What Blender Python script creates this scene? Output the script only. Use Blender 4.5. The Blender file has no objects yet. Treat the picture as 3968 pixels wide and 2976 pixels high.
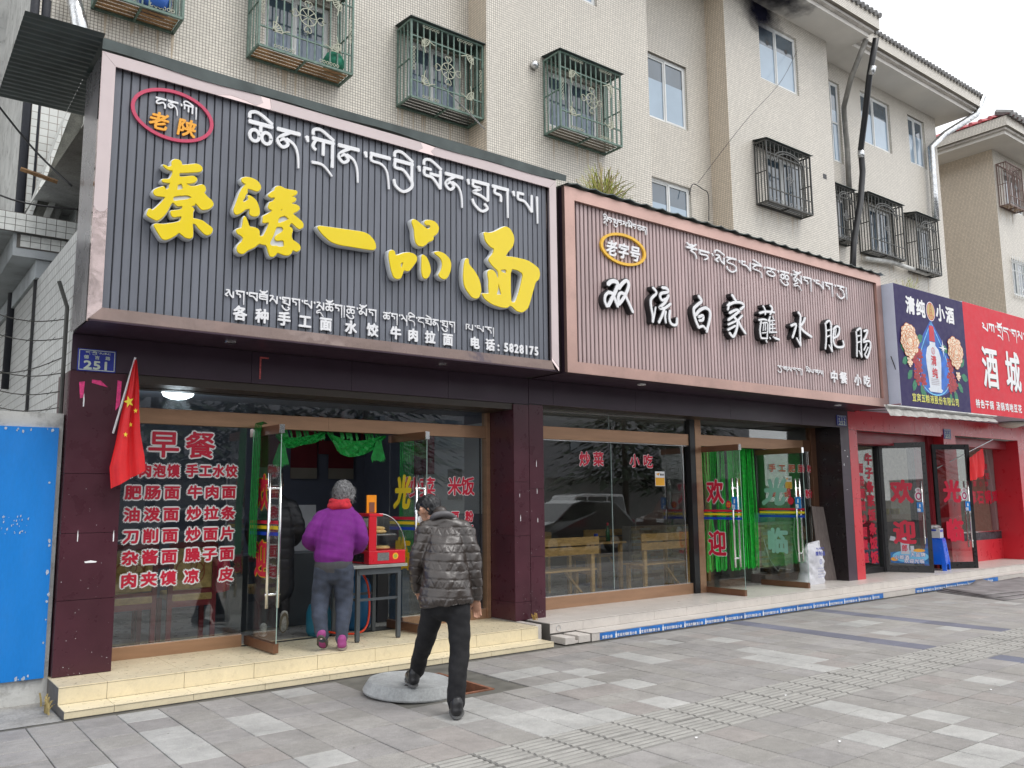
import bpy, math, random
from mathutils import Vector, Matrix
random.seed(7)
S = bpy.context.scene
COL = S.collection
# ---------------- camera, sky, sun, exposure
cd = bpy.data.cameras.new('camera'); cam = bpy.data.objects.new('camera', cd); COL.objects.link(cam)
yaw, pit, rol = math.radians(37.515), math.radians(7.74), math.radians(-0.556)
fw = Vector((math.sin(yaw)*math.cos(pit), math.cos(yaw)*math.cos(pit), math.sin(pit)))
rt0 = Vector((math.cos(yaw), -math.sin(yaw), 0)); up0 = rt0.cross(fw)
rt = rt0*math.cos(rol)+up0*math.sin(rol); up = -rt0*math.sin(rol)+up0*math.cos(rol)
cam.matrix_world = Matrix(((rt.x, up.x, -fw.x, 0), (rt.y, up.y, -fw.y, 0), (rt.z, up.z, -fw.z, 1.6), (0, 0, 0, 1)))
cd.sensor_width = 36; cd.lens = 36*3279/3968; cd.clip_end = 600; cd.clip_start = .05
S.camera = cam
SUN_EL, SUN_AZ = 58, 155          # azimuth from +Y towards +X: the sun stands behind the photographer
W = bpy.data.worlds.new('World'); S.world = W; W.use_nodes = True
nt = W.node_tree; nt.nodes.clear()
sky = nt.nodes.new('ShaderNodeTexSky'); sky.sky_type = 'NISHITA'; sky.sun_disc = False
sky.sun_elevation = math.radians(SUN_EL); sky.sun_rotation = math.radians(SUN_AZ)
sky.air_density = 1.0; sky.dust_density = 4.0; sky.altitude = 3000
hs = nt.nodes.new('ShaderNodeHueSaturation'); hs.inputs['Saturation'].default_value = .2
mx = nt.nodes.new('ShaderNodeMix'); mx.data_type = 'RGBA'; mx.inputs[0].default_value = .8
mx.inputs[7].default_value = (10.2, 10.4, 10.7, 1)      # an even cloud layer over the clear sky
bg = nt.nodes.new('ShaderNodeBackground'); bg.inputs[1].default_value = .1
out = nt.nodes.new('ShaderNodeOutputWorld')
nt.links.new(sky.outputs[0], hs.inputs['Color']); nt.links.new(hs.outputs[0], mx.inputs[6])
nt.links.new(mx.outputs[2], bg.inputs[0]); nt.links.new(bg.outputs[0], out.inputs[0])
sl = bpy.data.lights.new('sun', 'SUN'); sl.energy = .9; sl.angle = math.radians(25); sl.color = (1, .97, .93)
so = bpy.data.objects.new('sun', sl); COL.objects.link(so)
_az, _el = math.radians(SUN_AZ), math.radians(SUN_EL)
sd = Vector((math.sin(_az)*math.cos(_el), math.cos(_az)*math.cos(_el), math.sin(_el)))
so.rotation_euler = sd.to_track_quat('Z', 'Y').to_euler(); so.location = (0, -10, 30)
S.view_settings.view_transform = 'Standard'; S.view_settings.look = 'None'
S.view_settings.gamma = 1; S.view_settings.use_curve_mapping = False
S.view_settings.exposure = 0.85
S.cycles.max_bounces = 8; S.cycles.transparent_max_bounces = 16; S.cycles.glossy_bounces = 4
S.cycles.caustics_reflective = False; S.cycles.caustics_refractive = False
# ---------------- helpers
def tag(o, label=None, cat=None, group=None, kind=None):
    if label: o['label'] = label
    if cat: o['category'] = cat
    if group: o['group'] = group
    if kind: o['kind'] = kind
    return o
def thing(name, label, cat, loc=(0, 0, 0), rz=0, group=None):
    o = bpy.data.objects.new(name, None); COL.objects.link(o); o.empty_display_size = .1
    o.location = loc; o.rotation_euler = (0, 0, rz)
    return tag(o, label, cat, group)
def dup(o, parent=None):
    c = o.copy(); COL.objects.link(c)
    if parent is not None: c.parent = parent
    for ch in list(o.children): dup(ch, c)
    return c
class MB:
    def __init__(s): s.v = []; s.f = []; s.mi = []; s.m = 0
    def quad(s, a, b, c, d):
        n = len(s.v); s.v += [a, b, c, d]; s.f.append((n, n+1, n+2, n+3)); s.mi.append(s.m); return s
    def poly(s, pts):
        n = len(s.v); s.v += list(pts); s.f.append(tuple(range(n, n+len(pts)))); s.mi.append(s.m); return s
    def box(s, x0, x1, y0, y1, z0, z1):
        n = len(s.v)
        s.v += [(x, y, z) for z in (z0, z1) for y in (y0, y1) for x in (x0, x1)]
        for f in ((0, 2, 3, 1), (4, 5, 7, 6), (0, 1, 5, 4), (2, 6, 7, 3), (0, 4, 6, 2), (1, 3, 7, 5)):
            s.f.append(tuple(n+i for i in f)); s.mi.append(s.m)
        return s
    def bar(s, p, q, w, h, upv=(0, 0, 1)):
        p, q = Vector(p), Vector(q); d = (q-p).normalized(); u = Vector(upv)
        a = d.cross(u)
        if a.length < 1e-4: a = d.cross(Vector((1, 0, 0)))
        a.normalize(); b = a.cross(d).normalized(); n = len(s.v)
        for e in (p, q):
            for i, j in ((-1, -1), (1, -1), (1, 1), (-1, 1)): s.v.append(tuple(e+a*(i*w/2)+b*(j*h/2)))
        for f in ((0, 1, 2, 3), (7, 6, 5, 4), (0, 4, 5, 1), (1, 5, 6, 2), (2, 6, 7, 3), (3, 7, 4, 0)):
            s.f.append(tuple(n+i for i in f)); s.mi.append(s.m)
        return s
    def tube(s, path, r, n=8, caps=True):
        path = [Vector(p) for p in path]; k = len(path); base = len(s.v); rr = r if hasattr(r, '__len__') else [r]*k
        u = None
        for i, p in enumerate(path):
            t = (path[min(i+1, k-1)]-path[max(i-1, 0)]).normalized()
            if u is None:
                u = t.cross(Vector((0, 0, 1)))
                if u.length < .1: u = t.cross(Vector((1, 0, 0)))
            u = (u-t*u.dot(t)).normalized(); w = t.cross(u)
            for j in range(n):
                a = 2*math.pi*j/n; s.v.append(tuple(p+(u*math.cos(a)+w*math.sin(a))*rr[i]))
        for i in range(k-1):
            for j in range(n):
                a = base+i*n+j; b = base+i*n+(j+1) % n
                s.f.append((a, b, b+n, a+n)); s.mi.append(s.m)
        if caps:
            s.f.append(tuple(base+j for j in range(n))[::-1]); s.mi.append(s.m)
            s.f.append(tuple(base+(k-1)*n+j for j in range(n))); s.mi.append(s.m)
        return s
    def lathe(s, cx, cy, prof, n=20, squash=1):
        base = len(s.v); k = len(prof)
        for r, z in prof:
            for j in range(n):
                a = 2*math.pi*j/n; s.v.append((cx+r*math.cos(a), cy+r*squash*math.sin(a), z))
        for i in range(k-1):
            for j in range(n):
                a = base+i*n+j; b = base+i*n+(j+1) % n
                s.f.append((a, b, b+n, a+n)); s.mi.append(s.m)
        s.f.append(tuple(base+j for j in range(n))[::-1]); s.mi.append(s.m)
        s.f.append(tuple(base+(k-1)*n+j for j in range(n))); s.mi.append(s.m)
        return s
    def build(s, name, mats, parent=None, smooth=False, kind=None, label=None, bevel=0, link=True):
        me = bpy.data.meshes.new(name); me.from_pydata(s.v, [], s.f)
        mats = mats if isinstance(mats, (list, tuple)) else [mats]
        for m in mats: me.materials.append(m)
        if len(mats) > 1: me.polygons.foreach_set('material_index', s.mi)
        if smooth: me.polygons.foreach_set('use_smooth', [True]*len(me.polygons))
        me.update(); o = bpy.data.objects.new(name, me)
        if link: COL.objects.link(o)
        if parent is not None: o.parent = parent
        if bevel:
            b = o.modifiers.new('edge', 'BEVEL'); b.width = bevel; b.segments = 2; b.limit_method = 'ANGLE'
        return tag(o, label=label, kind=kind)
def place(name, me, parent, loc=(0, 0, 0), kind=None, color=None):
    o = bpy.data.objects.new(name, me); COL.objects.link(o); o.parent = parent; o.location = loc
    if kind: o['kind'] = kind
    if color: o.color = (*color, 1)
    return o
def struct(o): return tag(o, kind='structure')
# ---------------- materials
MATS = {}
def nodes(name):
    m = bpy.data.materials.new(name); m.use_nodes = True; t = m.node_tree
    return m, t, t.nodes['Principled BSDF']
def N(t, typ, **kw):
    n = t.nodes.new(typ)
    for k, v in kw.items(): setattr(n, k, v)
    return n
def ramp(t, src, lo, hi, a, b):
    r = N(t, 'ShaderNodeMapRange'); t.links.new(src, r.inputs[0])
    for i, v in enumerate((lo, hi, a, b)): r.inputs[i+1].default_value = v
    return r.outputs[0]
def noise(t, vec, scale, detail=3, rough=.6):
    n = N(t, 'ShaderNodeTexNoise'); n.inputs['Scale'].default_value = scale; n.inputs['Detail'].default_value = detail
    n.inputs['Roughness'].default_value = rough; t.links.new(vec, n.inputs['Vector']); return n.outputs[0]
def mixc(t, fac, a, b, mode='MIX'):
    n = N(t, 'ShaderNodeMix', data_type='RGBA', blend_type=mode)
    for i, v in ((0, fac), (6, a), (7, b)):
        if hasattr(v, 'links'): t.links.new(v, n.inputs[i])
        else: n.inputs[i].default_value = v if i == 0 else (*v, 1) if len(v) == 3 else v
    return n.outputs[2]
def coords(t, world=True):
    if world: return N(t, 'ShaderNodeNewGeometry').outputs['Position']
    return N(t, 'ShaderNodeTexCoord').outputs['Object']
def bumpit(t, p, h, strength=.3, dist=.01):
    b = N(t, 'ShaderNodeBump'); b.inputs['Strength'].default_value = strength; b.inputs['Distance'].default_value = dist
    t.links.new(h, b.inputs['Height']); t.links.new(b.outputs[0], p.inputs['Normal']); return b
def M(name, c, rough=.6, metal=0, var=.12, scale=3, fine=.025, fscale=60, bump=0, bscale=40, spec=.5, coat=0, stretch=None, emit=0, dirt=0, world=True):
    if name in MATS: return MATS[name]
    m, t, p = nodes(name); g = coords(t, world)
    if stretch:
        mp = N(t, 'ShaderNodeMapping'); mp.inputs['Scale'].default_value = stretch; t.links.new(g, mp.inputs[0]); g = mp.outputs[0]
    a = ramp(t, noise(t, g, scale), .3, .7, 1-var, 1+var); b = ramp(t, noise(t, g, fscale, 2), .3, .7, 1-fine, 1+fine)
    mu = N(t, 'ShaderNodeMath', operation='MULTIPLY'); t.links.new(a, mu.inputs[0]); t.links.new(b, mu.inputs[1])
    col = mixc(t, 1.0, c, mu.outputs[0], 'MULTIPLY')
    if dirt:
        d = ramp(t, noise(t, g, scale*2.3, 6, .7), .52, .72, 0, dirt); col = mixc(t, d, col, (.09, .08, .07))
    t.links.new(col, p.inputs['Base Color'])
    p.inputs['Metallic'].default_value = metal; p.inputs['Specular IOR Level'].default_value = spec; p.inputs['Coat Weight'].default_value = coat
    r = ramp(t, noise(t, g, scale*4), .3, .7, max(.02, rough*.85), min(1, rough*1.15)); t.links.new(r, p.inputs['Roughness'])
    if bump: bumpit(t, p, noise(t, g, bscale, 4), bump, .01)
    if emit: p.inputs['Emission Color'].default_value = (*c, 1); p.inputs['Emission Strength'].default_value = emit
    MATS[name] = m; return m
def mosaic(name, tile, mort, pitch=.05, gap=.0052, stain=.25):
    m, t, p = nodes(name); g = coords(t); sp = N(t, 'ShaderNodeSeparateXYZ'); t.links.new(g, sp.inputs[0])
    ad = N(t, 'ShaderNodeMath', operation='ADD'); t.links.new(sp.outputs[0], ad.inputs[0]); t.links.new(sp.outputs[1], ad.inputs[1])
    cb = N(t, 'ShaderNodeCombineXYZ'); t.links.new(ad.outputs[0], cb.inputs[0]); t.links.new(sp.outputs[2], cb.inputs[1])
    b = N(t, 'ShaderNodeTexBrick', offset=0, squash=1)
    for k, v in (('Scale', 1), ('Mortar Size', gap), ('Mortar Smooth', .3), ('Bias', 0), ('Brick Width', pitch), ('Row Height', pitch)): b.inputs[k].default_value = v
    b.inputs['Color1'].default_value = (*[x*.9 for x in tile], 1); b.inputs['Color2'].default_value = (*[min(1, x*1.06) for x in tile], 1)
    b.inputs['Mortar'].default_value = (*mort, 1); t.links.new(cb.outputs[0], b.inputs['Vector'])
    mp = N(t, 'ShaderNodeMapping'); mp.inputs['Scale'].default_value = (1, 1, .16); t.links.new(g, mp.inputs[0])
    st = ramp(t, noise(t, mp.outputs[0], 2.1, 6, .7), .42, .75, 0, stain*1.5)
    col = mixc(t, st, b.outputs[0], [x*.62 for x in tile]); t.links.new(col, p.inputs['Base Color'])
    p.inputs['Roughness'].default_value = .35; p.inputs['Specular IOR Level'].default_value = .4
    inv = N(t, 'ShaderNodeMath', operation='SUBTRACT'); inv.inputs[0].default_value = 1; t.links.new(b.outputs['Fac'], inv.inputs[1])
    bumpit(t, p, inv.outputs[0], .4, .003); MATS[name] = m; return m
def glassmat(name, tint, ior=1.5, extra=0.0):
    m = bpy.data.materials.new(name); m.use_nodes = True; t = m.node_tree; t.nodes.clear()
    o = N(t, 'ShaderNodeOutputMaterial'); tr = N(t, 'ShaderNodeBsdfTransparent'); tr.inputs[0].default_value = (*tint, 1)
    gl = N(t, 'ShaderNodeBsdfGlossy'); gl.inputs['Roughness'].default_value = .0; gl.inputs[0].default_value = (1, 1, 1, 1)
    lw = N(t, 'ShaderNodeLayerWeight'); lw.inputs[0].default_value = .5
    pw = N(t, 'ShaderNodeMath', operation='POWER'); pw.inputs[1].default_value = 5; t.links.new(lw.outputs['Facing'], pw.inputs[0])
    ad = N(t, 'ShaderNodeMath', operation='MULTIPLY_ADD'); ad.inputs[1].default_value = .95; ad.inputs[2].default_value = .045+extra; t.links.new(pw.outputs[0], ad.inputs[0])
    mi = N(t, 'ShaderNodeMixShader'); t.links.new(ad.outputs[0], mi.inputs[0]); t.links.new(tr.outputs[0], mi.inputs[1]); t.links.new(gl.outputs[0], mi.inputs[2])
    t.links.new(mi.outputs[0], o.inputs[0]); MATS[name] = m; return m
def objcolor(name, rough=.85, fine=.2, scale=2.2, bump=.25, dirtc=(.13, .125, .12)):
    m, t, p = nodes(name); g = coords(t); oi = N(t, 'ShaderNodeObjectInfo')
    a = ramp(t, noise(t, g, scale, 5, .7), .3, .7, .8, 1.15); b = ramp(t, noise(t, g, 160, 2), .3, .7, 1-fine, 1+fine)
    c2 = ramp(t, noise(t, g, 14, 5, .7), .3, .75, 1.06, .84)
    mu = N(t, 'ShaderNodeMath', operation='MULTIPLY'); t.links.new(a, mu.inputs[0]); t.links.new(b, mu.inputs[1])
    m2 = N(t, 'ShaderNodeMath', operation='MULTIPLY'); t.links.new(mu.outputs[0], m2.inputs[0]); t.links.new(c2, m2.inputs[1])
    col = mixc(t, 1.0, oi.outputs['Color'], m2.outputs[0], 'MULTIPLY')
    sp = ramp(t, noise(t, g, 42, 2, .5), .74, .79, 0, .7); col = mixc(t, sp, col, dirtc)
    w1 = ramp(t, noise(t, g, 1.7, 6, .72), .56, .74, 0, .5); col = mixc(t, w1, col, (.36, .35, .33))
    w2 = ramp(t, noise(t, g, .9, 7, .75), .56, .72, 0, .42); col = mixc(t, w2, col, (.15, .145, .135))
    w3 = ramp(t, noise(t, g, 26, 3, .6), .70, .76, 0, .55); col = mixc(t, w3, col, (.4, .39, .37))
    t.links.new(col, p.inputs['Base Color']); p.inputs['Roughness'].default_value = rough
    bumpit(t, p, noise(t, g, 130, 3), bump, .004); MATS[name] = m; return m
def vcolor(name, rough=.85):
    m, t, p = nodes(name); g = coords(t); at = N(t, 'ShaderNodeAttribute', attribute_name='tone')
    a = ramp(t, noise(t, g, 2.2, 5, .7), .3, .7, .8, 1.15); b = ramp(t, noise(t, g, 120, 2), .3, .7, .84, 1.16)
    mu = N(t, 'ShaderNodeMath', operation='MULTIPLY'); t.links.new(a, mu.inputs[0]); t.links.new(b, mu.inputs[1])
    t.links.new(mixc(t, 1.0, at.outputs['Color'], mu.outputs[0], 'MULTIPLY'), p.inputs['Base Color']); p.inputs['Roughness'].default_value = rough
    MATS[name] = m; return m
WALL = mosaic('cream mosaic', (.73, .685, .61), (.2, .175, .14))
WALL_SHADED = mosaic('shaded side mosaic', (.76, .665, .545), (.26, .2, .14))  # browner copy of the cream mosaic: shade of the side faces put into the colour
WTILE = mosaic('white wall tile', (.62, .63, .6), (.25, .22, .19), pitch=.1, gap=.005, stain=.35)
STILE = mosaic('long white tile', (.6, .61, .6), (.2, .19, .18), pitch=.1, gap=.006, stain=.3)
PURPLE = M('purple composite panel', (.064, .019, .029), .3, var=.18, scale=2, fine=.05, spec=.4, dirt=.04)
PURPLE2 = M('dark violet panel', (.045, .026, .042), .35, var=.15, scale=2, spec=.4)
COPPER = M('copper brushed metal', (.42, .25, .155), .38, .55, var=.1, scale=2, fine=.06, stretch=(1, 1, 8))
COPPERD = M('dark copper metal', (.2, .1, .06), .35, .5, var=.12)
STEEL = M('stainless steel', (.72, .72, .72), .2, 1, var=.05)
CHROME = M('polished steel', (.82, .82, .82), .08, 1, var=.03)
ROSE = M('rose mirror steel', (.62, .5, .48), .07, 1, var=.02, scale=1.2, fine=.0, bump=.5, bscale=1.3)
ROSE2 = M('rose brushed steel', (.55, .36, .31), .38, .75, var=.1, scale=2, dirt=.15)
SLATE = M('slate ribbed panel', (.15, .16, .19), .42, 0, var=.14, scale=1.6, stretch=(3, 3, .35))
PINKRIB = M('pink ribbed panel', (.5, .375, .37), .45, 0, var=.14, scale=1.4, dirt=.12, stretch=(3, 3, .4))
WHITE = M('white acrylic', (.82, .82, .84), .3, var=.03)
GREYW = M('letter side white', (.62, .64, .66), .4, var=.06)
YELM = M('yellow acrylic', (.84, .64, .012), .2, var=.02, fine=0, spec=.5)
ORANGE = M('orange acrylic', (.9, .42, .04), .3, var=.03)
CRIMSON = M('crimson ring', (.58, .06, .13), .35, var=.05)
GOLD = M('golden ring', (.86, .5, .04), .35, var=.05)
BLACK = M('black', (.018, .018, .02), .4, var=.1)
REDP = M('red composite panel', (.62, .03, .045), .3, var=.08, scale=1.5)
REDPD = M('dark red panel', (.36, .035, .05), .4, var=.15, scale=2)  # darker red for soffit, shutter boxes and the recessed pillar panel
CREAMT = M('cream step tile', (.72, .63, .44), .3, var=.07, scale=4, fine=.04, dirt=.1)
GREYT = M('grey step tile', (.58, .54, .5), .32, var=.07, scale=4, fine=.04, dirt=.12)
GROUT = M('dark grout', (.13, .12, .11), .8)
CONC = M('rough concrete', (.3, .29, .27), .9, var=.25, scale=2.5, fine=.18, bump=.5, dirt=.5)
CONCW = M('weathered white plaster', (.5, .5, .48), .9, var=.2, scale=2, bump=.4, dirt=.7)
EAVE = M('eave paint', (.74, .71, .66), .8, var=.06, scale=1)
CORN = M('cornice paint', (.6, .57, .53), .85, var=.15, scale=2, bump=.3, dirt=.35)
GREEN = M('green iron paint', (.12, .19, .155), .5, var=.3, scale=12, dirt=.25)
DARKIRON = M('dark iron', (.055, .055, .05), .5, var=.3, scale=10)
CREAMIRON = M('cream painted iron', (.4, .4, .3), .6, var=.2, scale=15)
RUST = M('rusty sheet', (.33, .19, .09), .8, var=.4, scale=6, fine=.2, dirt=.6)
UPVC = M('white window frame', (.72, .73, .72), .35, var=.05)
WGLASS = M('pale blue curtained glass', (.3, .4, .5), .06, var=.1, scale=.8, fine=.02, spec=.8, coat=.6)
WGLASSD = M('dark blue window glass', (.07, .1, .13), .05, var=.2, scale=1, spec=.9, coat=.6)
ROOFG = M('dark green roof sheet', (.08, .1, .098), .5, var=.25, scale=5, dirt=.25)
GLASS = glassmat('shop glass', (.88, .9, .89), 1.45, .045)
FASCIAW = M('light box side', (.58, .62, .74), .4, var=.05)
NAVY = M('navy banner', (.035, .026, .1), .5, var=.04, spec=.15)
RED = M('red banner', (.66, .025, .045), .5, var=.05, spec=.2)
REDT = M('red vinyl lettering', (.62, .015, .05), .45, var=.03)
WVIN = M('white vinyl', (.86, .86, .87), .5, var=.03)
YVIN = M('yellow vinyl', (.82, .62, .02), .45, var=.03)
BVIN = M('blue vinyl', (.01, .06, .5), .45, var=.03)
BLUEP = M('bright blue paint', (.01, .22, .66), .35, var=.05, scale=1)
PLBLUE = M('blue plastic', (.01, .13, .75), .25, var=.05)
SIGNB = M('number plate blue', (.02, .035, .33), .35, var=.05)
NUMW = M('plate white', (.62, .7, .6), .5, var=.05)
RIBBON = M('green plastic ribbon', (.03, .62, .07), .3, var=.35, scale=20)
RIBBOND = M('green cloth', (.01, .3, .05), .5, var=.35, scale=25)
WOOD = M('yellow pine', (.55, .33, .12), .45, var=.25, scale=6, stretch=(2, 8, 8), fine=.12)
WOODG = M('grey old wood', (.16, .13, .12), .8, var=.25, scale=6, stretch=(8, 8, 1), fine=.15)
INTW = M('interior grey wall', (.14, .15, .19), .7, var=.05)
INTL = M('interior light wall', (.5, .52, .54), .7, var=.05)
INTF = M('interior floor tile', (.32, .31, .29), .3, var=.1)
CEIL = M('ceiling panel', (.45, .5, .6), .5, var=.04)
SKIN = M('skin', (.5, .27, .18), .5, var=.08, scale=20, world=False)
# ---------------- a scratch scene for evaluating one object at a time
TMP = bpy.data.scenes.new('scratch')
def evaluated(o):
    TMP.collection.objects.link(o); vl = TMP.view_layers[0]; vl.update(); dg = vl.depsgraph
    me = bpy.data.meshes.new_from_object(o.evaluated_get(dg)); TMP.collection.objects.unlink(o)
    return me
# ---------------- glyphs from the built-in font
_G = {}
def glyph(ch):
    if ch in _G: return _G[ch]
    cu = bpy.data.curves.new('glyph', 'FONT'); cu.body = ch; cu.size = 1; cu.resolution_u = 2
    o = bpy.data.objects.new('glyph', cu); me = evaluated(o)
    vs = [(v.co.x, v.co.y) for v in me.vertices]; fs = [tuple(p.vertices) for p in me.polygons]
    bpy.data.objects.remove(o); bpy.data.curves.remove(cu); bpy.data.meshes.remove(me)
    if ord(ch) > 0x2000: cx, cy = .5, .38
    else:
        xs = [v[0] for v in vs] or [0]; cx, cy = (min(xs)+max(xs))/2, .36
    vs = [(x-cx, y-cy) for x, y in vs]
    _G[ch] = (vs, fs); return _G[ch]
class Frame:                      # a plane in the scene: origin, right and up vectors, outward normal
    def __init__(s, o, u, v=(0, 0, 1), off=0):
        s.o, s.u, s.v = Vector(o), Vector(u).normalized(), Vector(v).normalized(); s.n = s.u.cross(s.v)
    def __call__(s, x, y, d=0): return tuple(s.o+s.u*x+s.v*y+s.n*d)
def wallframe(Y): return Frame((0, Y, 0), (1, 0, 0))     # faces the street (-Y)
def put(mb, fr, ch, x, y, w, h, d=.002, bold=0, thick=0, shear=0, step=.00025):
    vs, fs = glyph(ch); ring = [(0, 0)]
    if bold: ring += [(bold*math.cos(a*math.pi/4), bold*math.sin(a*math.pi/4)) for a in range(8)]
    for i, (dx, dy) in enumerate(ring):
        n = len(mb.v); dd = d+step*i
        for a, b in vs: mb.v.append(fr(x+(a+shear*b)*w+dx, y+b*h+dy, dd))
        for f in fs: mb.f.append(tuple(n+k for k in f)); mb.mi.append(mb.m)
        if thick:
            from collections import Counter
            ed = {}
            for f in fs:
                for k in range(len(f)):
                    e = (f[k], f[(k+1) % len(f)]); key = (min(e), max(e)); ed[key] = None if key in ed else e
            m2 = len(mb.v)
            for a, b in vs: mb.v.append(fr(x+(a+shear*b)*w+dx, y+b*h+dy, dd-thick))
            for e in ed.values():
                if e: mb.f.append((n+e[0], m2+e[0], m2+e[1], n+e[1])); mb.mi.append(mb.m)
def line(mb, fr, s, x0, y, pitch, w, h=None, vertical=False, **kw):
    for i, ch in enumerate(s):
        if ch == ' ': continue
        put(mb, fr, ch, x0 if vertical else x0+i*pitch, y-i*pitch if vertical else y, w, h or w, **kw)
def stroke(mb, fr, pts, w, d1, d0=None, taper=1.0, smooth=True, tip=.45):
    P = [Vector(p) for p in pts]
    if smooth and len(P) > 2:
        Q = []
        for i in range(len(P)-1):
            p0, p1, p2, p3 = P[max(i-1, 0)], P[i], P[i+1], P[min(i+2, len(P)-1)]
            for k in range(4):
                u = k/4; Q.append(.5*((2*p1)+(p2-p0)*u+(2*p0-5*p1+4*p2-p3)*u*u+(3*p1-p0-3*p2+p3)*u**3))
        Q.append(P[-1]); P = Q
    k = len(P); L = []; R = []
    for i, p in enumerate(P):
        t = (P[min(i+1, k-1)]-P[max(i-1, 0)])
        if t.length < 1e-9: t = Vector((1, 0))
        t.normalize(); nn = Vector((-t.y, t.x)); u = i/(k-1) if k > 1 else 0
        ww = w/2*(1-(1-taper)*u); L.append(p+nn*ww); R.append(p-nn*ww)
    t0 = (P[0]-P[1]).normalized()*w*tip; t1 = (P[-1]-P[-2]).normalized()*w*tip*taper
    outl = [P[0]+t0]+L+[P[-1]+t1]+R[::-1]
    n = len(mb.v)
    m = k
    for q in outl: mb.v.append(fr(q.x, q.y, d1))
    idx = list(range(n, n+len(outl)))
    mb.f.append((idx[0], idx[-1], idx[1])[::1]); mb.mi.append(mb.m)
    for i in range(k-1):
        mb.f.append((idx[1+i], idx[-1-i], idx[-2-i], idx[2+i])); mb.mi.append(mb.m)
    mb.f.append((idx[k], idx[k+2], idx[k+1])); mb.mi.append(mb.m)
    if d0 is not None:
        n2 = len(mb.v)
        for q in outl: mb.v.append(fr(q.x, q.y, d0))
        N_ = len(outl)
        for i in range(N_):
            j = (i+1) % N_; mb.f.append((n+i, n2+i, n2+j, n+j)); mb.mi.append(mb.m)
def disc(mb, fr, cx, cy, rx, ry, d, n=24, hole=None, d0=None):
    o = [(cx+rx*math.cos(2*math.pi*i/n), cy+ry*math.sin(2*math.pi*i/n)) for i in range(n)]
    if hole is None: mb.poly([fr(x, y, d) for x, y in o])
    else:
        q = [(cx+hole[0]*math.cos(2*math.pi*i/n), cy+hole[1]*math.sin(2*math.pi*i/n)) for i in range(n)]
        for i in range(n):
            j = (i+1) % n
            mb.quad(fr(*o[i], d), fr(*o[j], d), fr(*q[j], d), fr(*q[i], d))
            if d0 is not None:
                mb.quad(fr(*o[i], d), fr(*o[i], d0), fr(*o[j], d0), fr(*o[j], d))
                mb.quad(fr(*q[i], d), fr(*q[j], d), fr(*q[j], d0), fr(*q[i], d0))
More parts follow.
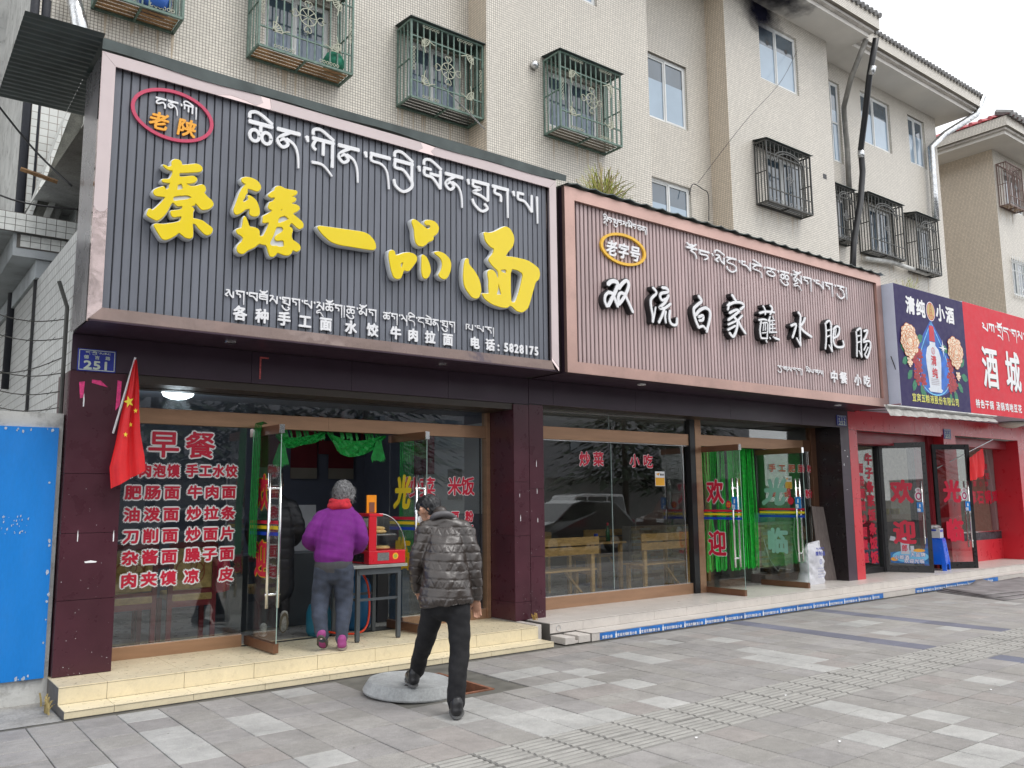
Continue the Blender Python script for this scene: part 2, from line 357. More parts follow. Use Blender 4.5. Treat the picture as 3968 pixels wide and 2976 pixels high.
# Tibetan letters as pen strokes in a unit box (y down from the head line)
_b = [(0, .06), (1, .06)]
def _circ(cx, cy, rx, ry): return [(cx+rx*math.cos(a*math.pi/5), cy+ry*math.sin(a*math.pi/5)) for a in range(11)]
TIB = {'k': [_b, [(.16, .1), (.02, .45), (.16, .62)], [(.5, .1), (.5, .8)], [(.93, .05), (.93, 1)]],
'K': [[(0, .06), (.02, .95)], [(0, .06), (.45, .1), (.3, .5), (.5, .8), (.9, .95)], [(.93, 0), (.93, 1)]],
'g': [_b, [(.2, .1), (.14, .42), (.5, .5), (.52, .85)], [(.93, .05), (.95, 1.7)]],
'G': [_b, [(.1, .06), (.1, .45), (.7, .45), (.85, .7), (.5, 1)]],
'd': [_b, [(.06, .06), (.06, .42), (.55, .48), (.85, .85), (.95, 1.7)]],
'n': [_b, [(.55, .1), (.15, .4), (.03, .68), (.25, .9), (.48, .7), (.3, .48), (.1, .6)], [(.4, .45), (.75, .65), (.92, 1.1), (.96, 1.75)]],
'p': [[(0, .06), (.42, .06)], [(.06, .06), (.06, .42), (.5, .5), (.92, 1)], [(.93, 0), (.93, 1)]],
'P': [[(0, .06), (.42, .06)], [(.06, .06), (.06, .42), (.5, .5), (.92, 1)], [(.93, 0), (.93, 1)], [(.35, .3), (.9, .3)]],
'b': [_b, [(.06, .1), (.06, .45), (.5, .5), (.92, 1)], [(.93, .05), (.93, 1)]],
'm': [[(0, .06), (.45, .06)], [(.3, .06), (.28, .3), (.03, .6), (.15, .88), (.37, .72), (.3, .5)], [(.3, .5), (.6, .6), (.93, 1)], [(.93, 0), (.93, 1)]],
't': [_b, [(.5, .1), (.15, .4), (.08, .7), (.3, .75), (.7, .5), (.93, .8), (.9, 1.2)]],
'T': [_b, [(.06, .1), (.06, .35), (.5, .4), (.06, .68), (.5, .8), (.93, 1)], [(.93, .06), (.93, 1)]],
'c': [_b, [(.5, .1), (.5, .4), (.1, .5), (.05, .8), (.5, .98), (.9, .8), (.8, .5), (.5, .4)]],
'C': [_b, [(.5, .1), (.5, .45)], _circ(.25, .68, .2, .27), _circ(.75, .68, .2, .27)],
'S': [_b, [(.5, .1), (.5, .45)], _circ(.25, .68, .2, .27), _circ(.75, .68, .2, .27), [(.85, .05), (1.1, -.1)]],
'z': [_b, [(.1, .33), (.9, .33)], [(.08, .06), (.08, .6), (.9, .62)], [(.92, .06), (.93, 1.2)]],
'Z': [_b, [(.5, .06), (.5, .9)], [(.9, .06), (.9, 1)], [(.1, .2), (.1, .6)]],
'a': [_b, [(.5, .1), (.1, .35), (.1, .65), (.6, .72), (.93, .95), (.97, 1.5)]],
'y': [[(0, .1), (.3, .3), (.05, .6), (.4, .7), (.93, 1)], [(.93, 0), (.93, 1)]],
'r': [_b, [(.7, .1), (.4, .35), (.8, .6), (.93, 1.1)]],
'l': [[(.1, .1), (.45, .1), (.3, .4), (.05, .7), (.3, .85)], [(.45, .1), (.55, .6), (.93, 1)], [(.93, .2), (.93, 1)]],
'H': [[(0, .06), (.3, .06)], [(.15, .06), (.42, .4), (.06, .7)], [(.42, .4), (.93, .95)], [(.93, 0), (.93, 1.6)]],
's': [[(.05, .06), (.45, .06), (.25, .45), (.05, .8)], [(.25, .45), (.55, .5), (.93, 1)], [(.93, 0), (.93, 1)]],
'j': [_b, [(.9, .06), (.9, 1)], [(.1, .35), (.9, .35)], [(.1, .7), (.9, .7)]]}
TIBX = {'i': [[(.02, -.12), (.06, -.38), (.4, -.45), (.98, -.08)]], 'e': [[(.1, -.45), (.9, -.1)]],
'o': [[(.05, -.45), (.35, -.15), (.6, -.15), (.95, -.5)], [(.3, -.3), (.75, -.3)]],
'u': [[(0, 1.12), (.15, 1.42), (.55, 1.68), (.9, 1.45), (.72, 1.22)]],
'Y': [[(0, 1.12), (.1, 1.45), (.5, 1.65), (.93, 1.3), (.93, .9)]],
'R': [[(0, 1.28), (.5, 1.3), (.93, 1.75)], [(.93, .9), (.93, 1.3)]], 'N': [[(.5, 1), (.1, 1.25), (.1, 1.5), (.5, 1.35), (.9, 1.9)]]}
def tibetan(mb, fr, text, x0, x1, top, size, wk=.13, d1=.004, d0=None, par=None, mat=None):
    wk *= 1.35
    adv = 0; L = []
    for tok in text.split():
        if tok == '.': L.append((tok, adv)); adv += .36
        elif tok == '|': L.append((tok, adv)); adv += .3
        elif tok == '_': adv += .8
        else: L.append((tok, adv)); adv += 1.2
    sx = (x1-x0)/(adv-.2); k = 0
    for tok, a in L:
        X = x0+a*sx
        if tok == '.': S_ = [[(.1, .06), (.16, .32)]]
        elif tok == '|': S_ = [[(.08, 0), (.1, 1.6)]]
        else: S_ = TIB[tok[0]]+[s for c in tok[1:] for s in TIBX[c]]
        if par is not None: mb = MB()
        for st in S_:
            pts = [(X+px*sx, top-py*size) for px, py in st]; wv = size*wk*(1.25 if st is _b else 1)
            tp = .55 if (st[-1][1] > 1.4 or tok == '.') else 1
            stroke(mb, fr, pts, wv*(1.4 if tok == '.' else 1), d1+.0002*(k % 9), d0, taper=tp, smooth=len(st) > 2, tip=.2); k += 1
        if par is not None: mb.build('letter', mat, par)
def displace(o, fn):
    me = o.data; n = len(me.vertices); co = [0.0]*(3*n); no = [0.0]*(3*n); me.vertices.foreach_get('co', co); me.vertex_normals.foreach_get('vector', no)
    for i in range(n):
        a = fn(co[3*i], co[3*i+1], co[3*i+2])
        for k in range(3): co[3*i+k] += no[3*i+k]*a
    me.vertices.foreach_set('co', co); me.update()

# ---------------- traced letter shapes and paver positions (metres on their planes)
YELLOW=[[[[[1.927,4.457],[1.922,4.485],[1.927,4.504],[1.947,4.522],[1.974,4.525],[1.996,4.517],[2.004,4.497],[2.003,4.482],[2.085,4.509],[2.126,4.525],[2.154,4.522],[2.175,4.508],[2.18,4.491],[2.174,4.475],[2.157,4.459],[2.047,4.428],[1.982,4.411],[1.989,4.374],[2.021,4.38],[2.103,4.41],[2.124,4.403],[2.137,4.392],[2.136,4.376],[2.119,4.355],[2.078,4.337],[2.037,4.332],[2.065,4.316],[2.093,4.311],[2.141,4.326],[2.169,4.343],[2.189,4.349],[2.207,4.34],[2.215,4.316],[2.213,4.297],[2.2,4.282],[2.218,4.261],[2.243,4.24],[2.272,4.224],[2.288,4.194],[2.274,4.165],[2.247,4.14],[2.198,4.123],[2.177,4.13],[2.151,4.158],[2.13,4.175],[2.127,4.149],[2.093,4.138],[2.111,4.123],[2.125,4.112],[2.116,4.095],[2.114,4.058],[2.117,4.026],[2.132,4.029],[2.167,4.028],[2.202,4.024],[2.238,4.002],[2.274,3.983],[2.289,3.967],[2.283,3.936],[2.266,3.915],[2.242,3.903],[2.217,3.913],[2.192,3.934],[2.163,3.958],[2.141,3.986],[2.113,3.985],[2.12,3.942],[2.123,3.877],[2.115,3.854],[2.091,3.846],[2.057,3.85],[2.029,3.87],[2.007,3.884],[1.976,3.85],[1.93,3.813],[1.898,3.799],[1.871,3.802],[1.84,3.846],[1.815,3.884],[1.801,3.909],[1.82,3.924],[1.879,3.928],[1.918,3.943],[1.951,3.953],[1.997,3.973],[2.014,3.983],[2.023,4.007],[2.024,4.031],[1.995,4.023],[1.959,4.009],[1.942,4.016],[1.932,4.043],[1.936,4.06],[1.966,4.069],[2.0,4.08],[2.023,4.091],[2.029,4.114],[2.022,4.123],[1.985,4.112],[1.967,4.123],[1.955,4.136],[1.939,4.136],[1.924,4.106],[1.9,4.044],[1.869,3.994],[1.844,3.968],[1.822,3.953],[1.798,3.959],[1.759,3.972],[1.742,3.986],[1.747,4.012],[1.756,4.039],[1.772,4.042],[1.779,4.03],[1.795,4.04],[1.82,4.07],[1.857,4.118],[1.882,4.162],[1.885,4.174],[1.855,4.171],[1.815,4.166],[1.795,4.173],[1.785,4.192],[1.793,4.215],[1.819,4.235],[1.851,4.253],[1.868,4.261],[1.878,4.241],[1.892,4.237],[1.905,4.251],[1.914,4.264],[1.91,4.277],[1.916,4.293],[1.923,4.306],[1.882,4.3],[1.856,4.301],[1.849,4.311],[1.858,4.322],[1.895,4.331],[1.914,4.34],[1.924,4.361],[1.933,4.385],[1.934,4.422],[1.911,4.416],[1.884,4.421],[1.86,4.437],[1.851,4.449],[1.869,4.45],[1.896,4.44]],[[[1.948,4.191],[2.008,4.215],[2.011,4.211],[2.048,4.226],[2.083,4.226],[2.105,4.211],[2.057,4.184],[1.996,4.164],[1.963,4.151],[1.948,4.152],[1.943,4.168]],[[1.983,4.305],[2.007,4.321],[2.017,4.309],[2.029,4.275],[1.999,4.261],[1.974,4.251],[1.976,4.285],[1.977,4.308]]],[]]],[[[[2.529,4.478],[2.54,4.492],[2.569,4.506],[2.607,4.511],[2.645,4.504],[2.676,4.492],[2.695,4.473],[2.708,4.449],[2.705,4.425],[2.686,4.401],[2.664,4.396],[2.625,4.403],[2.588,4.405],[2.581,4.393],[2.587,4.368],[2.567,4.337],[2.561,4.308],[2.546,4.294],[2.544,4.267],[2.566,4.271],[2.591,4.292],[2.602,4.31],[2.59,4.334],[2.609,4.342],[2.643,4.326],[2.67,4.305],[2.687,4.274],[2.703,4.223],[2.702,4.188],[2.686,4.166],[2.66,4.157],[2.63,4.158],[2.61,4.173],[2.613,4.197],[2.616,4.217],[2.594,4.216],[2.572,4.204],[2.536,4.166],[2.493,4.138],[2.474,4.153],[2.469,4.183],[2.482,4.223],[2.502,4.288],[2.515,4.337],[2.536,4.387],[2.557,4.419],[2.571,4.441],[2.549,4.448],[2.532,4.459]],[],[]],[[[2.56,4.125],[2.574,4.139],[2.59,4.108],[2.61,4.059],[2.618,4.049],[2.659,4.053],[2.694,4.044],[2.707,4.028],[2.707,4.001],[2.711,3.979],[2.745,3.985],[2.763,4.019],[2.788,4.086],[2.798,4.126],[2.779,4.126],[2.749,4.113],[2.735,4.118],[2.74,4.146],[2.739,4.173],[2.777,4.2],[2.815,4.23],[2.826,4.252],[2.799,4.251],[2.783,4.271],[2.79,4.295],[2.8,4.321],[2.827,4.331],[2.846,4.362],[2.845,4.378],[2.811,4.366],[2.787,4.373],[2.779,4.383],[2.809,4.417],[2.84,4.439],[2.847,4.472],[2.87,4.489],[2.901,4.492],[2.933,4.479],[2.981,4.478],[3.021,4.483],[3.053,4.482],[3.058,4.463],[3.038,4.439],[2.991,4.417],[3.027,4.417],[3.051,4.406],[3.04,4.38],[3.008,4.361],[3.005,4.344],[3.049,4.35],[3.081,4.337],[3.086,4.318],[3.066,4.29],[3.027,4.266],[3.019,4.252],[3.068,4.223],[3.109,4.199],[3.126,4.175],[3.123,4.142],[3.091,4.12],[3.063,4.131],[3.03,4.156],[3.009,4.168],[2.99,4.14],[2.987,4.124],[3.015,4.114],[3.023,4.092],[3.012,4.058],[3.013,4.027],[3.026,4.002],[3.058,3.988],[3.091,3.97],[3.104,3.941],[3.092,3.912],[3.061,3.898],[3.028,3.912],[3.013,3.871],[2.99,3.851],[2.951,3.844],[2.911,3.853],[2.88,3.859],[2.865,3.83],[2.839,3.81],[2.812,3.813],[2.795,3.856],[2.778,3.91],[2.732,3.91],[2.709,3.913],[2.665,3.868],[2.607,3.834],[2.571,3.794],[2.541,3.789],[2.515,3.803],[2.51,3.836],[2.524,3.869],[2.552,3.9],[2.566,3.937],[2.543,3.955],[2.506,3.971],[2.497,3.996],[2.519,4.015],[2.548,4.024],[2.554,4.063]],[[[2.9,4.271],[2.931,4.282],[2.916,4.263],[2.9,4.256]],[[2.909,4.207],[2.944,4.222],[2.977,4.204],[2.989,4.194],[2.926,4.155],[2.895,4.138],[2.876,4.141],[2.882,4.182]],[[2.865,4.101],[2.92,4.111],[2.936,4.087],[2.921,4.057],[2.868,4.016],[2.853,3.99],[2.869,3.965],[2.939,3.99],[2.949,3.922],[2.894,3.912],[2.87,3.919],[2.824,3.907],[2.804,3.931],[2.837,4.01],[2.855,4.067]]],[]]],[[[[3.27,4.179],[3.304,4.191],[3.458,4.199],[3.635,4.21],[3.755,4.216],[3.816,4.2],[3.866,4.158],[3.888,4.116],[3.891,4.077],[3.867,4.054],[3.757,4.048],[3.614,4.045],[3.496,4.041],[3.404,4.057],[3.322,4.113],[3.282,4.154]],[],[]]],[[[[4.308,4.45],[4.334,4.462],[4.374,4.446],[4.428,4.415],[4.488,4.385],[4.515,4.396],[4.533,4.423],[4.515,4.438],[4.475,4.43],[4.454,4.45],[4.468,4.476],[4.522,4.49],[4.576,4.486],[4.611,4.462],[4.629,4.429],[4.618,4.379],[4.584,4.339],[4.556,4.326],[4.566,4.304],[4.55,4.277],[4.496,4.249],[4.469,4.215],[4.429,4.19],[4.376,4.192],[4.349,4.223],[4.336,4.279],[4.333,4.349],[4.315,4.393],[4.302,4.426]],[],[]],[[[4.047,4.076],[4.079,4.091],[4.104,4.08],[4.111,4.041],[4.143,4.047],[4.207,4.081],[4.272,4.098],[4.324,4.095],[4.361,4.072],[4.364,4.032],[4.325,3.973],[4.273,3.906],[4.241,3.901],[4.212,3.91],[4.19,3.847],[4.177,3.816],[4.133,3.801],[4.094,3.815],[4.068,3.885],[4.049,3.962],[4.039,4.029]],[[[4.179,3.978],[4.21,3.989],[4.188,3.91],[4.169,3.947]]],[]],[[[4.423,4.094],[4.443,4.104],[4.483,4.081],[4.517,4.016],[4.531,3.947],[4.511,3.891],[4.478,3.856],[4.438,3.862],[4.42,3.93],[4.423,4.024]],[],[]],[[[4.577,4.156],[4.632,4.172],[4.701,4.16],[4.763,4.116],[4.784,4.06],[4.77,3.973],[4.736,3.908],[4.701,3.885],[4.66,3.89],[4.626,3.921],[4.646,3.948],[4.667,3.993],[4.676,4.042],[4.666,4.088],[4.632,4.118],[4.584,4.14]],[],[]]],[[[[4.968,4.151],[5.004,4.157],[5.009,4.096],[5.084,4.035],[5.142,3.958],[5.163,3.888],[5.17,3.821],[5.14,3.75],[5.097,3.732],[5.046,3.743],[5.003,3.785],[4.953,3.845],[4.939,3.939],[4.947,4.062]],[],[]],[[[5.211,4.491],[5.293,4.494],[5.384,4.537],[5.461,4.59],[5.516,4.613],[5.57,4.598],[5.616,4.542],[5.628,4.48],[5.607,4.399],[5.536,4.323],[5.497,4.265],[5.613,4.279],[5.819,4.275],[5.915,4.239],[5.98,4.204],[5.995,4.141],[5.977,4.08],[5.928,4.04],[5.894,3.945],[5.843,3.796],[5.81,3.716],[5.73,3.661],[5.652,3.67],[5.591,3.712],[5.552,3.719],[5.529,3.691],[5.452,3.681],[5.317,3.7],[5.214,3.748],[5.182,3.799],[5.214,3.803],[5.281,3.809],[5.271,3.879],[5.274,3.972],[5.26,4.014],[5.263,4.064],[5.305,4.085],[5.343,4.076],[5.373,4.044],[5.387,4.002],[5.41,4.012],[5.403,4.086],[5.321,4.135],[5.269,4.189],[5.291,4.224],[5.329,4.262],[5.352,4.329],[5.292,4.343],[5.233,4.395],[5.218,4.442]],[[[5.426,4.102],[5.51,4.126],[5.518,4.073],[5.456,4.076]],[[5.402,3.973],[5.417,3.9],[5.439,3.854],[5.446,3.82],[5.37,3.813],[5.394,3.872]]],[[[5.572,4.138],[5.666,4.141],[5.752,4.109],[5.719,3.983],[5.686,3.876],[5.638,3.762],[5.576,3.754],[5.569,3.885]]]]]]
BRUSH=[[[[[7.072,4.187],[7.127,4.23],[7.198,4.241],[7.239,4.212],[7.207,4.137],[7.143,4.031],[7.068,3.916]],0.055],[[[7.086,4.093],[7.026,4.041],[7.012,3.969],[7.045,3.904]],0.037],[[[7.086,4.084],[7.145,4.075],[7.201,3.978],[7.229,3.929]],0.042],[[[7.255,4.161],[7.331,4.244],[7.393,4.28],[7.429,4.24],[7.401,4.156],[7.323,4.038],[7.248,3.958]],0.047],[[[7.248,3.966],[7.239,4.044],[7.277,4.103],[7.338,4.102],[7.396,4.04],[7.488,3.892]],0.042]],[[[[7.864,4.26],[7.926,4.214],[7.904,4.165]],0.035],[[[7.891,4.163],[7.824,4.099],[7.82,4.016],[7.846,3.883],[7.843,3.81]],0.036],[[[7.85,3.82],[7.88,3.915],[7.904,4.009]],0.022],[[[8.041,4.285],[8.12,4.288],[8.145,4.245],[8.024,4.209],[7.995,4.159],[8.033,4.118],[8.14,4.161]],0.04],[[[8.156,4.2],[8.084,4.097],[7.975,4.009],[8.08,4.023],[8.19,4.093]],0.039],[[[8.067,4.021],[8.023,3.924],[7.953,3.814]],0.037],[[[8.091,3.978],[8.075,3.912],[8.084,3.83]],0.032],[[[8.172,3.998],[8.153,3.894],[8.19,3.825],[8.283,3.826],[8.302,3.912]],0.037]],[[[[8.751,4.274],[8.805,4.214],[8.715,4.145],[8.641,4.078],[8.662,3.957],[8.725,3.841]],0.044],[[[8.679,4.006],[8.768,4.085],[8.885,4.129],[8.97,4.091],[8.964,3.994],[8.887,3.802]],0.044],[[[8.734,3.985],[8.821,4.015],[8.818,3.957],[8.745,3.938]],0.041],[[[8.725,3.841],[8.812,3.87],[8.867,3.838]],0.035]],[[[[9.462,4.389],[9.542,4.317]],0.042],[[[9.398,4.27],[9.375,4.213],[9.355,4.165]],0.035],[[[9.353,4.224],[9.497,4.287],[9.655,4.305],[9.718,4.267],[9.633,4.204]],0.039],[[[9.388,4.124],[9.547,4.19],[9.616,4.171]],0.035],[[[9.588,4.167],[9.469,4.088],[9.353,4.02]],0.038],[[[9.483,4.081],[9.549,4.016],[9.526,3.904],[9.449,3.796],[9.368,3.841]],0.042],[[[9.349,3.956],[9.507,4.02]],0.03],[[[9.335,3.879],[9.502,3.956]],0.03],[[[9.67,4.123],[9.534,4.014]],0.031],[[[9.565,4.046],[9.629,3.953],[9.723,3.872]],0.042]],[[[[10.072,4.21],[10.222,4.25],[10.424,4.265]],0.034],[[[10.163,4.324],[10.207,4.268],[10.202,4.206]],0.03],[[[10.331,4.357],[10.377,4.311],[10.32,4.221]],0.034],[[[10.047,4.104],[10.147,4.127],[10.229,4.127]],0.028],[[[10.095,4.09],[10.059,3.953],[10.075,3.843]],0.025],[[[10.126,4.068],[10.234,4.086],[10.236,3.973],[10.214,3.848]],0.022],[[[10.083,3.844],[10.223,3.854]],0.024],[[[10.156,4.077],[10.133,3.961]],0.014],[[[10.192,4.081],[10.183,3.967]],0.014],[[[10.106,3.922],[10.197,3.938]],0.016],[[[10.317,4.189],[10.261,4.11]],0.022],[[[10.297,4.145],[10.28,3.947]],0.026],[[[10.368,4.196],[10.39,4.157]],0.016],[[[10.311,4.121],[10.414,4.144]],0.019],[[[10.307,4.066],[10.417,4.089]],0.019],[[[10.302,4.01],[10.421,4.028]],0.019],[[[10.297,3.954],[10.449,3.972]],0.024],[[[10.355,4.142],[10.348,3.965]],0.016],[[[10.188,3.824],[10.202,3.795]],0.022],[[[10.274,3.875],[10.289,3.856]],0.02],[[[10.359,3.894],[10.399,3.873]],0.02],[[[10.408,3.879],[10.5,3.868]],0.034]],[[[[11.02,4.342],[11.078,4.284],[11.044,4.119],[11.035,3.835]],0.039],[[[11.035,3.835],[10.947,3.938]],0.031],[[[10.823,4.114],[10.949,4.151],[10.904,4.039],[10.842,3.937]],0.037],[[[11.194,4.277],[11.132,4.194],[11.035,4.118]],0.037],[[[11.044,4.119],[11.155,4.057],[11.332,4.001]],0.043]],[[[[11.732,4.255],[11.738,4.134],[11.722,3.978],[11.69,3.853]],0.032],[[[11.752,4.269],[11.833,4.312],[11.885,4.251],[11.863,4.048],[11.868,3.827]],0.034],[[[11.868,3.827],[11.792,3.919]],0.023],[[[11.758,4.147],[11.857,4.17]],0.021],[[[11.748,4.047],[11.847,4.08]],0.021],[[[11.935,4.179],[12.04,4.247],[12.116,4.222],[12.064,4.104],[11.921,4.043]],0.035],[[[12.015,4.199],[11.984,4.095]],0.021],[[[11.955,4.181],[11.918,4.021],[11.966,3.926],[12.102,3.918],[12.205,3.95],[12.194,4.028]],0.037]],[[[[12.6,4.221],[12.603,4.072],[12.573,3.817]],0.031],[[[12.624,4.247],[12.733,4.294],[12.743,4.202],[12.718,3.992],[12.718,3.82]],0.033],[[[12.718,3.82],[12.647,3.916]],0.024],[[[12.634,4.156],[12.719,4.177]],0.02],[[[12.621,4.051],[12.707,4.071]],0.02],[[[12.834,4.259],[12.943,4.283],[12.864,4.158],[12.791,4.08],[12.964,4.11],[13.009,4.045],[12.938,3.898],[12.865,3.822],[12.808,3.874]],0.036],[[[12.894,4.056],[12.796,3.942]],0.022],[[[12.929,4.002],[12.831,3.888]],0.02]]]
LIGHT=[[-8,7],[-8,6],[-8,5],[-6,7],[-6,6],[-10,5],[-8,9],[-4,9],[-6,7],[-6,6],[-6,3],[-2,4],[-1,5],[-1,4],[-1,3],[-1,2],[3,7],[2,7],[10,8],[7,7],[7,6],[3,7],[2,7],[4,6],[3,5],[2,5],[4,4],[3,2],[0,3],[0,2],[1,2],[-1,2],[-1,3],[12,7],[11,5],[11,4],[10,4],[10,3],[11,3],[10,2],[12,-2],[6,-1],[4,-3],[7,-3],[6,-4],[5,-5],[4,-5],[18,4],[20,6],[31,5],[21,3],[16,2],[6,-2]]
# ================= pavement
PAV = objcolor('paver concrete'); PAVV = vcolor('paver concrete far'); PAVG = M('dirty shaded groove', (.225, .217, .203), .9, var=.25, scale=4, fine=.15, fscale=150)  # tactile grooves: ridge shading painted in as a darker tone, besides the dirt
px, py, gx, gy = .303, .317, 4.11, 4.02
pave = struct(thing('pavement', None, None)); del pave['kind']; pave['kind'] = 'structure'
def paver_mesh(tact):
    mb = MB(); g = .003; x1, y1 = px-g, py-g; z = 0; b = .004
    mb.quad((g+b, g+b, z), (x1-b, g+b, z), (x1-b, y1-b, z), (g+b, y1-b, z))
    lo = [(g, g), (x1, g), (x1, y1), (g, y1)]; hi = [(g+b, g+b), (x1-b, g+b), (x1-b, y1-b), (g+b, y1-b)]
    for i in range(4):
        j = (i+1) % 4
        mb.quad((*lo[i], z-.004), (*lo[j], z-.004), (*hi[j], z), (*hi[i], z)); mb.quad((*lo[i], -.03), (*lo[j], -.03), (*lo[j], z-.004), (*lo[i], z-.004))
    if tact:
        mb.m = 1
        for k in range(5):
            yc = .04+k*.059
            n = len(mb.v); w = .011; mb.v += [(.012, yc-w*1.6, .0005), (px-.012, yc-w*1.6, .0005), (px-.012, yc-w, .006), (.012, yc-w, .006), (px-.012, yc+w, .006), (.012, yc+w, .006), (px-.012, yc+w*1.6, .0005), (.012, yc+w*1.6, .0005)]
            for f in ((0, 1, 2, 3), (3, 2, 4, 5), (5, 4, 6, 7), (0, 3, 5, 7), (1, 6, 4, 2)): mb.f.append(tuple(n+i for i in f)); mb.mi.append(1)
    return mb
def mesh_of(mb, name, mat):
    me = bpy.data.meshes.new(name); me.from_pydata(mb.v, [], mb.f)
    for m in (mat if isinstance(mat, tuple) else (mat,)): me.materials.append(m)
    if isinstance(mat, tuple): me.polygons.foreach_set('material_index', mb.mi)
    me.update(); return me
PM = mesh_of(paver_mesh(False), 'paver', PAV); PT = mesh_of(paver_mesh(True), 'tactile_paver', (PAVG, M('worn lit ridge', (.31, .3, .28), .85, var=.15, scale=5, fine=.15, fscale=150)))  # worn ridge tops also painted lighter, so the relief shows in flat light
LIGHTS = set(map(tuple, LIGHT))
cells = []
for i in range(-15, 100):
    for j in range(-9, 11):
        X, Y = gx+i*px, gy+j*py
        if Y+py > 7.3: continue
        cx, cy = X+px/2, Y+py/2
        d = Vector((cx, cy, -1.6)); dd = d.dot(fw)
        if dd <= .5: vis = False
        else:
            u = 3279*d.dot(rt)/dd; v = -3279*d.dot(up)/dd; vis = abs(u) < 2080 and v < 1600
        cells.append(((cx*cx+cy*cy) if vis else 1e6+cx*cx, i, j, X, Y))
cells.sort()
HOLE = (3.70, 4.44, 6.07, 6.95)
rest = []; cnt = 0
rr = random.Random(11)
for d, i, j, X, Y in cells:
    if X+px > HOLE[0]+.02 and X < HOLE[1]-.02 and Y+py > HOLE[2]+.02 and Y < HOLE[3]-.02: continue
    tact = j in (0, 1)
    r = rr.random(); base = .272+.045*(rr.random()-.5); warm = rr.random()
    c = (base*1.04, base*.99, base*(.92+.04*warm))
    if r < .14: c = (base*1.08, base*.99, base*.93)
    near_list = (i, j) in LIGHTS
    if near_list: k = .375+.03*rr.random(); c = (k, k*.985, k*.945)
    elif rr.random() < .03 and X > 9: k = .32; c = (k, k*.985, k*.95)
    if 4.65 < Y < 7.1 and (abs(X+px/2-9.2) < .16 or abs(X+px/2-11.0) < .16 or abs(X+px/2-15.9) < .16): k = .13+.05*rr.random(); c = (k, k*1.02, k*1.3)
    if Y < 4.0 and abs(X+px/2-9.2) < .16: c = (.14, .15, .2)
    if tact: c = tuple(v*1.04 for v in c)
    if d < 1e6 and cnt < 300:
        o = place('paver', PT if tact else PM, pave, (X, Y, rr.uniform(-.002, .0015)), color=c); o['kind'] = 'structure'; o.rotation_euler = (rr.gauss(0, .003), rr.gauss(0, .003), rr.gauss(0, .002)); cnt += 1
    else: rest.append((X, Y, tact, c))
mb = MB(); cols = []
PA, PB = paver_mesh(False), paver_mesh(True)
for X, Y, tact, c in rest:
    src = PB if tact else PA; n = len(mb.v); z = rr.uniform(-.001, .001)
    mb.v += [(X+a, Y+b, e+z) for a, b, e in src.v]; mb.f += [tuple(n+k for k in f) for f in src.f]; mb.mi += [0]*len(src.f); cols += [(c if q == 0 else (.33, .32, .3)) if not tact else ((.31, .3, .28) if q else (.225, .217, .203)) for q in src.mi]  # far tactile strip carries the same painted ridge and groove tones
far = mb.build('pavers_beyond', PAVV, pave, kind='stuff')
ca = far.data.color_attributes.new('tone', 'FLOAT_COLOR', 'CORNER')
vals = []
for p in far.data.polygons: vals += [*cols[p.index], 1]*p.loop_total
ca.data.foreach_set('color', vals)
mb = MB()
for a in ((-60, 200, -1.2, HOLE[2]), (-60, HOLE[0], HOLE[2], HOLE[3]), (HOLE[1], 200, HOLE[2], HOLE[3]), (-60, 200, HOLE[3], 60)):
    mb.quad((a[0], a[2], -.0125), (a[1], a[2], -.0125), (a[1], a[3], -.0125), (a[0], a[3], -.0125))
mb.build('joint_bed', M('joint sand', (.12, .115, .1), .95, var=.3, scale=5), pave, kind='structure')
ASPH = M('asphalt', (.05, .05, .052), .9, var=.2, scale=2, fine=.3, fscale=200, bump=.3, bscale=150)
mb = MB(); mb.quad((-250, -250, -.14), (250, -250, -.14), (250, -1.2, -.14), (-250, -1.2, -.14)); struct(mb.build('road', ASPH))
mb = MB(); mb.box(-60, 200, -1.36, -1.2, -.2, 0); struct(mb.build('kerb', M('kerb stone', (.3, .29, .28), .85, fine=.15)))
# alley concrete on the left
mb = MB(); mb.quad((-60, 7.28, -.008), (1.33, 7.28, -.008), (1.33, 8.05, -.008), (-60, 8.05, -.008)); mb.build('concrete_verge', CONC, pave, kind='structure')

# ================= entrance steps
def steps(name, label, x0, x1, yf, ym, zt, zp, yb, mat, tile, joff=0.0, xlow=None):
    t = thing(name, label, 'steps')
    mb = MB(); mb.box(x0+.004, x1-.004, ym+.006, yb, -.03, zp-.010); mb.box((xlow or x0)+.004, x1-.004, yf+.006, ym+.006, -.03, zt-.008); mb.build('grout_core', GROUT, t)
    def row(nm, y0, y1, z0, z1, xs):
        x = xs+joff
        while x < x1:
            a, b = max(x, xs), min(x+tile, x1)
            if b-a > .02:
                m_ = MB(); m_.box(a+.0015, b-.0015, y0, y1, z0, z1); m_.build(nm, mat, t, bevel=.0015)
            x += tile
    xl = xlow or x0
    row('riser_tile', ym-.004, ym+.004, zt+.001, zp-.012, x0)
    row('riser_tile', yf, yf+.008, 0, zt-.010, xl)
    row('tread_tile', yf-.004, ym-.005, zt-.007, zt, xl)
    y = ym-.006
    while y < yb-.05:
        row('platform_tile', y, min(y+.6, yb)-.002, zp-.009, zp, x0); y += .6
    return t
steps('entrance_steps', 'two cream tiled entrance steps under the restaurant with the dark sign', 1.34, 6.13, 7.28, 7.55, .056, .188, 8.6, CREAMT, .6, -.25)
s2 = steps('entrance_steps', 'long pale grey tiled steps with a blue sticker strip along the bottom riser', 6.30, 30, 7.28, 7.55, .092, .205, 8.6, GREYT, .6, -.1, 6.69)
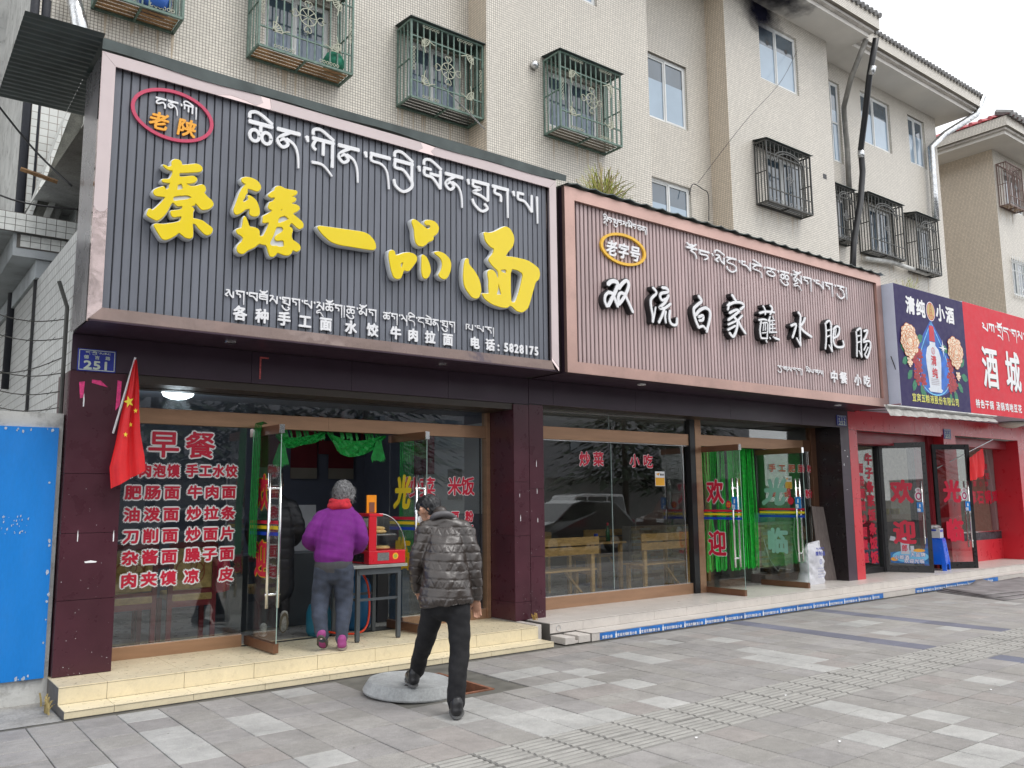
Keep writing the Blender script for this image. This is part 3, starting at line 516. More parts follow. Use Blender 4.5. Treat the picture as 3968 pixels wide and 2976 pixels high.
mb = MB(); mb.box(6.14, 6.22, 7.60, 8.6, 0, .196); mb.box(6.305, 6.45, 7.29, 7.545, 0, .075); mb.box(6.50, 6.68, 7.29, 7.545, 0, .082); mb.box(6.45, 6.50, 7.3, 7.55, 0, .03)
mb.build('drain_curb', GREYT, s2, bevel=.004)
mb = MB(); mb.tube([(6.42, 7.538, .145), (6.42, 7.60, .145)], .032, 16, caps=False); mb.build('drain_outlet', GREYW, s2)
# the strip of promotional stickers
def sticker_strip(x0, x1, label):
    t = thing('sticker_strip', label, 'sticker', group='blue sticker strips on the step riser')
    mb = MB(); mb.box(x0, x1, 7.2765, 7.2795, .004, .079); mb.build('strip', M('faded blue sticker', (.02, .17, .55), .4, var=.25, scale=5, dirt=.55), t)
    fr = wallframe(7.276); mb = MB(); x = x0+.1; k = 0
    while x < x1-.3:
        line(mb, fr, '郎酒小曲' if k % 1 == 0 else '', x-.05, .03, .042, .036, .038, bold=.001)
        q = x+.155
        mb.poly([fr(q-.012, .006, .001), fr(q+.012, .006, .001), fr(q+.014, .045, .001), fr(q+.005, .055, .001), fr(q+.005, .074, .001), fr(q-.005, .074, .001), fr(q-.005, .055, .001), fr(q-.014, .045, .001)])
        line(mb, fr, '欢迎光临', q+.035, .032, .042, .036, .038, bold=.001); x += .395; k += 1
    mb.build('print', WVIN, t)
sticker_strip(6.812, 12.9, 'long faded blue sticker strip on the riser below the pink sign shop')
sticker_strip(13.9, 16.93, 'short blue sticker strip on the riser near the grey sheets')

# ================= apartment building behind
def wall_holes(mb, fr, x0, x1, z0, z1, holes, dep=.14, d=0):
    xs = sorted({x0, x1, *[h[0] for h in holes], *[h[1] for h in holes]}); zs = sorted({z0, z1, *[h[2] for h in holes], *[h[3] for h in holes]})
    for a, b in zip(xs, xs[1:]):
        for c, e in zip(zs, zs[1:]):
            mx_, mz_ = (a+b)/2, (c+e)/2
            if any(h[0] < mx_ < h[1] and h[2] < mz_ < h[3] for h in holes): continue
            mb.quad(fr(a, c, d), fr(b, c, d), fr(b, e, d), fr(a, e, d))
    for a, b, c, e in holes:
        mb.quad(fr(a, c, d), fr(a, c, d-dep), fr(a, e, d-dep), fr(a, e, d)); mb.quad(fr(b, c, d-dep), fr(b, c, d), fr(b, e, d), fr(b, e, d-dep))
        mb.quad(fr(a, e, d), fr(a, e, d-dep), fr(b, e, d-dep), fr(b, e, d)); mb.quad(fr(a, c, d-dep), fr(a, c, d), fr(b, c, d), fr(b, c, d-dep))
def window(par, fr, a, b, c, e, split=.45, dep=.12, glass=None, transom=0, hole=False, shadef=.3):
    w = MB(); t = .055
    for x0, x1, z0, z1 in ((a, a+t, c, e), (b-t, b, c, e), (a+t, b-t, e-t, e), (a+t, b-t, c, c+t)):
        w.poly([fr(x0, z0, -dep+.05), fr(x1, z0, -dep+.05), fr(x1, z1, -dep+.05), fr(x0, z1, -dep+.05)]); 
        for p, q in (((x0, z0), (x1, z0)), ((x1, z0), (x1, z1)), ((x1, z1), (x0, z1)), ((x0, z1), (x0, z0))):
            w.quad(fr(*p, -dep), fr(*q, -dep), fr(*q, -dep+.05), fr(*p, -dep+.05))
    fo = w.build('window', UPVC, par)
    m_ = a+(b-a)*split; panes = []
    for x0, x1, dd in ((a+t, m_, .0), (m_, b-t, .02)):
        s = MB()
        for u0, u1, v0, v1 in ((x0, x0+.04, c+t, e-t), (x1-.04, x1, c+t, e-t), (x0+.04, x1-.04, e-t-.04, e-t), (x0+.04, x1-.04, c+t, c+t+.04)):
            D = -dep+.015+dd
            s.quad(fr(u0, v0, D+.02), fr(u1, v0, D+.02), fr(u1, v1, D+.02), fr(u0, v1, D+.02))
            for p, q in (((u0, v0), (u1, v0)), ((u1, v0), (u1, v1)), ((u1, v1), (u0, v1)), ((u0, v1), (u0, v0))): s.quad(fr(*p, D-.01), fr(*q, D-.01), fr(*q, D+.02), fr(*p, D+.02))
        s.build('sash', UPVC, fo)
        g = MB(); D = -dep+.012+dd; zc = e-t-.04-(e-c)*shadef
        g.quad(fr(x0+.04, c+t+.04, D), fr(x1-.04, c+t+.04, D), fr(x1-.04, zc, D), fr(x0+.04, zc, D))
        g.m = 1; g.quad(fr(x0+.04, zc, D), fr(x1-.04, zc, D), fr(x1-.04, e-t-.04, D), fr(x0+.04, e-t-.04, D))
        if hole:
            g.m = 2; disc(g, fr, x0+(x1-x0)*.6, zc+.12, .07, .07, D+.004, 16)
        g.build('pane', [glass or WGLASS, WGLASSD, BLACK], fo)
    if transom:
        tz = c+(e-c)*transom; w = MB(); p0, p1 = fr(a+t, tz, -dep+.03), fr(b-t, tz, -dep+.03); w.bar(p0, p1, .05, .05); w.build('transom', UPVC, fo)
    return fo
WGLASSM = M('dim curtained glass', (.2, .25, .32), .08, var=.3, scale=3, spec=.7, stretch=(6, 6, .3))
apt = thing('apartment_building', 'cream mosaic tiled apartment block with projecting bays above the shop signs', 'building')
YA, YB = 12.79, 12.197
TOP = 14.2
segs = [(1.5, 8.828, YA, [(2.3, 3.0, 8.95, 10.1), (4.75, 5.9, 8.95, 10.1), (7.45, 8.65, 8.95, 10.1), (4.75, 5.9, 12.0, 13.6)]),
        (8.828, 13.276, YB, [(10.35, 11.75, 8.95, 10.15), (10.35, 11.75, 12.0, 13.7)]),
        (13.276, 16.059, YA, [(13.9, 15.28, 10.37, 12.0), (13.9, 15.28, 7.4, 8.93)]),
        (16.059, 20.56, YB, [(17.45, 19.12, 12.16, 13.79), (17.45, 19.12, 8.8, 10.2)]),
        (20.56, 27.95, YA, [(21.35, 22.12, 11.17, 13.66), (23.25, 24.95, 12.19, 13.83), (26.08, 27.15, 12.21, 13.85), (23.25, 24.6, 8.75, 10.2), (21.3, 22.1, 8.8, 10.1), (26.1, 27.0, 8.8, 10.1)])]
for x0, x1, Y, holes in segs:
    fr = wallframe(Y); mb = MB(); wall_holes(mb, fr, x0, x1, -.1, TOP, holes)
    mb.build('wall', WALL, apt)
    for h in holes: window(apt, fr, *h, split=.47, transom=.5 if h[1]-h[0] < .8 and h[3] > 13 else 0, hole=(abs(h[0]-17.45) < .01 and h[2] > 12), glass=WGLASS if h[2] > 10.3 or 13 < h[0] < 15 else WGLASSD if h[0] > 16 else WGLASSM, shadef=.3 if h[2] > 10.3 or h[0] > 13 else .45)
for X, y0, y1 in ((8.828, YB, YA), (16.059, YB, YA), (1.5, YA, 20), (13.276, YA, YB), (20.56, YA, YB), (27.95, 20, YA)):
    mb = MB(); mb.quad((X, y1, -.1), (X, y0, -.1), (X, y0, TOP), (X, y1, TOP)); mb.build('side_wall', WALL_SHADED if X in (8.828, 16.059) else CONCW if X == 1.5 else WALL, apt)
mb = MB(); mb.quad((1.5, 20, TOP+.6), (27.95, 20, TOP+.6), (27.95, 20, -.1), (1.5, 20, -.1)); mb.build('back_wall', WALL, apt)
# eaves: soffit, stepped and tiled bands
def eave(par, x0, x1, y0, yb, lap=0.0):
    mb = MB(); mb.box(x0, x1, y0, yb, TOP, TOP+.12); mb.build('soffit', EAVE, par)
    mb = MB(); mb.box(x0-.06 if lap else x0, x1+.1, y0-.12, yb, TOP+.122, TOP+.20); mb.build('cornice', CORN, par)
    mb = MB(); mb.box(x0-.06 if lap else x0, x1+.22, y0-.22, yb, TOP+.202, TOP+.56); mb.build('cornice_band', WALL, par)
def roof(par, x0, x1, y0, y1, z0, rise, tmat, hipl=True, hipr=True):
    # hipped tile roof made of rows of curved pantiles; sheet below
    d = (y1-y0)/2; xl = x0+(d if hipl else 0); xr = x1-(d if hipr else 0); zt = z0+rise
    mb = MB(); a, b, c, e = (x0, y0, z0), (x1, y0, z0), (x1, y1, z0), (x0, y1, z0); r0, r1 = (xl, y0+d, zt), (xr, y0+d, zt)
    mb.quad(a, b, r1, r0); mb.quad(c, e, r0, r1); mb.poly([e, a, r0]); mb.poly([b, c, r1]); mb.build('roof', tmat, par)
RTILE = M('roof tile', (.2, .195, .19), .6, var=.3, scale=4); RTILER = M('red roof tile', (.42, .1, .11), .5, var=.35, scale=4)
def tile_edge(par, p, q, n, mat, up_dir):
    # a row of curved tile ends along an eave
    p, q, u = Vector(p), Vector(q), Vector(up_dir).normalized(); mb = MB()
    for k in range(n):
        c = p+(q-p)*((k+.5)/n); mb.tube([c-u*.06, c+u*.5], (q-p).length/n*.36, 6)
    mb.build('tile_row', mat, par, kind='stuff')
eave(apt, 1.5, 21.32, 11.36, 12.9); eave(apt, 21.32, 28.64, 11.86, 13.2)
mb = MB(); mb.box(1.5, 28.6, 12.9, 20, TOP+.05, TOP+.5); mb.build('roof_slab', CONC, apt)
roof(apt, 1.4, 21.7, 11.2, 20.2, TOP+.58, 2.2, RTILE, hipl=False); roof(apt, 21.9, 29.0, 11.75, 20, TOP+.575, 1.6, RTILE, hipl=False)
tile_edge(apt, (8, 11.12, TOP+.6), (21.6, 11.12, TOP+.6), 62, RTILE, (0, 1, .45)); tile_edge(apt, (21.9, 11.62, TOP+.6), (28.9, 11.62, TOP+.6), 34, RTILE, (0, 1, .4))
# soot above the top window is a real stain on wall and soffit
SOOT = M('soot', (.012, .012, .02), .9, var=.2)
def soot(par, fr, cx, cz, rx, rz, seed):
    m = bpy.data.materials.get('soot stain')
    if not m:
        m = bpy.data.materials.new('soot stain'); m.use_nodes = True; t = m.node_tree; t.nodes.clear(); o = N(t, 'ShaderNodeOutputMaterial'); d = N(t, 'ShaderNodeBsdfDiffuse'); d.inputs[0].default_value = (.012, .012, .022, 1)
        tr = N(t, 'ShaderNodeBsdfTransparent'); tc = N(t, 'ShaderNodeAttribute', attribute_name='edge'); ns = noise(t, coords(t), 2.5, 5, .65)
        su = N(t, 'ShaderNodeMath', operation='ADD'); t.links.new(tc.outputs['Fac'], su.inputs[0]); n2 = ramp(t, ns, .2, .8, -.3, .3); t.links.new(n2, su.inputs[1])
        f = ramp(t, su.outputs[0], .1, .85, 0, .97); mi = N(t, 'ShaderNodeMixShader'); t.links.new(f, mi.inputs[0]); t.links.new(tr.outputs[0], mi.inputs[1]); t.links.new(d.outputs[0], mi.inputs[2]); t.links.new(mi.outputs[0], o.inputs[0])
    mb = MB(); R_, A_ = 8, 24; vals = []
    for i in range(R_+1):
        for j in range(A_): a = 2*math.pi*j/A_; mb.v.append(fr(cx+rx*i/R_*math.cos(a), cz+rz*i/R_*math.sin(a), .004)); vals.append(1-i/R_)
    for i in range(R_):
        for j in range(A_): b0 = i*A_+j; b1 = i*A_+(j+1) % A_; mb.f.append((b0, b1, b1+A_, b0+A_)); mb.mi.append(0)
    o = mb.build('soot_stain', m, par); at = o.data.attributes.new('edge', 'FLOAT', 'POINT'); at.data.foreach_set('value', vals)
soot(apt, wallframe(YB), 17.55, 14.05, 1.1, .85, 1)
soot(apt, Frame((0, 0, TOP), (1, 0, 0), (0, -1, 0)), 17.3, -11.75, 1.9, .8, 2)
mb = MB(); mb.box(20.0, 20.17, YB-.004, YB, 10.08, 10.22); mb.build('vent_hole', BLACK, apt)
# second block further down the street
apt2 = thing('apartment_building', 'second cream tiled block with a red tiled roof farther down the street', 'building')
fr = wallframe(12.777); X2 = 32.2; mb = MB(); H2 = [(33.0, 34.6, 12.1, 13.6), (33.0, 34.3, 8.85, 10.2)]
wall_holes(mb, fr, X2, 46, -.1, TOP, H2); mb.build('wall', WALL, apt2)
for h in H2: window(apt2, fr, *h, glass=WGLASSD)
mb = MB(); mb.quad((X2, 26, -.1), (X2, 12.777, -.1), (X2, 12.777, TOP), (X2, 26, TOP)); mb.build('side_wall', WALL_SHADED, apt2)
mb = MB(); mb.box(31.12, 47, 11.89, 27, TOP, TOP+.12); mb.build('soffit', EAVE, apt2)
mb = MB(); mb.box(31.0, 47, 11.8, 27, TOP+.122, TOP+.2); mb.build('cornice', CORN, apt2)
mb = MB(); mb.box(30.9, 47.1, 11.7, 27.1, TOP+.202, TOP+.56); mb.build('cornice_band', WALL, apt2)
roof(apt2, 30.85, 47.2, 11.6, 27.2, TOP+.565, 2.9, RTILER)
for k in range(30):
    pass
mb = MB()
for r_ in range(9):
    for k in range(46):
        y = 11.9+r_*.4+k*(15.2-2*r_*.4)/46; x = 30.9+r_*.4; z = TOP+.6+r_*.4*2.9/7.8
        if 11.9+r_*.4 < y < 27-r_*.4: mb.tube([(x-.03, y, z+.03), (x+.42, y, z+.03+.15)], .085, 6)
mb.build('roof_tiles', RTILER, apt2, kind='stuff')
mb = MB(); mb.tube([(31.0, 11.7, TOP+.68), (38.6, 19.3, TOP+.68+2.9)], .1, 6); mb.build('hip_ridge', RTILE, apt2)
tile_edge(apt2, (30.85, 11.6, TOP+.62), (47, 11.6, TOP+.62), 50, RTILE, (0, 1, .4))
mb = MB(); mb.tube([(36.5, 17.5, 16.2), (36.5, 17.5, 19)], .02, 5); mb.build('lightning_rod', DARKIRON, apt2)

# ================= window cages
def scroll(mb, fr, cx, cz, R_, d, petals=8, w=.012):
    disc(mb, fr, cx, cz, R_*.5, R_*.5, d, 20, hole=(R_*.5-w, R_*.5-w), d0=d-.008)
    for k in range(petals):
        a = 2*math.pi*k/petals; stroke(mb, fr, [(cx+R_*.08*math.cos(a), cz+R_*.08*math.sin(a)), (cx+R_*.5*math.cos(a), cz+R_*.5*math.sin(a))], w*.8, d+.001, d-.006, smooth=False)
    for k in range(4):
        a = math.pi/2*k; ca, sa = math.cos(a), math.sin(a)
        for s in (-1, 1):
            P = [(.5, 0), (.62, .16*s), (.8, .2*s), (.88, .08*s), (.78, .02*s), (1.02, 0)]
            stroke(mb, fr, [(cx+R_*(x*ca-y*sa), cz+R_*(x*sa+y*ca)) for x, y in P], w*.8, d+.002, d-.006)
def fan(mb, fr, cx, cz, R_, sx, sz, d, w=.011):
    for k in range(6):
        a = math.pi/2*k/5; stroke(mb, fr, [(cx, cz), (cx+sx*R_*.7*math.cos(a), cz+sz*R_*.7*math.sin(a))], w, d, d-.006, smooth=False)
    stroke(mb, fr, [(cx+sx*R_*.7*math.cos(a), cz+sz*R_*.7*math.sin(a)) for a in [math.pi/2*k/6 for k in range(7)]], w, d+.001, d-.006)
    for q in ((1, .25), (.25, 1)): stroke(mb, fr, [(cx+sx*R_*.7*q[0], cz+sz*R_*.3*q[1]), (cx+sx*R_*1.0*q[0], cz+sz*R_*.9*q[1]), (cx+sx*R_*1.25*q[0], cz+sz*R_*1.2*q[1])], w, d+.002, d-.006)
def cage(label, x0, x1, z0, z1, yw, dep, mats, nb=13, style='green', lid=True, rust=None):
    t = thing('window_cage', label, 'window cage', (0, 0, 0), 0, 'burglar cages on the flat windows')
    m, om = mats; yf = yw-dep; r = .018
    mb = MB()
    for z in (z0, z1):
        for a, b in (((x0, yf, z), (x1, yf, z)), ((x0, yf, z), (x0, yw, z)), ((x1, yf, z), (x1, yw, z)), ((x0, yw-.02, z), (x1, yw-.02, z))): mb.bar(a, b, .035, .035)
    for x in (x0, x1): mb.bar((x, yf, z0), (x, yf, z1), .036, .036); mb.bar((x, yw-.02, z0), (x, yw-.02, z1), .03, .03)
    for fz in (.22, .8): mb.bar((x0, yf, z0+(z1-z0)*fz), (x1, yf, z0+(z1-z0)*fz), .022, .022)
    for x in (x0, x1): mb.bar((x, yf, (z0+z1)/2), (x, yw, (z0+z1)/2), .022, .022)
    mb.bar(((x0+x1)/2, yf, z0), ((x0+x1)/2, yw, z0), .03, .03); mb.build('frame', m, t)
    def vbar(x, y): b = MB(); b.bar((x, y, z0), (x, y, z1), .021, .021); b.build('bar', m, t)
    for k in range(1, nb-1): vbar(x0+(x1-x0)*k/(nb-1), yf+.001)
    for k in range(1, 4):
        for x in (x0, x1): vbar(x, yf+dep*k/4)
    mb = MB()
    for k in range(5):
        y = yf+dep*(k+.5)/5; mb.box(x0+.03, x1-.03, y-dep*.075, y+dep*.075, z0+.02, z0+.026)
    mb.build('floor_slats', rust or RUST, t)
    if lid: mb = MB(); mb.quad((x0-.05, yf-.08, z1+.03), (x1+.06, yf-.08, z1+.03), (x1+.06, yw, z1+.1), (x0-.05, yw, z1+.1)); mb.quad((x0-.05, yf-.08, z1+.02), (x0-.05, yw, z1+.09), (x1+.06, yw, z1+.09), (x1+.06, yf-.08, z1+.02)); mb.quad((x0-.05, yf-.08, z1+.02), (x1+.06, yf-.08, z1+.02), (x1+.06, yf-.08, z1+.03), (x0-.05, yf-.08, z1+.03)); mb.build('lid', ROOFG, t)
    mb = MB(); rw_ = random.Random(int(x0*10)); f_ = wallframe(yw-.003)
    for k in range(9):
        x = rw_.uniform(x0, x1); h = rw_.uniform(.15, .7); w = rw_.uniform(.008, .03); mb.poly([f_(x-w, z0-.02, .0002*k), f_(x+w, z0-.02, .0002*k), f_(x+w*.4, z0-h*.7, .0002*k), f_(x, z0-h, .0002*k), f_(x-w*.5, z0-h*.6, .0002*k)])
    mb.build('rust_streaks', M('rust run', (.5, .42, .32), .8, var=.15, scale=6), t, kind='stuff')
    fr = wallframe(yf-.014); cx, cz = (x0+x1)/2, (z0+z1)/2; w_, h_ = x1-x0, z1-z0
    if style == 'green':
        mb = MB(); scroll(mb, fr, cx, cz-.02, .31, .003, w=.015); mb.build('scroll_ornament', om, t)
        for sx in (-1, 1):
            for sz in (-1, 1): mb = MB(); fan(mb, fr, cx+sx*w_*.36, cz+sz*h_*.30, .22, -sx, -sz, .003, w=.016); mb.build('corner_ornament', om, t)
        mb = MB()
        for sx in (-1, 1):
            for sz in (-1, 1):
                for k in range(6):
                    x = cx+sx*w_*.24+(k-2.5)*.06; z = cz+sz*(h_*.5-.03)
                    disc(mb, fr, x, z-sz*.03, .026, .03, .003, 10, hole=(.017, .02), d0=-.004)
            for k in range(6): disc(mb, fr, cx+sx*(w_*.5-.05), cz+(k-2.5)*.075, .028, .036, .003, 10, hole=(.019, .026), d0=-.004)
        mb.build('edge_ornament', om, t, kind='stuff')
    else:
        mb = MB()
        for R_ in (.34, .28): stroke(mb, fr, [(cx+w_*R_*math.cos(a), z0+h_*.72+h_*.2*R_/.34*math.sin(a)) for a in [math.pi*k/10 for k in range(11)]], .03, .003, -.01)
        mb.build('arch', m, t); mb = MB(); scroll(mb, fr, cx, cz-.05, .17, .003, 6); mb.build('scroll_ornament', om, t)
        mb = MB()
        for k in range(9): disc(mb, fr, x0+w_*(k+.5)/9, z0+.07, .05, .05, .003, 10, hole=(.036, .036), d0=-.004)
        mb.build('edge_ornament', om, t, kind='stuff')
    return t
G1 = (GREEN, M('ornament cream', (.38, .39, .3), .6, var=.15, scale=15)); D1 = (DARKIRON, M('grey iron', (.2, .2, .2), .5, var=.2))
cage('green window cage nearest the drain pipe, blue bag inside, cut by the top edge', 2.17, 3.31, 8.74, 10.25, YA, .5, G1)
cage('green window cage with rusty orange floor slats above the yellow letters', 4.47, 6.09, 8.73, 10.25, YA, .5, G1)
cage('green window cage tucked beside the inner wall corner, grey pole poking out below', 7.24, 8.80, 8.69, 10.15, YA, .5, G1, rust=DARKIRON)
cage('green window cage on the projecting bay above the roof grass', 10.23, 11.87, 8.72, 10.26, YB, .5, G1, rust=M('dull slat', (.16, .14, .11), .8, var=.3, scale=6))
cage('dark arched window cage on the bay below the sooty window', 17.0, 18.85, 8.72, 10.27, YB, .35, D1, 12, 'dark', rust=DARKIRON)
cage('narrow dark window cage behind the black drain pipe', 20.9, 21.93, 8.68, 10.2, YA, .35, D1, 9, 'dark', rust=DARKIRON)
cage('dark arched window cage between the black pipe and the white pipe', 22.66, 24.6, 8.62, 10.32, YA, .35, D1, 11, 'dark', rust=DARKIRON)
cage('last dark window cage, under the silvery pipe elbow', 25.4, 26.8, 8.5, 10.28, YA, .35, D1, 11, 'dark', rust=DARKIRON)
cage('brown window cage on the second block beyond the alley', 32.4, 33.7, 12.05, 13.65, 12.777, .35, (M('brown iron', (.2, .13, .11), .6, var=.2), D1[1]), 11, 'dark', lid=False)
mb = MB()
fr = wallframe(12.7)
for k in range(7): x = 32.9+k*.2; mb.bar((x, 12.7, 8.7), (x, 12.7, 10.3), .02, .02)
for z in (8.8, 9.7, 10.1): mb.bar((32.85, 12.7, z), (34.2, 12.7, z), .02, .02)
stroke(mb, fr, [(33.1, 9.4), (33.5, 9.85), (33.9, 9.4), (33.5, 8.95), (33.1, 9.4)], .02, .01, 0, smooth=False)
tag(mb.build('window_grille', UPVC), 'white flat window grille with a diamond on the second block', 'window grille')
# blue bag and pole in cages, drain pipes
mb = MB(); mb.lathe(2.95, 12.45, [(.02, 8.78), (.2, 8.8), (.24, 9.0), (.16, 9.2), (.03, 9.25)], 10); tag(mb.build('bag', M('blue bag', (.03, .12, .45), .5), smooth=True), 'blue plastic bag standing in the cage at the top edge', 'bag')
mb = MB(); mb.tube([(7.95, 12.34, 9.1), (8.75, 12.15, 8.42)], .012, 6); tag(mb.build('pole', STEEL), 'grey mop pole poking down out of the corner window cage', 'pole')
mb = MB(); mb.lathe(5.85, 12.5, [(.02, 8.77), (.15, 8.8), (.2, 8.95), (.12, 9.1), (.02, 9.12)], 10); tag(mb.build('net_bag', M('green net', (.02, .2, .12), .8), smooth=True), 'dark green net bag in the right corner of the rusty window cage', 'bag')
SILV = M('crinkled silver foil', (.62, .63, .64), .25, .9, var=.2, scale=8, bump=.9, bscale=18); WPIPE = M('weathered white pipe', (.5, .5, .48), .55, var=.3, scale=5, dirt=.3)
mb = MB(); mb.tube([(1.83, 12.55, 8.9), (1.99, 12.5, 8.25), (2.02, 12.5, 8.0)], [.09, .11, .1], 12); tag(mb.build('foil_pipe', SILV, smooth=True), 'silver foil wrapped pipe coming down at the top left', 'pipe')
def pipe(label, path, r, mat, clamps=(), cm=None):
    t = thing('drain_pipe', label, 'pipe'); mb = MB(); mb.tube(path, r, 10); mb.build('tube', mat, t, smooth=True)
    for p, q in clamps: mb = MB(); mb.tube([p, q], r*1.12, 10); mb.build('clamp', cm or SILV, t, smooth=True)
pipe('thick black wrapped drain pipe hanging from the eave corner', [(21.6, 11.3, 14.25), (21.75, 11.65, 13.3), (22.0, 12.0, 12.3), (22.3, 12.35, 11.55), (22.4, 12.4, 10.9), (22.0, 12.3, 9.9), (21.5, 12.3, 8.6), (21.2, 12.25, 7.4)], .085, BLACK, [((21.72, 11.5, 13.55), (21.75, 11.6, 13.33)), ((22.31, 12.36, 11.5), (22.34, 12.38, 11.3))])
pipe('grey dented drain pipe slanting from the eave corner to the dark cage', [(21.35, 11.45, 14.2), (21.4, 12.0, 13.3), (21.8, 12.5, 12.75), (22.05, 12.65, 12.6), (22.1, 12.65, 11.6), (22.05, 12.65, 10.35)], .075, M('grey pipe', (.22, .21, .19), .6, var=.3, scale=4, dirt=.3))
pipe('silvery white drain pipe bending off the far eave end', [(28.9, 11.6, 14.8), (28.75, 11.8, 14.2), (27.7, 12.4, 13.45), (27.1, 12.6, 12.9), (27.1, 12.6, 11.5), (27.05, 12.6, 10.4)], .11, SILV)
pipe('white lagged pipe running along the wall under the dark cages', [(22.6, 12.6, 8.38), (24.0, 12.6, 8.52), (26.2, 12.62, 8.5), (26.9, 12.6, 8.75)], .07, WPIPE)
mb = MB(); mb.lathe(9.96, 12.14, [(.02, 10.0), (.07, 10.02), (.09, 10.09), (.05, 10.16), (.01, 10.17)], 10); tag(mb.build('wrapped_camera', SILV, smooth=True), 'small foil wrapped camera on the wall between two window cages', 'camera')
def cable(label, pts, r=.012, mat=None, n=14):
    mb = MB(); P = [Vector(p) for p in pts]; Q = []
    for i in range(len(P)-1):
        for k in range(6):
            u = k/6; p0, p1, p2, p3 = P[max(i-1, 0)], P[i], P[i+1], P[min(i+2, len(P)-1)]
            Q.append(.5*((2*p1)+(p2-p0)*u+(2*p0-5*p1+4*p2-p3)*u*u+(3*p1-p0-3*p2+p3)*u**3))
    Q.append(P[-1]); mb.tube(Q, r, 5); tag(mb.build('cable', mat or BLACK, smooth=True), label, 'cable')
cable('thin wire from the sooty window down to the lower bay window', [(19.0, 12.1, 13.4), (17.8, 11.9, 12.0), (16.4, 12.0, 10.6), (15.3, 12.6, 9.0)], .006)
cable('black cable loop on the wall by the lower blue window', [(15.1, 12.7, 8.7), (15.25, 12.7, 9.0), (15.6, 12.7, 8.95), (15.8, 12.7, 8.85), (15.78, 12.7, 8.2)], .012)

# ================= left edge: neighbour wall, pipes, balcony, stair, fence wall
mb = MB(); mb.box(-8, 2.4, 17.0, 17.3, -.1, 40); tag(mb.build('concrete_wall', CONCW), 'stained grey rendered wall of the neighbouring house at the left edge', 'wall')
for x, lb in ((1.36, 'black lagged pipe nearest the grey neighbour wall, silver band near its top'), (1.49, 'black lagged pipe beside the tiled wall strip at the left')):
    pipe(lb, [(x-.02, 11.95, 3), (x, 11.95, 8.0), (x+.02, 11.95, 12)], .055, M('black lagging', (.018, .02, .028), .6, bump=.6, bscale=30), [((x, 11.95, 8.18), (x, 11.95, 8.32))])
bal = thing('balcony', 'balcony slab edged with big white square tiles left of the dark sign', 'balcony')
yb = 10.0
mb = MB(); mb.box(-.3, 1.9, yb+.012, 16, 4.45, 4.64); mb.box(1.10, 1.9, yb+.06, 16, 4.2, 4.448); mb.box(1.33, 1.85, yb+.1, 16, 4.0, 4.198); mb.build('slab', M('balcony underside', (.4, .43, .45), .8, var=.2, scale=1.5, dirt=.4), bal)
mb = MB(); ms = mesh_of(MB().box(.003, .093, 0, .012, .003, .065), 'tile', M('glazed white tile', (.68, .7, .68), .2, var=.12, scale=9, dirt=.1))
for r_ in range(3):
    for k in range(13): place('tile', ms, bal, (.62+k*.096, yb, 4.445+r_*.068))
for r_ in range(2):
    for k in range(7): place('tile', ms, bal, (1.16+k*.096, yb+.047, 4.30+r_*.068))
mb = MB(); mb.box(.58, 1.88, yb+.008, yb+.0115, 4.44, 4.655); mb.box(1.13, 1.86, yb+.055, yb+.0595, 4.29, 4.44); mb.build('grout', GROUT, bal)
wall = thing('side_wall', 'long tiled side wall of the shop building beside the alley', 'wall')
mb = MB(); mb.quad((1.365, 16.9, -.1), (1.365, 7.99, -.1), (1.365, 7.99, 4.0), (1.365, 16.9, 4.0)); mb.quad((1.95, 12, 4.0), (1.365, 12, 4.0), (1.365, 8.4, 4.0), (1.95, 8.4, 4.0))
mb.build('tiled_face', STILE, wall)
mb = MB(); mb.box(1.335, 1.362, 10.2, 10.24, .5, 4.0); mb.build('downpipe', BLACK, wall)
stair = thing('stair', 'mossy sloping stair flight with a moulded balustrade behind the sign', 'stair')
def slab(par, nm, pts, y0, y1, mat):
    mb = MB(); n = len(pts); mb.poly([(x, y0, z) for x, z in pts])
    for i in range(n): a, b = pts[i], pts[(i+1) % n]; mb.quad((a[0], y0, a[1]), (a[0], y1, a[1]), (b[0], y1, b[1]), (b[0], y0, b[1]))
    mb.build(nm, mat, par)
slab(stair, 'tiled_edge', [(1.32, 4.9), (1.362, 4.9), (1.73, 6.4), (1.69, 6.4)], 10.98, 11.6, WTILE)
slab(stair, 'soffit', [(1.362, 4.9), (1.47, 4.9), (1.90, 6.4), (1.73, 6.4)], 11.0, 11.8, M('mossy concrete', (.1, .1, .085), .95, var=.5, scale=5, fine=.2, bump=.5, dirt=.8))
slab(stair, 'handrail', [(1.47, 4.9), (1.535, 4.9), (1.94, 6.28), (1.90, 6.4)], 10.95, 11.5, M('grey moulded concrete', (.4, .4, .37), .85, var=.2, scale=6, bump=.3, dirt=.5))
for k in range(7):
    mb = MB(); x = 1.60+k*.035; z = 4.86+k*.13; h = .5; mb.lathe(x, 11.2, [(.02, z), (.05, z+.05), (.075, z+.15), (.035, z+.27), (.05, z+.38), (.03, z+h)], 10); mb.build('baluster', CONCW, stair, smooth=True)
slab(stair, 'end_pier', [(1.83, 4.9), (1.92, 4.9), (1.92, 6.5), (1.85, 6.5)], 10.96, 11.5, WTILE)
slab(stair, 'backing', [(1.53, 4.9), (1.83, 4.9), (1.86, 6.3)], 11.5, 11.6, CONCW)
strip = MB(); strip.box(1.4, 2.2, 11.9, 11.95, 4.6, 7.6); tag(strip.build('tiled_pier', WTILE), 'tall pier of white square tiles behind the left end of the sign', 'wall')
fence = thing('boundary_wall', 'weathered low wall with a bright blue painted panel at the left edge', 'wall')
mb = MB(); mb.box(-9, 1.345, 8.05, 8.3, -.05, 2.36); mb.build('masonry', CONCW, fence)
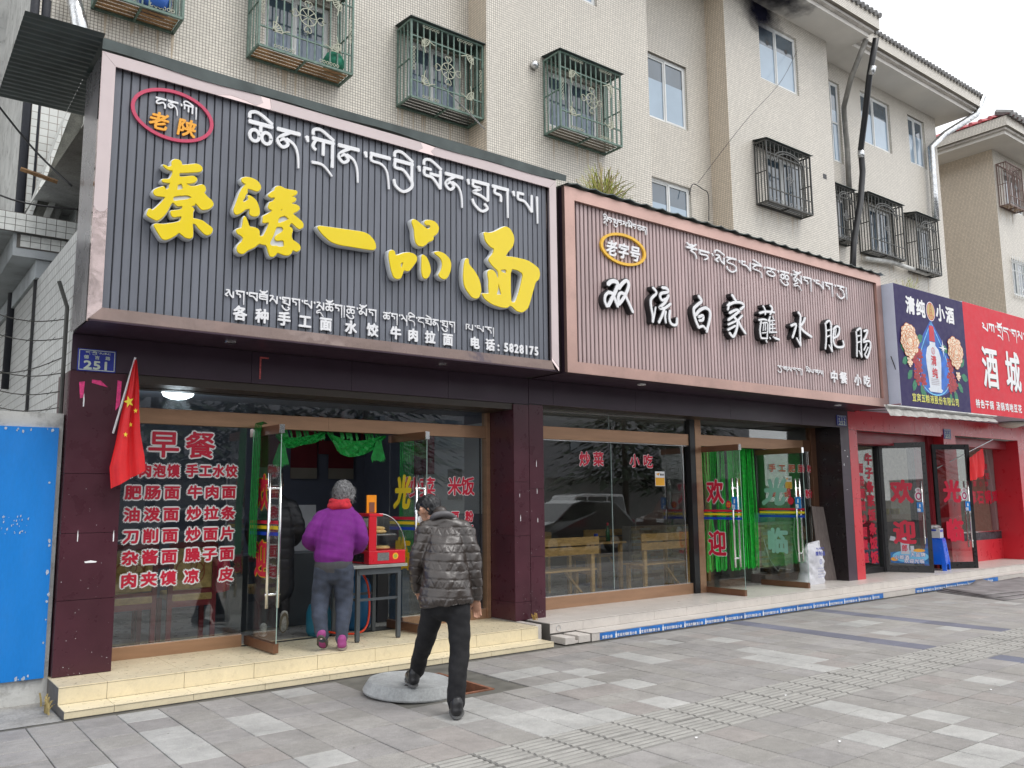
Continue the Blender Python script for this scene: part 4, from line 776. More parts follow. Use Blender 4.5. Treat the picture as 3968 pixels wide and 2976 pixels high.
mb = MB(); mb.box(-9, 1.31, 8.02, 8.049, .19, 2.235); mb.build('blue_panel', M('peeling blue paint', (.003, .19, .6), .45, var=.1, scale=1.4, fine=.04, stretch=(1, 1, .3), bump=.15, bscale=3, dirt=.08), fence)
mb = MB()
rp = random.Random(3)
for k in range(22):
    e = rp.random(); z = .2+2.0*rp.random(); x = 1.31-abs(rp.gauss(0, .02)) if e < .6 else .9+.4*rp.random(); 
    if e >= .6: z = rp.choice((.2+.03*rp.random(), 2.22-.03*rp.random()))
    a = .006+.013*rp.random(); mb.poly([(x+a*math.cos(q)*rp.uniform(.4, 1), 8.018-.0001*k, z+a*1.5*math.sin(q)*rp.uniform(.5, 1)) for q in [i*math.pi/3 for i in range(6)]])
for k in range(26):
    x = .93+.2*rp.random(); z = 1.35+.15*rp.random(); a = .002+.006*rp.random(); mb.quad((x, 8.0175-.0001*k, z), (x+a, 8.0175-.0001*k, z), (x+a*1.4, 8.0175-.0001*k, z+a*3), (x, 8.0175-.0001*k, z+a*2))
mb.build('peeled_spots', M('paint scab', (.4, .46, .55), .8, var=.2, scale=20), fence, kind='stuff')
bw = thing('barbed_wire_post', 'rusty post holding sagging barbed wire on the low wall at the left', 'fence')
mb = MB(); mb.tube([(1.325, 8.1, 2.36), (1.325, 8.1, 3.3), (1.25, 8.1, 3.52)], .018, 7); mb.build('post', DARKIRON, bw)
for k, z in enumerate((2.42, 2.56, 2.72, 2.86, 3.03, 3.2)):
    mb = MB(); P = [(1.325-.55*u, 8.1+.01*k, z-.05*math.sin(u*3)-(.18*u if k == 3 else 0)) for u in [q/6 for q in range(7)]]; mb.tube(P, .0045, 4)
    for p in P[1::2]: mb.bar((p[0]-.02, p[1], p[2]-.02), (p[0]+.02, p[1], p[2]+.025), .004, .004)
    mb.build('wire', DARKIRON, bw)
cable('black cable drooping from the green roof sheet past the stair', [(.4, 8.6, 5.6), (1.0, 8.6, 4.9), (1.35, 8.4, 4.5)], .01)
cable('black cable running above the tiled balcony to the sign', [(.3, 9.6, 4.9), (1.0, 9.5, 4.62), (1.7, 9.4, 4.62)], .01)
mb = MB(); mb.tube([(1.0, 9.0, 4.78), (1.32, 9.0, 4.72)], .022, 4); tag(mb.build('iron_bar', RUST), 'rusty angle iron under the green roof sheet', 'bar')
# ================= shop building shell (annex)
annex = thing('shop_building', 'single storey shop annex carrying the three big sign boards', 'building')
mb = MB(); mb.box(1.37, 30, 7.98, 8.1, 3.06, 5.0); mb.box(1.37, 30, 8.1, 12.1, 3.02, 3.2); mb.build('parapet', CONC, annex)
mb = MB(); mb.quad((1.37, 8.1, 5.0), (30, 8.1, 5.0), (30, 12.2, 5.2), (1.37, 12.2, 5.2)); mb.build('roof_deck', CONC, annex)
def room(x0, x1, yb, z0, wall, floor, ceil, name):
    mb = MB(); mb.quad((x0, 8.6, z0), (x1, 8.6, z0), (x1, yb, z0), (x0, yb, z0)); mb.build('floor', floor, annex, kind='structure')
    mb = MB(); mb.quad((x0, yb, z0), (x1, yb, z0), (x1, yb, 2.9), (x0, yb, 2.9)); mb.quad((x0, 8.5, z0), (x0, yb, z0), (x0, yb, 2.9), (x0, 8.5, 2.9)); mb.quad((x1, yb, z0), (x1, 8.5, z0), (x1, 8.5, 2.9), (x1, yb, 2.9)); mb.build('wall', wall, annex, kind='structure')
    mb = MB(); mb.quad((x0, yb, 2.88), (x1, yb, 2.88), (x1, 8.45, 2.88), (x0, 8.45, 2.88)); mb.build('ceiling', ceil, annex, kind='structure')
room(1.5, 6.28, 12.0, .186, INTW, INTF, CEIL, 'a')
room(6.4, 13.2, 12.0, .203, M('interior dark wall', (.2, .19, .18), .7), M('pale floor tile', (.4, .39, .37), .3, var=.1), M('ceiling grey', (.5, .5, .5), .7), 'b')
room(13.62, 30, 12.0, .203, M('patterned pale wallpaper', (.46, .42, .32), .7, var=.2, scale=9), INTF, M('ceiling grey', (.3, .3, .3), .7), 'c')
def panelled(par, name, fr, x0, x1, z0, z1, zs, mat, d=0, t=.012, gap=.004):
    zz = [z0]+[z for z in zs if z0 < z < z1]+[z1]
    for a, b in zip(zz, zz[1:]):
        mb = MB(); c = [fr(x0, a+gap/2, d-t), fr(x1, a+gap/2, d-t), fr(x1, b-gap/2, d-t), fr(x0, b-gap/2, d-t), fr(x0, a+gap/2, d), fr(x1, a+gap/2, d), fr(x1, b-gap/2, d), fr(x0, b-gap/2, d)]
        mb.v = c; mb.f = [(4, 5, 6, 7), (0, 4, 7, 3), (5, 1, 2, 6), (7, 6, 2, 3), (0, 1, 5, 4)]; mb.mi = [0]*5; mb.build(name, mat, par)
fr = wallframe(7.96)
# shop one: pillars and fascia
pil = thing('pillar', 'left purple clad pillar under the 251 number plate', 'pillar')
mb = MB(); mb.box(1.372, 1.79, 7.975, 8.6, .19, 3.04); mb.build('core', BLACK, pil)
panelled(pil, 'cladding_panel', fr, 1.36, 1.805, .19, 2.73, [.80, 1.35, 1.85], PURPLE)
panelled(pil, 'cladding_panel', Frame((1.36, 0, 0), (0, -1, 0)), -8.5, -7.962, .19, 2.73, [.80, 1.35, 1.85], PURPLE, d=.001)
panelled(pil, 'cladding_panel', Frame((1.805, 0, 0), (0, 1, 0)), 7.962, 8.5, .19, 2.73, [.80, 1.85], PURPLE, d=.001)
pil2 = thing('pillar', 'wide purple double pillar between the restaurant and the noodle shop', 'pillar')
mb = MB(); mb.box(6.14, 6.575, 7.975, 8.6, .2, 3.04); mb.build('core', BLACK, pil2)
panelled(pil2, 'cladding_panel', fr, 6.13, 6.358, .20, 2.725, [.41, 1.17, 1.80], PURPLE)
panelled(pil2, 'cladding_panel', fr, 6.366, 6.585, .20, 2.735, [.92, 1.72], PURPLE)
panelled(pil2, 'cladding_panel', Frame((6.13, 0, 0), (0, -1, 0)), -8.5, -7.962, .2, 2.725, [.41, 1.17, 1.80], PURPLE, d=.001)
panelled(pil2, 'cladding_panel', Frame((6.585, 0, 0), (0, 1, 0)), 7.962, 8.5, .2, 2.735, [.92, 1.72], PURPLE, d=.001)
fas = thing('fascia', 'dark purple fascia boards under the two metal framed signs', 'fascia')
for a, b in ((1.36, 2.93), (2.934, 4.0), (4.004, 5.2), (5.204, 6.358)): mb = MB(); mb.box(a, b, 7.96, 7.975, 2.735, 3.045); mb.build('fascia_panel', PURPLE2, fas)
for a, b in ((6.366, 6.75), (6.754, 8.2), (8.204, 10.2), (10.204, 12.0), (12.004, 13.35)): mb = MB(); mb.box(a, b, 7.96, 7.975, 2.745, 3.045); mb.build('fascia_panel', PURPLE2, fas)
for a, b in ((1.36, 4.0), (4.003, 6.3), (6.42, 9.8), (9.803, 13.53)): mb = MB(); mb.box(a, b, 7.33, 7.958, 3.05, 3.06); mb.build('soffit_panel', PURPLE2, fas)
mb = MB(); mb.box(1.8, 6.13, 7.98, 8.44, 2.66, 2.74); mb.box(1.81, 6.13, 8.3, 8.46, 2.655, 2.9); mb.box(6.59, 13.0, 7.98, 8.44, 2.76, 2.8); mb.build('shutter_box', M('dark brown shutter box', (.035, .025, .018), .4), fas)
pil3 = thing('pillar', 'dark purple pillar beside the red shop front', 'pillar')
mb = MB(); mb.box(13.1, 13.36, 7.975, 8.6, .2, 3.04); mb.build('core', BLACK, pil3)
panelled(pil3, 'cladding_panel', fr, 13.09, 13.352, .2, 2.745, [1.1, 1.95], PURPLE2); panelled(pil3, 'cladding_panel', Frame((13.09, 0, 0), (0, -1, 0)), -8.5, -7.962, .2, 2.745, [1.1, 1.95], M('black side cladding', (.018, .012, .014), .3), d=.001)
# tape scraps on pillars
mb = MB(); rs = random.Random(5)
for x, z, a, b in ((1.475, 2.42, .012, .12), (1.49, 1.28, .008, .1), (1.77, 1.27, .01, .1), (6.47, 1.98, .008, .09), (6.475, 1.66, .007, .07), (6.48, 1.32, .009, .06), (6.22, 1.34, .008, .08), (6.21, 1.62, .006, .05), (13.2, 2.35, .03, .02), (13.27, 2.25, .025, .025), (13.15, 2.1, .02, .05), (13.2, 1.7, .05, .006), (1.60, 1.1, .1, .02)):
    mb.poly([fr(x-a*.4, z, .0015), fr(x+a*.4, z+b*.02, .0015), fr(x+a*.5, z+b*.5, .0015), fr(x, z+b, .0015), fr(x-a*.5, z+b*.6, .0015)])
for k in range(70):
    x = rs.choice((1.38+.4*rs.random(), 6.14+.43*rs.random())); z = .2+1.6*rs.random()**1.6; a = .0015+.003*rs.random(); mb.quad(fr(x, z, .0012), fr(x+a, z, .0012), fr(x+a, z+a, .0012), fr(x, z+a*1.4, .0012))
mb.build('tape_scrap', WVIN, pil, kind='stuff')
mb = MB(); mb.poly([fr(1.43, 2.63, .002), fr(1.475, 2.64, .002), fr(1.47, 2.5, .002), fr(1.445, 2.49, .002)]); mb.poly([fr(1.53, 2.63, .002), fr(1.66, 2.6, .002), fr(1.6, 2.655, .002), fr(1.53, 2.66, .002)]); mb.poly([fr(1.73, 2.4, .002), fr(1.765, 2.45, .002), fr(1.77, 2.66, .002), fr(1.735, 2.67, .002)]); mb.build('pink_scrap', M('torn pink paper', (.75, .05, .22), .6, var=.3, scale=40), pil)
mb = MB(); mb.box(3.01, 3.025, 7.955, 7.959, 2.78, 3.0); mb.box(3.025, 3.1, 7.955, 7.959, 2.985, 3.0); mb.build('paper_scrap', M('torn red paper', (.5, .1, .1), .7, var=.5, scale=50), fas)

# ================= sign one
def lathe_light(x, y, z, par, mat):
    mb = MB(); mb.lathe(x, y, [(.055, z), (.055, z-.012), (.04, z-.016)], 16); mb.build('downlight', mat, par)
sg = thing('signboard', 'big grey ribbed sign with yellow channel letters and a pinkish mirror frame', 'sign')
X0, X1, Z0, Z1, Y0 = 1.34, 6.30, 3.052, 5.338, 7.312
def sign_frame(par, X0, X1, Z0, Z1, Y0, w, wb, mat, matb, back=7.95):
    # mitred frame strips with a shallow bevel inward
    o = [(X0, Z0), (X1, Z0), (X1, Z1), (X0, Z1)]; i = [(X0+w, Z0+wb), (X1-w, Z0+wb), (X1-w, Z1-w), (X0+w, Z1-w)]
    for k in range(4):
        yo = Y0+(.045 if k == 0 and mat is ROSE else 0)
        j = (k+1) % 4; mb = MB(); mb.quad((o[k][0], yo, o[k][1]), (o[j][0], yo, o[j][1]), (i[j][0], Y0-.002, i[j][1]), (i[k][0], Y0-.002, i[k][1]))
        mb.quad((i[k][0], Y0-.002, i[k][1]), (i[j][0], Y0-.002, i[j][1]), (i[j][0], Y0+.06, i[j][1]), (i[k][0], Y0+.06, i[k][1]))
        mb.quad((o[k][0], yo, o[k][1]), (o[k][0], Y0+.05, o[k][1]), (o[j][0], Y0+.05, o[j][1]), (o[j][0], yo, o[j][1]))
        mb.build('frame_strip', matb if k == 0 else mat, par)
sign_frame(sg, X0, X1, Z0, Z1, Y0, .108, .112, ROSE, ROSE)
FILM = M('pale pink protective film', (.64, .54, .54), .35, var=.05, scale=2, fine=.0, dirt=.06)
def film(pts): mb = MB(); mb.poly([(x, Y0-.0035, z) for x, z in pts]); mb.build('protective_film', FILM, sg)
film([(1.342, 5.336), (1.342, 4.0), (1.36, 3.965), (1.39, 3.955), (1.42, 3.965), (1.446, 4.0), (1.446, 5.232)])
film([(1.342, 5.337), (1.448, 5.233), (2.30, 5.233), (2.42, 5.265), (2.55, 5.255), (2.66, 5.233), (2.72, 5.28), (2.70, 5.337)])
film([(2.79, 5.337), (2.80, 5.25), (2.78, 5.233), (4.40, 5.233), (4.46, 5.28), (4.43, 5.337)])
film([(4.62, 5.337), (4.56, 5.27), (4.60, 5.233), (6.194, 5.233), (6.298, 5.337)])
film([(6.298, 5.335), (6.196, 5.231), (6.196, 3.2), (6.298, 3.1)])
SIDE_ = M('brushed side steel', (.42, .4, .42), .28, .9, var=.1, scale=1)
mb = MB(); mb.quad((X0+.003, 7.95, Z0), (X0+.003, 7.362, Z0), (X0+.003, 7.362, Z1), (X0+.003, 7.95, Z1)); mb.build('side_panel', SIDE_, sg); mb = MB(); mb.quad((X1-.003, 7.362, Z0), (X1-.003, 7.95, Z0), (X1-.003, 7.95, Z1), (X1-.003, 7.362, Z1)); mb.build('side_panel', SIDE_, sg)
def ribs(par, x0, x1, z0, z1, y, pitch, wfrac, depth, mat, bmat):
    mb = MB(); mb.quad((x0, y+depth, z0), (x1, y+depth, z0), (x1, y+depth, z1), (x0, y+depth, z1)); mb.build('backing', bmat, par)
    n = round((x1-x0)/pitch); p = (x1-x0)/n; w = p*wfrac; b = min(.004, w*.1); m_ = MB()
    # slightly crowned slat
    prof = [(0, depth), (0, b), (b, 0), (w*.12, 0), (w-b, .0025), (w, b+.0025), (w, depth)]
    for k in range(len(prof)-1):
        a, c = prof[k], prof[k+1]; m_.quad((a[0], a[1], z0), (c[0], c[1], z0), (c[0], c[1], z1), (a[0], a[1], z1))
    me = mesh_of(m_, 'slat', mat)
    for k in range(n): place('slat', me, par, (x0+k*p, y, 0))
ribs(sg, X0+.11, X1-.062-.048, Z0+.112, Z1-.108, 7.356, .0704, .86, .016, SLATE, M('slat gap', (.03, .033, .04), .6))
fr = wallframe(0)
def curve_letter(name, par, pieces, y, depth, mat_face, mat_side):
    """channel letter: raised face over a slightly larger extruded body"""
    def mk(nm, holes_on, off, ext, bev, yc, mat):
        cu = bpy.data.curves.new(nm, 'CURVE'); cu.dimensions = '2D'; cu.fill_mode = 'BOTH'; cu.extrude = ext; cu.bevel_depth = bev; cu.bevel_resolution = 1; cu.offset = off
        for outer, hs_, ts in pieces:
            for pl in [outer]+(hs_ if holes_on else [])+ts:
                # smooth the outline once (Chaikin) so corners are soft as cut acrylic is
                q = []
                for k in range(len(pl)):
                    a, b = pl[k], pl[(k+1) % len(pl)]; q += [(a[0]*.8+b[0]*.2, a[1]*.8+b[1]*.2), (a[0]*.2+b[0]*.8, a[1]*.2+b[1]*.8)]
                s = cu.splines.new('POLY'); s.points.add(len(q)-1); s.use_cyclic_u = True
                for k, p in enumerate(q): s.points[k].co = (p[0], p[1], 0, 1)
        o = bpy.data.objects.new(nm, cu); me = evaluated(o); bpy.data.objects.remove(o); bpy.data.curves.remove(cu)
        me.transform(Matrix(((1, 0, 0, 0), (0, 0, -1, yc), (0, 1, 0, 0), (0, 0, 0, 1)))); me.materials.clear(); me.materials.append(mat)
        ob = bpy.data.objects.new(nm, me); COL.objects.link(ob); return ob
    body = mk('letter', False, 0, depth/2-.013, .013, y-depth/2, mat_side); body.parent = par
    face = mk('letter_face', True, 0, .003, .0042, y-depth-.006, mat_face); face.parent = body
for group_ in YELLOW:
    for piece in group_: curve_letter('letter', sg, [piece], 7.352, .078, YELM, GREYW)
FT = wallframe(7.352)
for ch, x in zip('各种手工面水饺牛肉拉面电话', (2.582, 2.785, 2.993, 3.198, 3.408, 3.670, 3.904, 4.167, 4.368, 4.572, 4.791, 5.134, 5.338)):
    mb = MB(); put(mb, FT, ch, x, 3.266, .125, .135, d=.018, bold=.0055, thick=.016); mb.build('letter', WHITE, sg)
for i, ch in enumerate(':5828175'):
    mb = MB(); put(mb, FT, ch, 5.45 if i == 0 else 5.557+(i-1)*.0717, 3.262, .112, .135, d=.018, bold=.005, thick=.016); mb.build('letter', WHITE, sg)
tibetan(None, FT, 'Ci n . kRi n . d bYi . Pi n . Tu g . p |', 2.603, 6.03, 5.09, .2, wk=.115, d1=.02, d0=.002, par=sg, mat=WHITE)
mb = MB(); tibetan(mb, FT, 'l g . b zo s . Tu g . p . sN So g |', 2.445, 3.60, 3.470, .072, wk=.13, d1=.012, d0=.002)
mb.build('tibetan_lettering', WHITE, sg); mb = MB(); tibetan(mb, FT, 'Cu . mo g', 3.625, 3.946, 3.472, .072, wk=.13, d1=.012, d0=.002); mb.build('tibetan_lettering', WHITE, sg); mb = MB(); tibetan(mb, FT, 'S g . H ai . a Te n . Tu g', 4.026, 4.88, 3.462, .068, wk=.13, d1=.012, d0=.002); mb.build('tibetan_lettering', WHITE, sg); mb = MB(); tibetan(mb, FT, 'K . p r |', 5.026, 5.39, 3.462, .062, wk=.13, d1=.012, d0=.002)
mb.build('tibetan_lettering', WHITE, sg)
mb = MB(); disc(mb, FT, 1.935, 4.945, .348, .232, .02, 48, hole=(.318, .204), d0=.002); mb.build('logo_ring', CRIMSON, sg)
mb = MB(); tibetan(mb, FT, 't n . Zi |', 1.787, 2.13, 5.075, .07, wk=.14, d1=.012, d0=.002); mb.build('tibetan_lettering', WHITE, sg)
for ch, x in (('老', 1.822), ('陕', 2.055)): mb = MB(); put(mb, FT, ch, x, 4.862, .165, .165, d=.018, bold=.005, thick=.014, shear=.12); mb.build('letter', ORANGE, sg)
for x in (2.6, 4.9): lathe_light(x, 7.62, 3.05, sg, STEEL)
for x in (7.6, 10.9, 12.7): pass
# green roof sheets resting on the signs
rs1 = thing('roof_sheet', 'dark green corrugated roof sheet with a long edge flashing over the dark sign', 'roof sheet')
mb = MB(); nx = 12
def corr(mb, x0, x1, y0, y1, z0, z1, n, amp, slope=0):
    base = len(mb.v); m_ = n*6
    for k in range(m_+1):
        u = k/m_; y = y0+(y1-y0)*u; z = amp*math.sin(u*n*2*math.pi)
        mb.v += [(x0, y, z0+(z1-z0)*u+z), (x1, y, z0+slope+(z1-z0)*u+z)]
    for k in range(m_): mb.f.append((base+2*k, base+2*k+1, base+2*k+3, base+2*k+2)); mb.mi.append(mb.m)
corr(mb, .755, 1.337, 7.2, 8.86, 5.43, 5.39, 20, .005, .008); corr(mb, 1.338, 1.60, 7.96, 8.86, 5.42, 5.398, 11, .007, .0)
mb.build('corrugated_sheet', ROOFG, rs1, smooth=True)
mb = MB(); P = [(x, 5.345+.012*math.sin(x*2.1)+.01*math.sin(x*5), 5.442-.006*x/6+.01*math.sin(x*1.3+1)) for x in [1.336+5.114*q/26 for q in range(27)]]
for (xa, za, zb), (xc, zc, zd) in zip(P, P[1:]):
    mb.quad((xa, 7.3, za), (xc, 7.3, zc), (xc, 7.29, zd), (xa, 7.29, zb)); mb.quad((xa, 7.29, zb), (xc, 7.29, zd), (xc, 8.2, zd+.02), (xa, 8.2, zb+.02))
mb.build('flashing', ROOFG, rs1)
mb = MB(); mb.quad((.76, 7.25, 5.40), (1.26, 7.28, 5.43), (1.26, 7.9, 4.99), (.9, 7.9, 4.99)); 
rs2 = thing('roof_sheet', 'wavy green roof sheet edge lying along the top of the pink sign', 'roof sheet')
mb = MB(); n = 24; x0, x1 = 6.45, 13.62; base = 0; m_ = n*6
for k in range(m_+1):
    u = k/m_; x = x0+(x1-x0)*u; ph = (u*n) % 1; z = 5.34+.024*max(0, 1-abs(ph-.5)*3.4)-.02*u; mb.v += [(x, 7.26, z), (x, 8.2, z+.06), (x, 7.26, z-.012)]
for k in range(m_): b = 3*k; mb.f += [(b, b+3, b+4, b+1), (b+2, b+5, b+3, b)]; mb.mi += [0, 0]
mb.build('wavy_sheet', ROOFG, rs2)
# ================= sign two
sg2 = thing('signboard', 'long dusty pink ribbed sign with white brush script letters', 'sign')
X0, X1, Z0, Z1 = 6.432, 13.545, 3.055, 5.315
sign_frame(sg2, X0, X1, Z0, Z1, 7.312, .155, .135, ROSE2, ROSE2)
for x in (X0+.001, X1-.001):
    mb = MB(); mb.quad((x, 7.95, Z0), (x, 7.363, Z0), (x, 7.363, Z1), (x, 7.95, Z1)); mb.build('side_panel', PURPLE2, sg2)
ribs(sg2, X0+.155, X1-.155, Z0+.135, Z1-.155, 7.356, .0672, .72, .022, PINKRIB, M('pink slat gap', (.07, .045, .045), .6))
FT = wallframe(7.352)
for g in BRUSH:
    mb = MB(); k = 0
    for pts, w in g: stroke(mb, FT, pts, w+.028, .076+.0002*k, .0, taper=.9); k += 1
    b = mb.build('letter', BLACK, sg2)
    mb = MB(); k = 0
    for pts, w in g: stroke(mb, FT, pts, w, .088+.0003*k, .076, taper=.9); k += 1
    mb.build('letter_face', WHITE, b)
mb = MB(); tibetan(mb, FT, 'sNi G . KY G s . mi G . c n |', 7.095, 7.86, 5.075, .062, wk=.15, d1=.016, d0=.002); mb.build('tibetan_lettering', WHITE, sg2)
tibetan(None, FT, 'ro G . li aY . p ae . c . Cu . mNo g . p g . rY |', 8.62, 12.50, 4.955, .125, wk=.13, d1=.024, d0=.002, par=sg2, mat=WHITE)
mb = MB(); tibetan(mb, FT, 'rY . z s . d d |', 10.545, 11.15, 3.50, .06, wk=.15, d1=.014, d0=.002); tibetan(mb, FT, 'si y . z s |', 11.257, 11.70, 3.52, .06, wk=.15, d1=.014, d0=.002); mb.build('tibetan_lettering', WHITE, sg2)
for ch, x in (('中', 11.992), ('餐', 12.251), ('小', 12.67), ('吃', 12.94)): mb = MB(); put(mb, FT, ch, x, 3.452, .205, .195, d=.022, bold=.006, thick=.018); mb.build('letter', WHITE, sg2)
mb = MB(); disc(mb, FT, 7.42, 4.70, .40, .205, .03, 48, hole=(.36, .172), d0=.002); mb.build('logo_ring', GOLD, sg2)
for ch, x in (('老', 7.215), ('字', 7.422), ('号', 7.625)): mb = MB(); put(mb, FT, ch, x, 4.68, .19, .21, d=.024, bold=.006, thick=.02, shear=.15); mb.build('letter', WHITE, sg2)
mb = MB(); mb.box(6.302, 6.43, 7.42, 7.95, 3.06, 5.3); mb.build('gap_panel', M('gap cladding', (.02, .012, .014), .4), sg2)
for k, x in enumerate((7.9, 12.4)): lathe_light(x, 7.55, 3.05, sg2, WHITE)
# ================= sign three (light box)
sg3 = thing('light_box_sign', 'light box sign, navy bottle advert beside a red panel with white letters', 'sign')
Y3 = 7.11; XA, XM, XB = 13.562, 16.03, 28
mb = MB(); mb.box(XA, XM, Y3+.001, 7.95, 3.07, 5.15); mb.build('case', FASCIAW, sg3)
mb = MB(); mb.box(XM, XB, Y3+.001, 7.95, 3.085, 5.17); mb.build('case', FASCIAW, sg3)
F3 = wallframe(Y3)
mb = MB(); mb.quad(F3(XA+.004, 3.072), F3(XM, 3.072), F3(XM, 5.148), F3(XA+.004, 5.148)); mb.build('navy_panel', NAVY, sg3)
mb = MB(); mb.quad(F3(XM, 3.082), F3(XB, 3.082), F3(XB, 5.168), F3(XM, 5.168)); mb.build('red_panel', RED, sg3)
for ch, x, z in (('清', 14.09, 4.83), ('纯', 14.44, 4.82), ('小', 15.14, 4.83), ('酒', 15.5, 4.83)): mb = MB(); put(mb, F3, ch, x, z, .32, .32, d=.003, bold=.013); mb.build('letter', WVIN, sg3)
mb = MB(); line(mb, F3, '宜宾五粮液股份有限公司', 13.995, 3.235, .1515, .14, .15, d=.003, bold=.003); mb.build('lettering', M('pale yellow print', (.7, .68, .15), .5), sg3)
mb = MB(); disc(mb, F3, 14.79, 4.81, .155, .175, .003, 32); mb.build('logo_disc', WVIN, sg3)
mb = MB(); disc(mb, F3, 14.79, 4.81, .125, .145, .004, 32); mb.build('logo_gold', M('print gold', (.6, .48, .18), .5), sg3)
mb = MB(); disc(mb, F3, 14.79, 4.81, .14, .16, .005, 32, hole=(.125, .145)); disc(mb, F3, 14.79, 4.79, .052, .058, .0055, 20, hole=(.042, .047))
for a in (-.9, -.5, 0, .5, .9): stroke(mb, F3, [(14.79+.05*math.sin(a), 4.79-.05*math.cos(a)), (14.79+.13*math.sin(a), 4.8-.15*math.cos(a))], .01, .0057, smooth=False)
stroke(mb, F3, [(14.76, 4.83), (14.785, 4.95)], .012, .0058, smooth=False); stroke(mb, F3, [(14.82, 4.83), (14.795, 4.95)], .012, .0059, smooth=False); put(mb, F3, 'W', 14.79, 4.79, .07, .06, d=.006)
mb.build('logo_lines', M('print red', (.6, .03, .05), .5), sg3)
# drop outline, bottle, flowers: flat print on the panel
BLG = M('print blue', (.015, .08, .42), .5); CYAN = M('print cyan', (.2, .6, .9), .5); PGREEN = M('print green', (.02, .2, .1), .5, var=.4, scale=30); PRED = M('print dark red', (.35, .02, .03), .5, var=.5, scale=22); PPEACH = M('print peach', (.85, .72, .55), .5, var=.25, scale=18); PORANGE = M('print orange', (.65, .2, .06), .5, var=.3, scale=20)
mb = MB(); nD = 40
def drop(u): a = 2*math.pi*u; r = 1; x = math.sin(a)*abs(math.sin(a/2))**1.3; return (14.765+.74*x, 3.93-.62*(-math.cos(a))-.0 if False else 3.97+.65*math.cos(a))
mb.poly([F3(*[(14.765+(drop(k/nD)[0]-14.765)*1.3), 3.99+(drop(k/nD)[1]-3.97)*1.05], .0025) for k in range(nD)]); mb.build('drop_glow', BLG, sg3)
mb = MB(); mb.poly([F3(*drop(k/nD), .0035) for k in range(nD)]); mb.build('drop_fill', M('print deep blue', (.01, .12, .5), .5, var=.5, scale=4), sg3)
mb = MB()
for k in range(nD):
    a, b = drop(k/nD), drop((k+1)/nD); stroke(mb, F3, [a, b], .022, .004, smooth=False)
mb.build('drop_outline', CYAN, sg3)
mb = MB(); bp = [(-.26, 3.42), (-.2, 3.44), (-.22, 3.6), (-.26, 3.85), (-.265, 4.0), (-.2, 4.14), (-.1, 4.2), (-.1, 4.26), (.1, 4.26), (.1, 4.2), (.2, 4.14), (.265, 4.0), (.26, 3.85), (.22, 3.6), (.2, 3.44), (.26, 3.42), (.2, 3.37), (-.2, 3.37)]
mb.poly([F3(14.76+x, z, .006) for x, z in bp]); mb.build('printed_bottle', M('print glass white', (.68, .72, .78), .5, var=.1, scale=8), sg3)
mb = MB(); mb.poly([F3(14.76+x, z, .0065) for x, z in ((-.1, 4.27), (.1, 4.27), (.085, 4.52), (.06, 4.55), (-.06, 4.55), (-.085, 4.52))]); put(mb, F3, '清', 14.76, 3.93, .2, .19, d=.0075, bold=.005); put(mb, F3, '纯', 14.77, 3.71, .2, .19, d=.0075, bold=.005)
disc(mb, F3, 14.76, 4.1, .06, .062, .0078, 20, hole=(.05, .052)); stroke(mb, F3, [(14.73, 4.05), (14.76, 4.15), (14.79, 4.05)], .01, .0079, smooth=False)
mb.build('print_red', M('print red', (.6, .03, .05), .5), sg3)
mb = MB()
for k in range(4): mb.quad(F3(14.62, 3.59-k*.03, .008), F3(14.9, 3.59-k*.03, .008), F3(14.9, 3.6-k*.03, .008), F3(14.62, 3.6-k*.03, .008))
mb.build('small_print', M('print grey', (.4, .35, .4), .5), sg3)
rf = random.Random(9)
def flower(cx, cz, R_, mat, d, n=46, edge=None):
    mb = MB(); me = MB()
    for k in range(n):
        rr_ = R_*(1-k/n)**.8; a = k*2.399; x, z = cx+rr_*.8*math.cos(a), cz+rr_*.9*math.sin(a); s = R_*(.2+.12*rf.random())
        pts = [(x+s*(1+.15*rf.random())*math.cos(q+a), z+s*.75*math.sin(q+a)) for q in [i*math.pi/4 for i in range(8)]]
        (me if edge else mb).poly([F3(px_+(px_-x)*.18, pz_+(pz_-z)*.18, d+.0002*k) for px_, pz_ in pts]) if edge else None
        mb.poly([F3(px_, pz_, d+.0002*k+.0001) for px_, pz_ in pts])
    mb.build('printed_petals', mat, sg3, kind='stuff')
    if edge: me.build('printed_petal_edges', edge, sg3, kind='stuff')
def leaves(pts, d):
    mb = MB()
    for k, (x, z, a, s) in enumerate(pts):
        mb.poly([F3(x+s*(u*math.cos(a)-v*math.sin(a)), z+s*(u*math.sin(a)+v*math.cos(a)), d+.0001*k) for u, v in ((0, 0), (.4, .3), (.8, .26), (1.1, 0), (.75, -.28), (.35, -.26))])
    mb.build('printed_leaves', PGREEN, sg3, kind='stuff')
leaves([(13.85, 4.0, 2.6, .2), (13.9, 3.9, 3.6, .22), (14.0, 3.7, 3.9, .22), (14.1, 3.55, 4.2, .22), (14.3, 3.5, 4.6, .2), (14.2, 4.2, .5, .25), (14.35, 3.4, 4.9, .18), (15.7, 3.9, .6, .24), (15.75, 3.75, -.3, .24), (15.6, 3.6, -.8, .22), (15.45, 3.45, -1.2, .22), (15.3, 3.4, -1.6, .18), (15.3, 4.1, 2.4, .2)], .0026)
for cx, cz, R_ in ((14.12, 3.95, .17), (14.22, 3.78, .17), (14.16, 3.6, .15), (14.35, 3.55, .14), (14.3, 4.0, .12)): flower(cx, cz, R_, PRED, .0030, 18)
for cx, cz, R_ in ((15.35, 3.7, .17), (15.3, 3.5, .14), (15.45, 3.55, .15), (15.35, 3.9, .15)): flower(cx, cz, R_, PRED, .0030, 18)
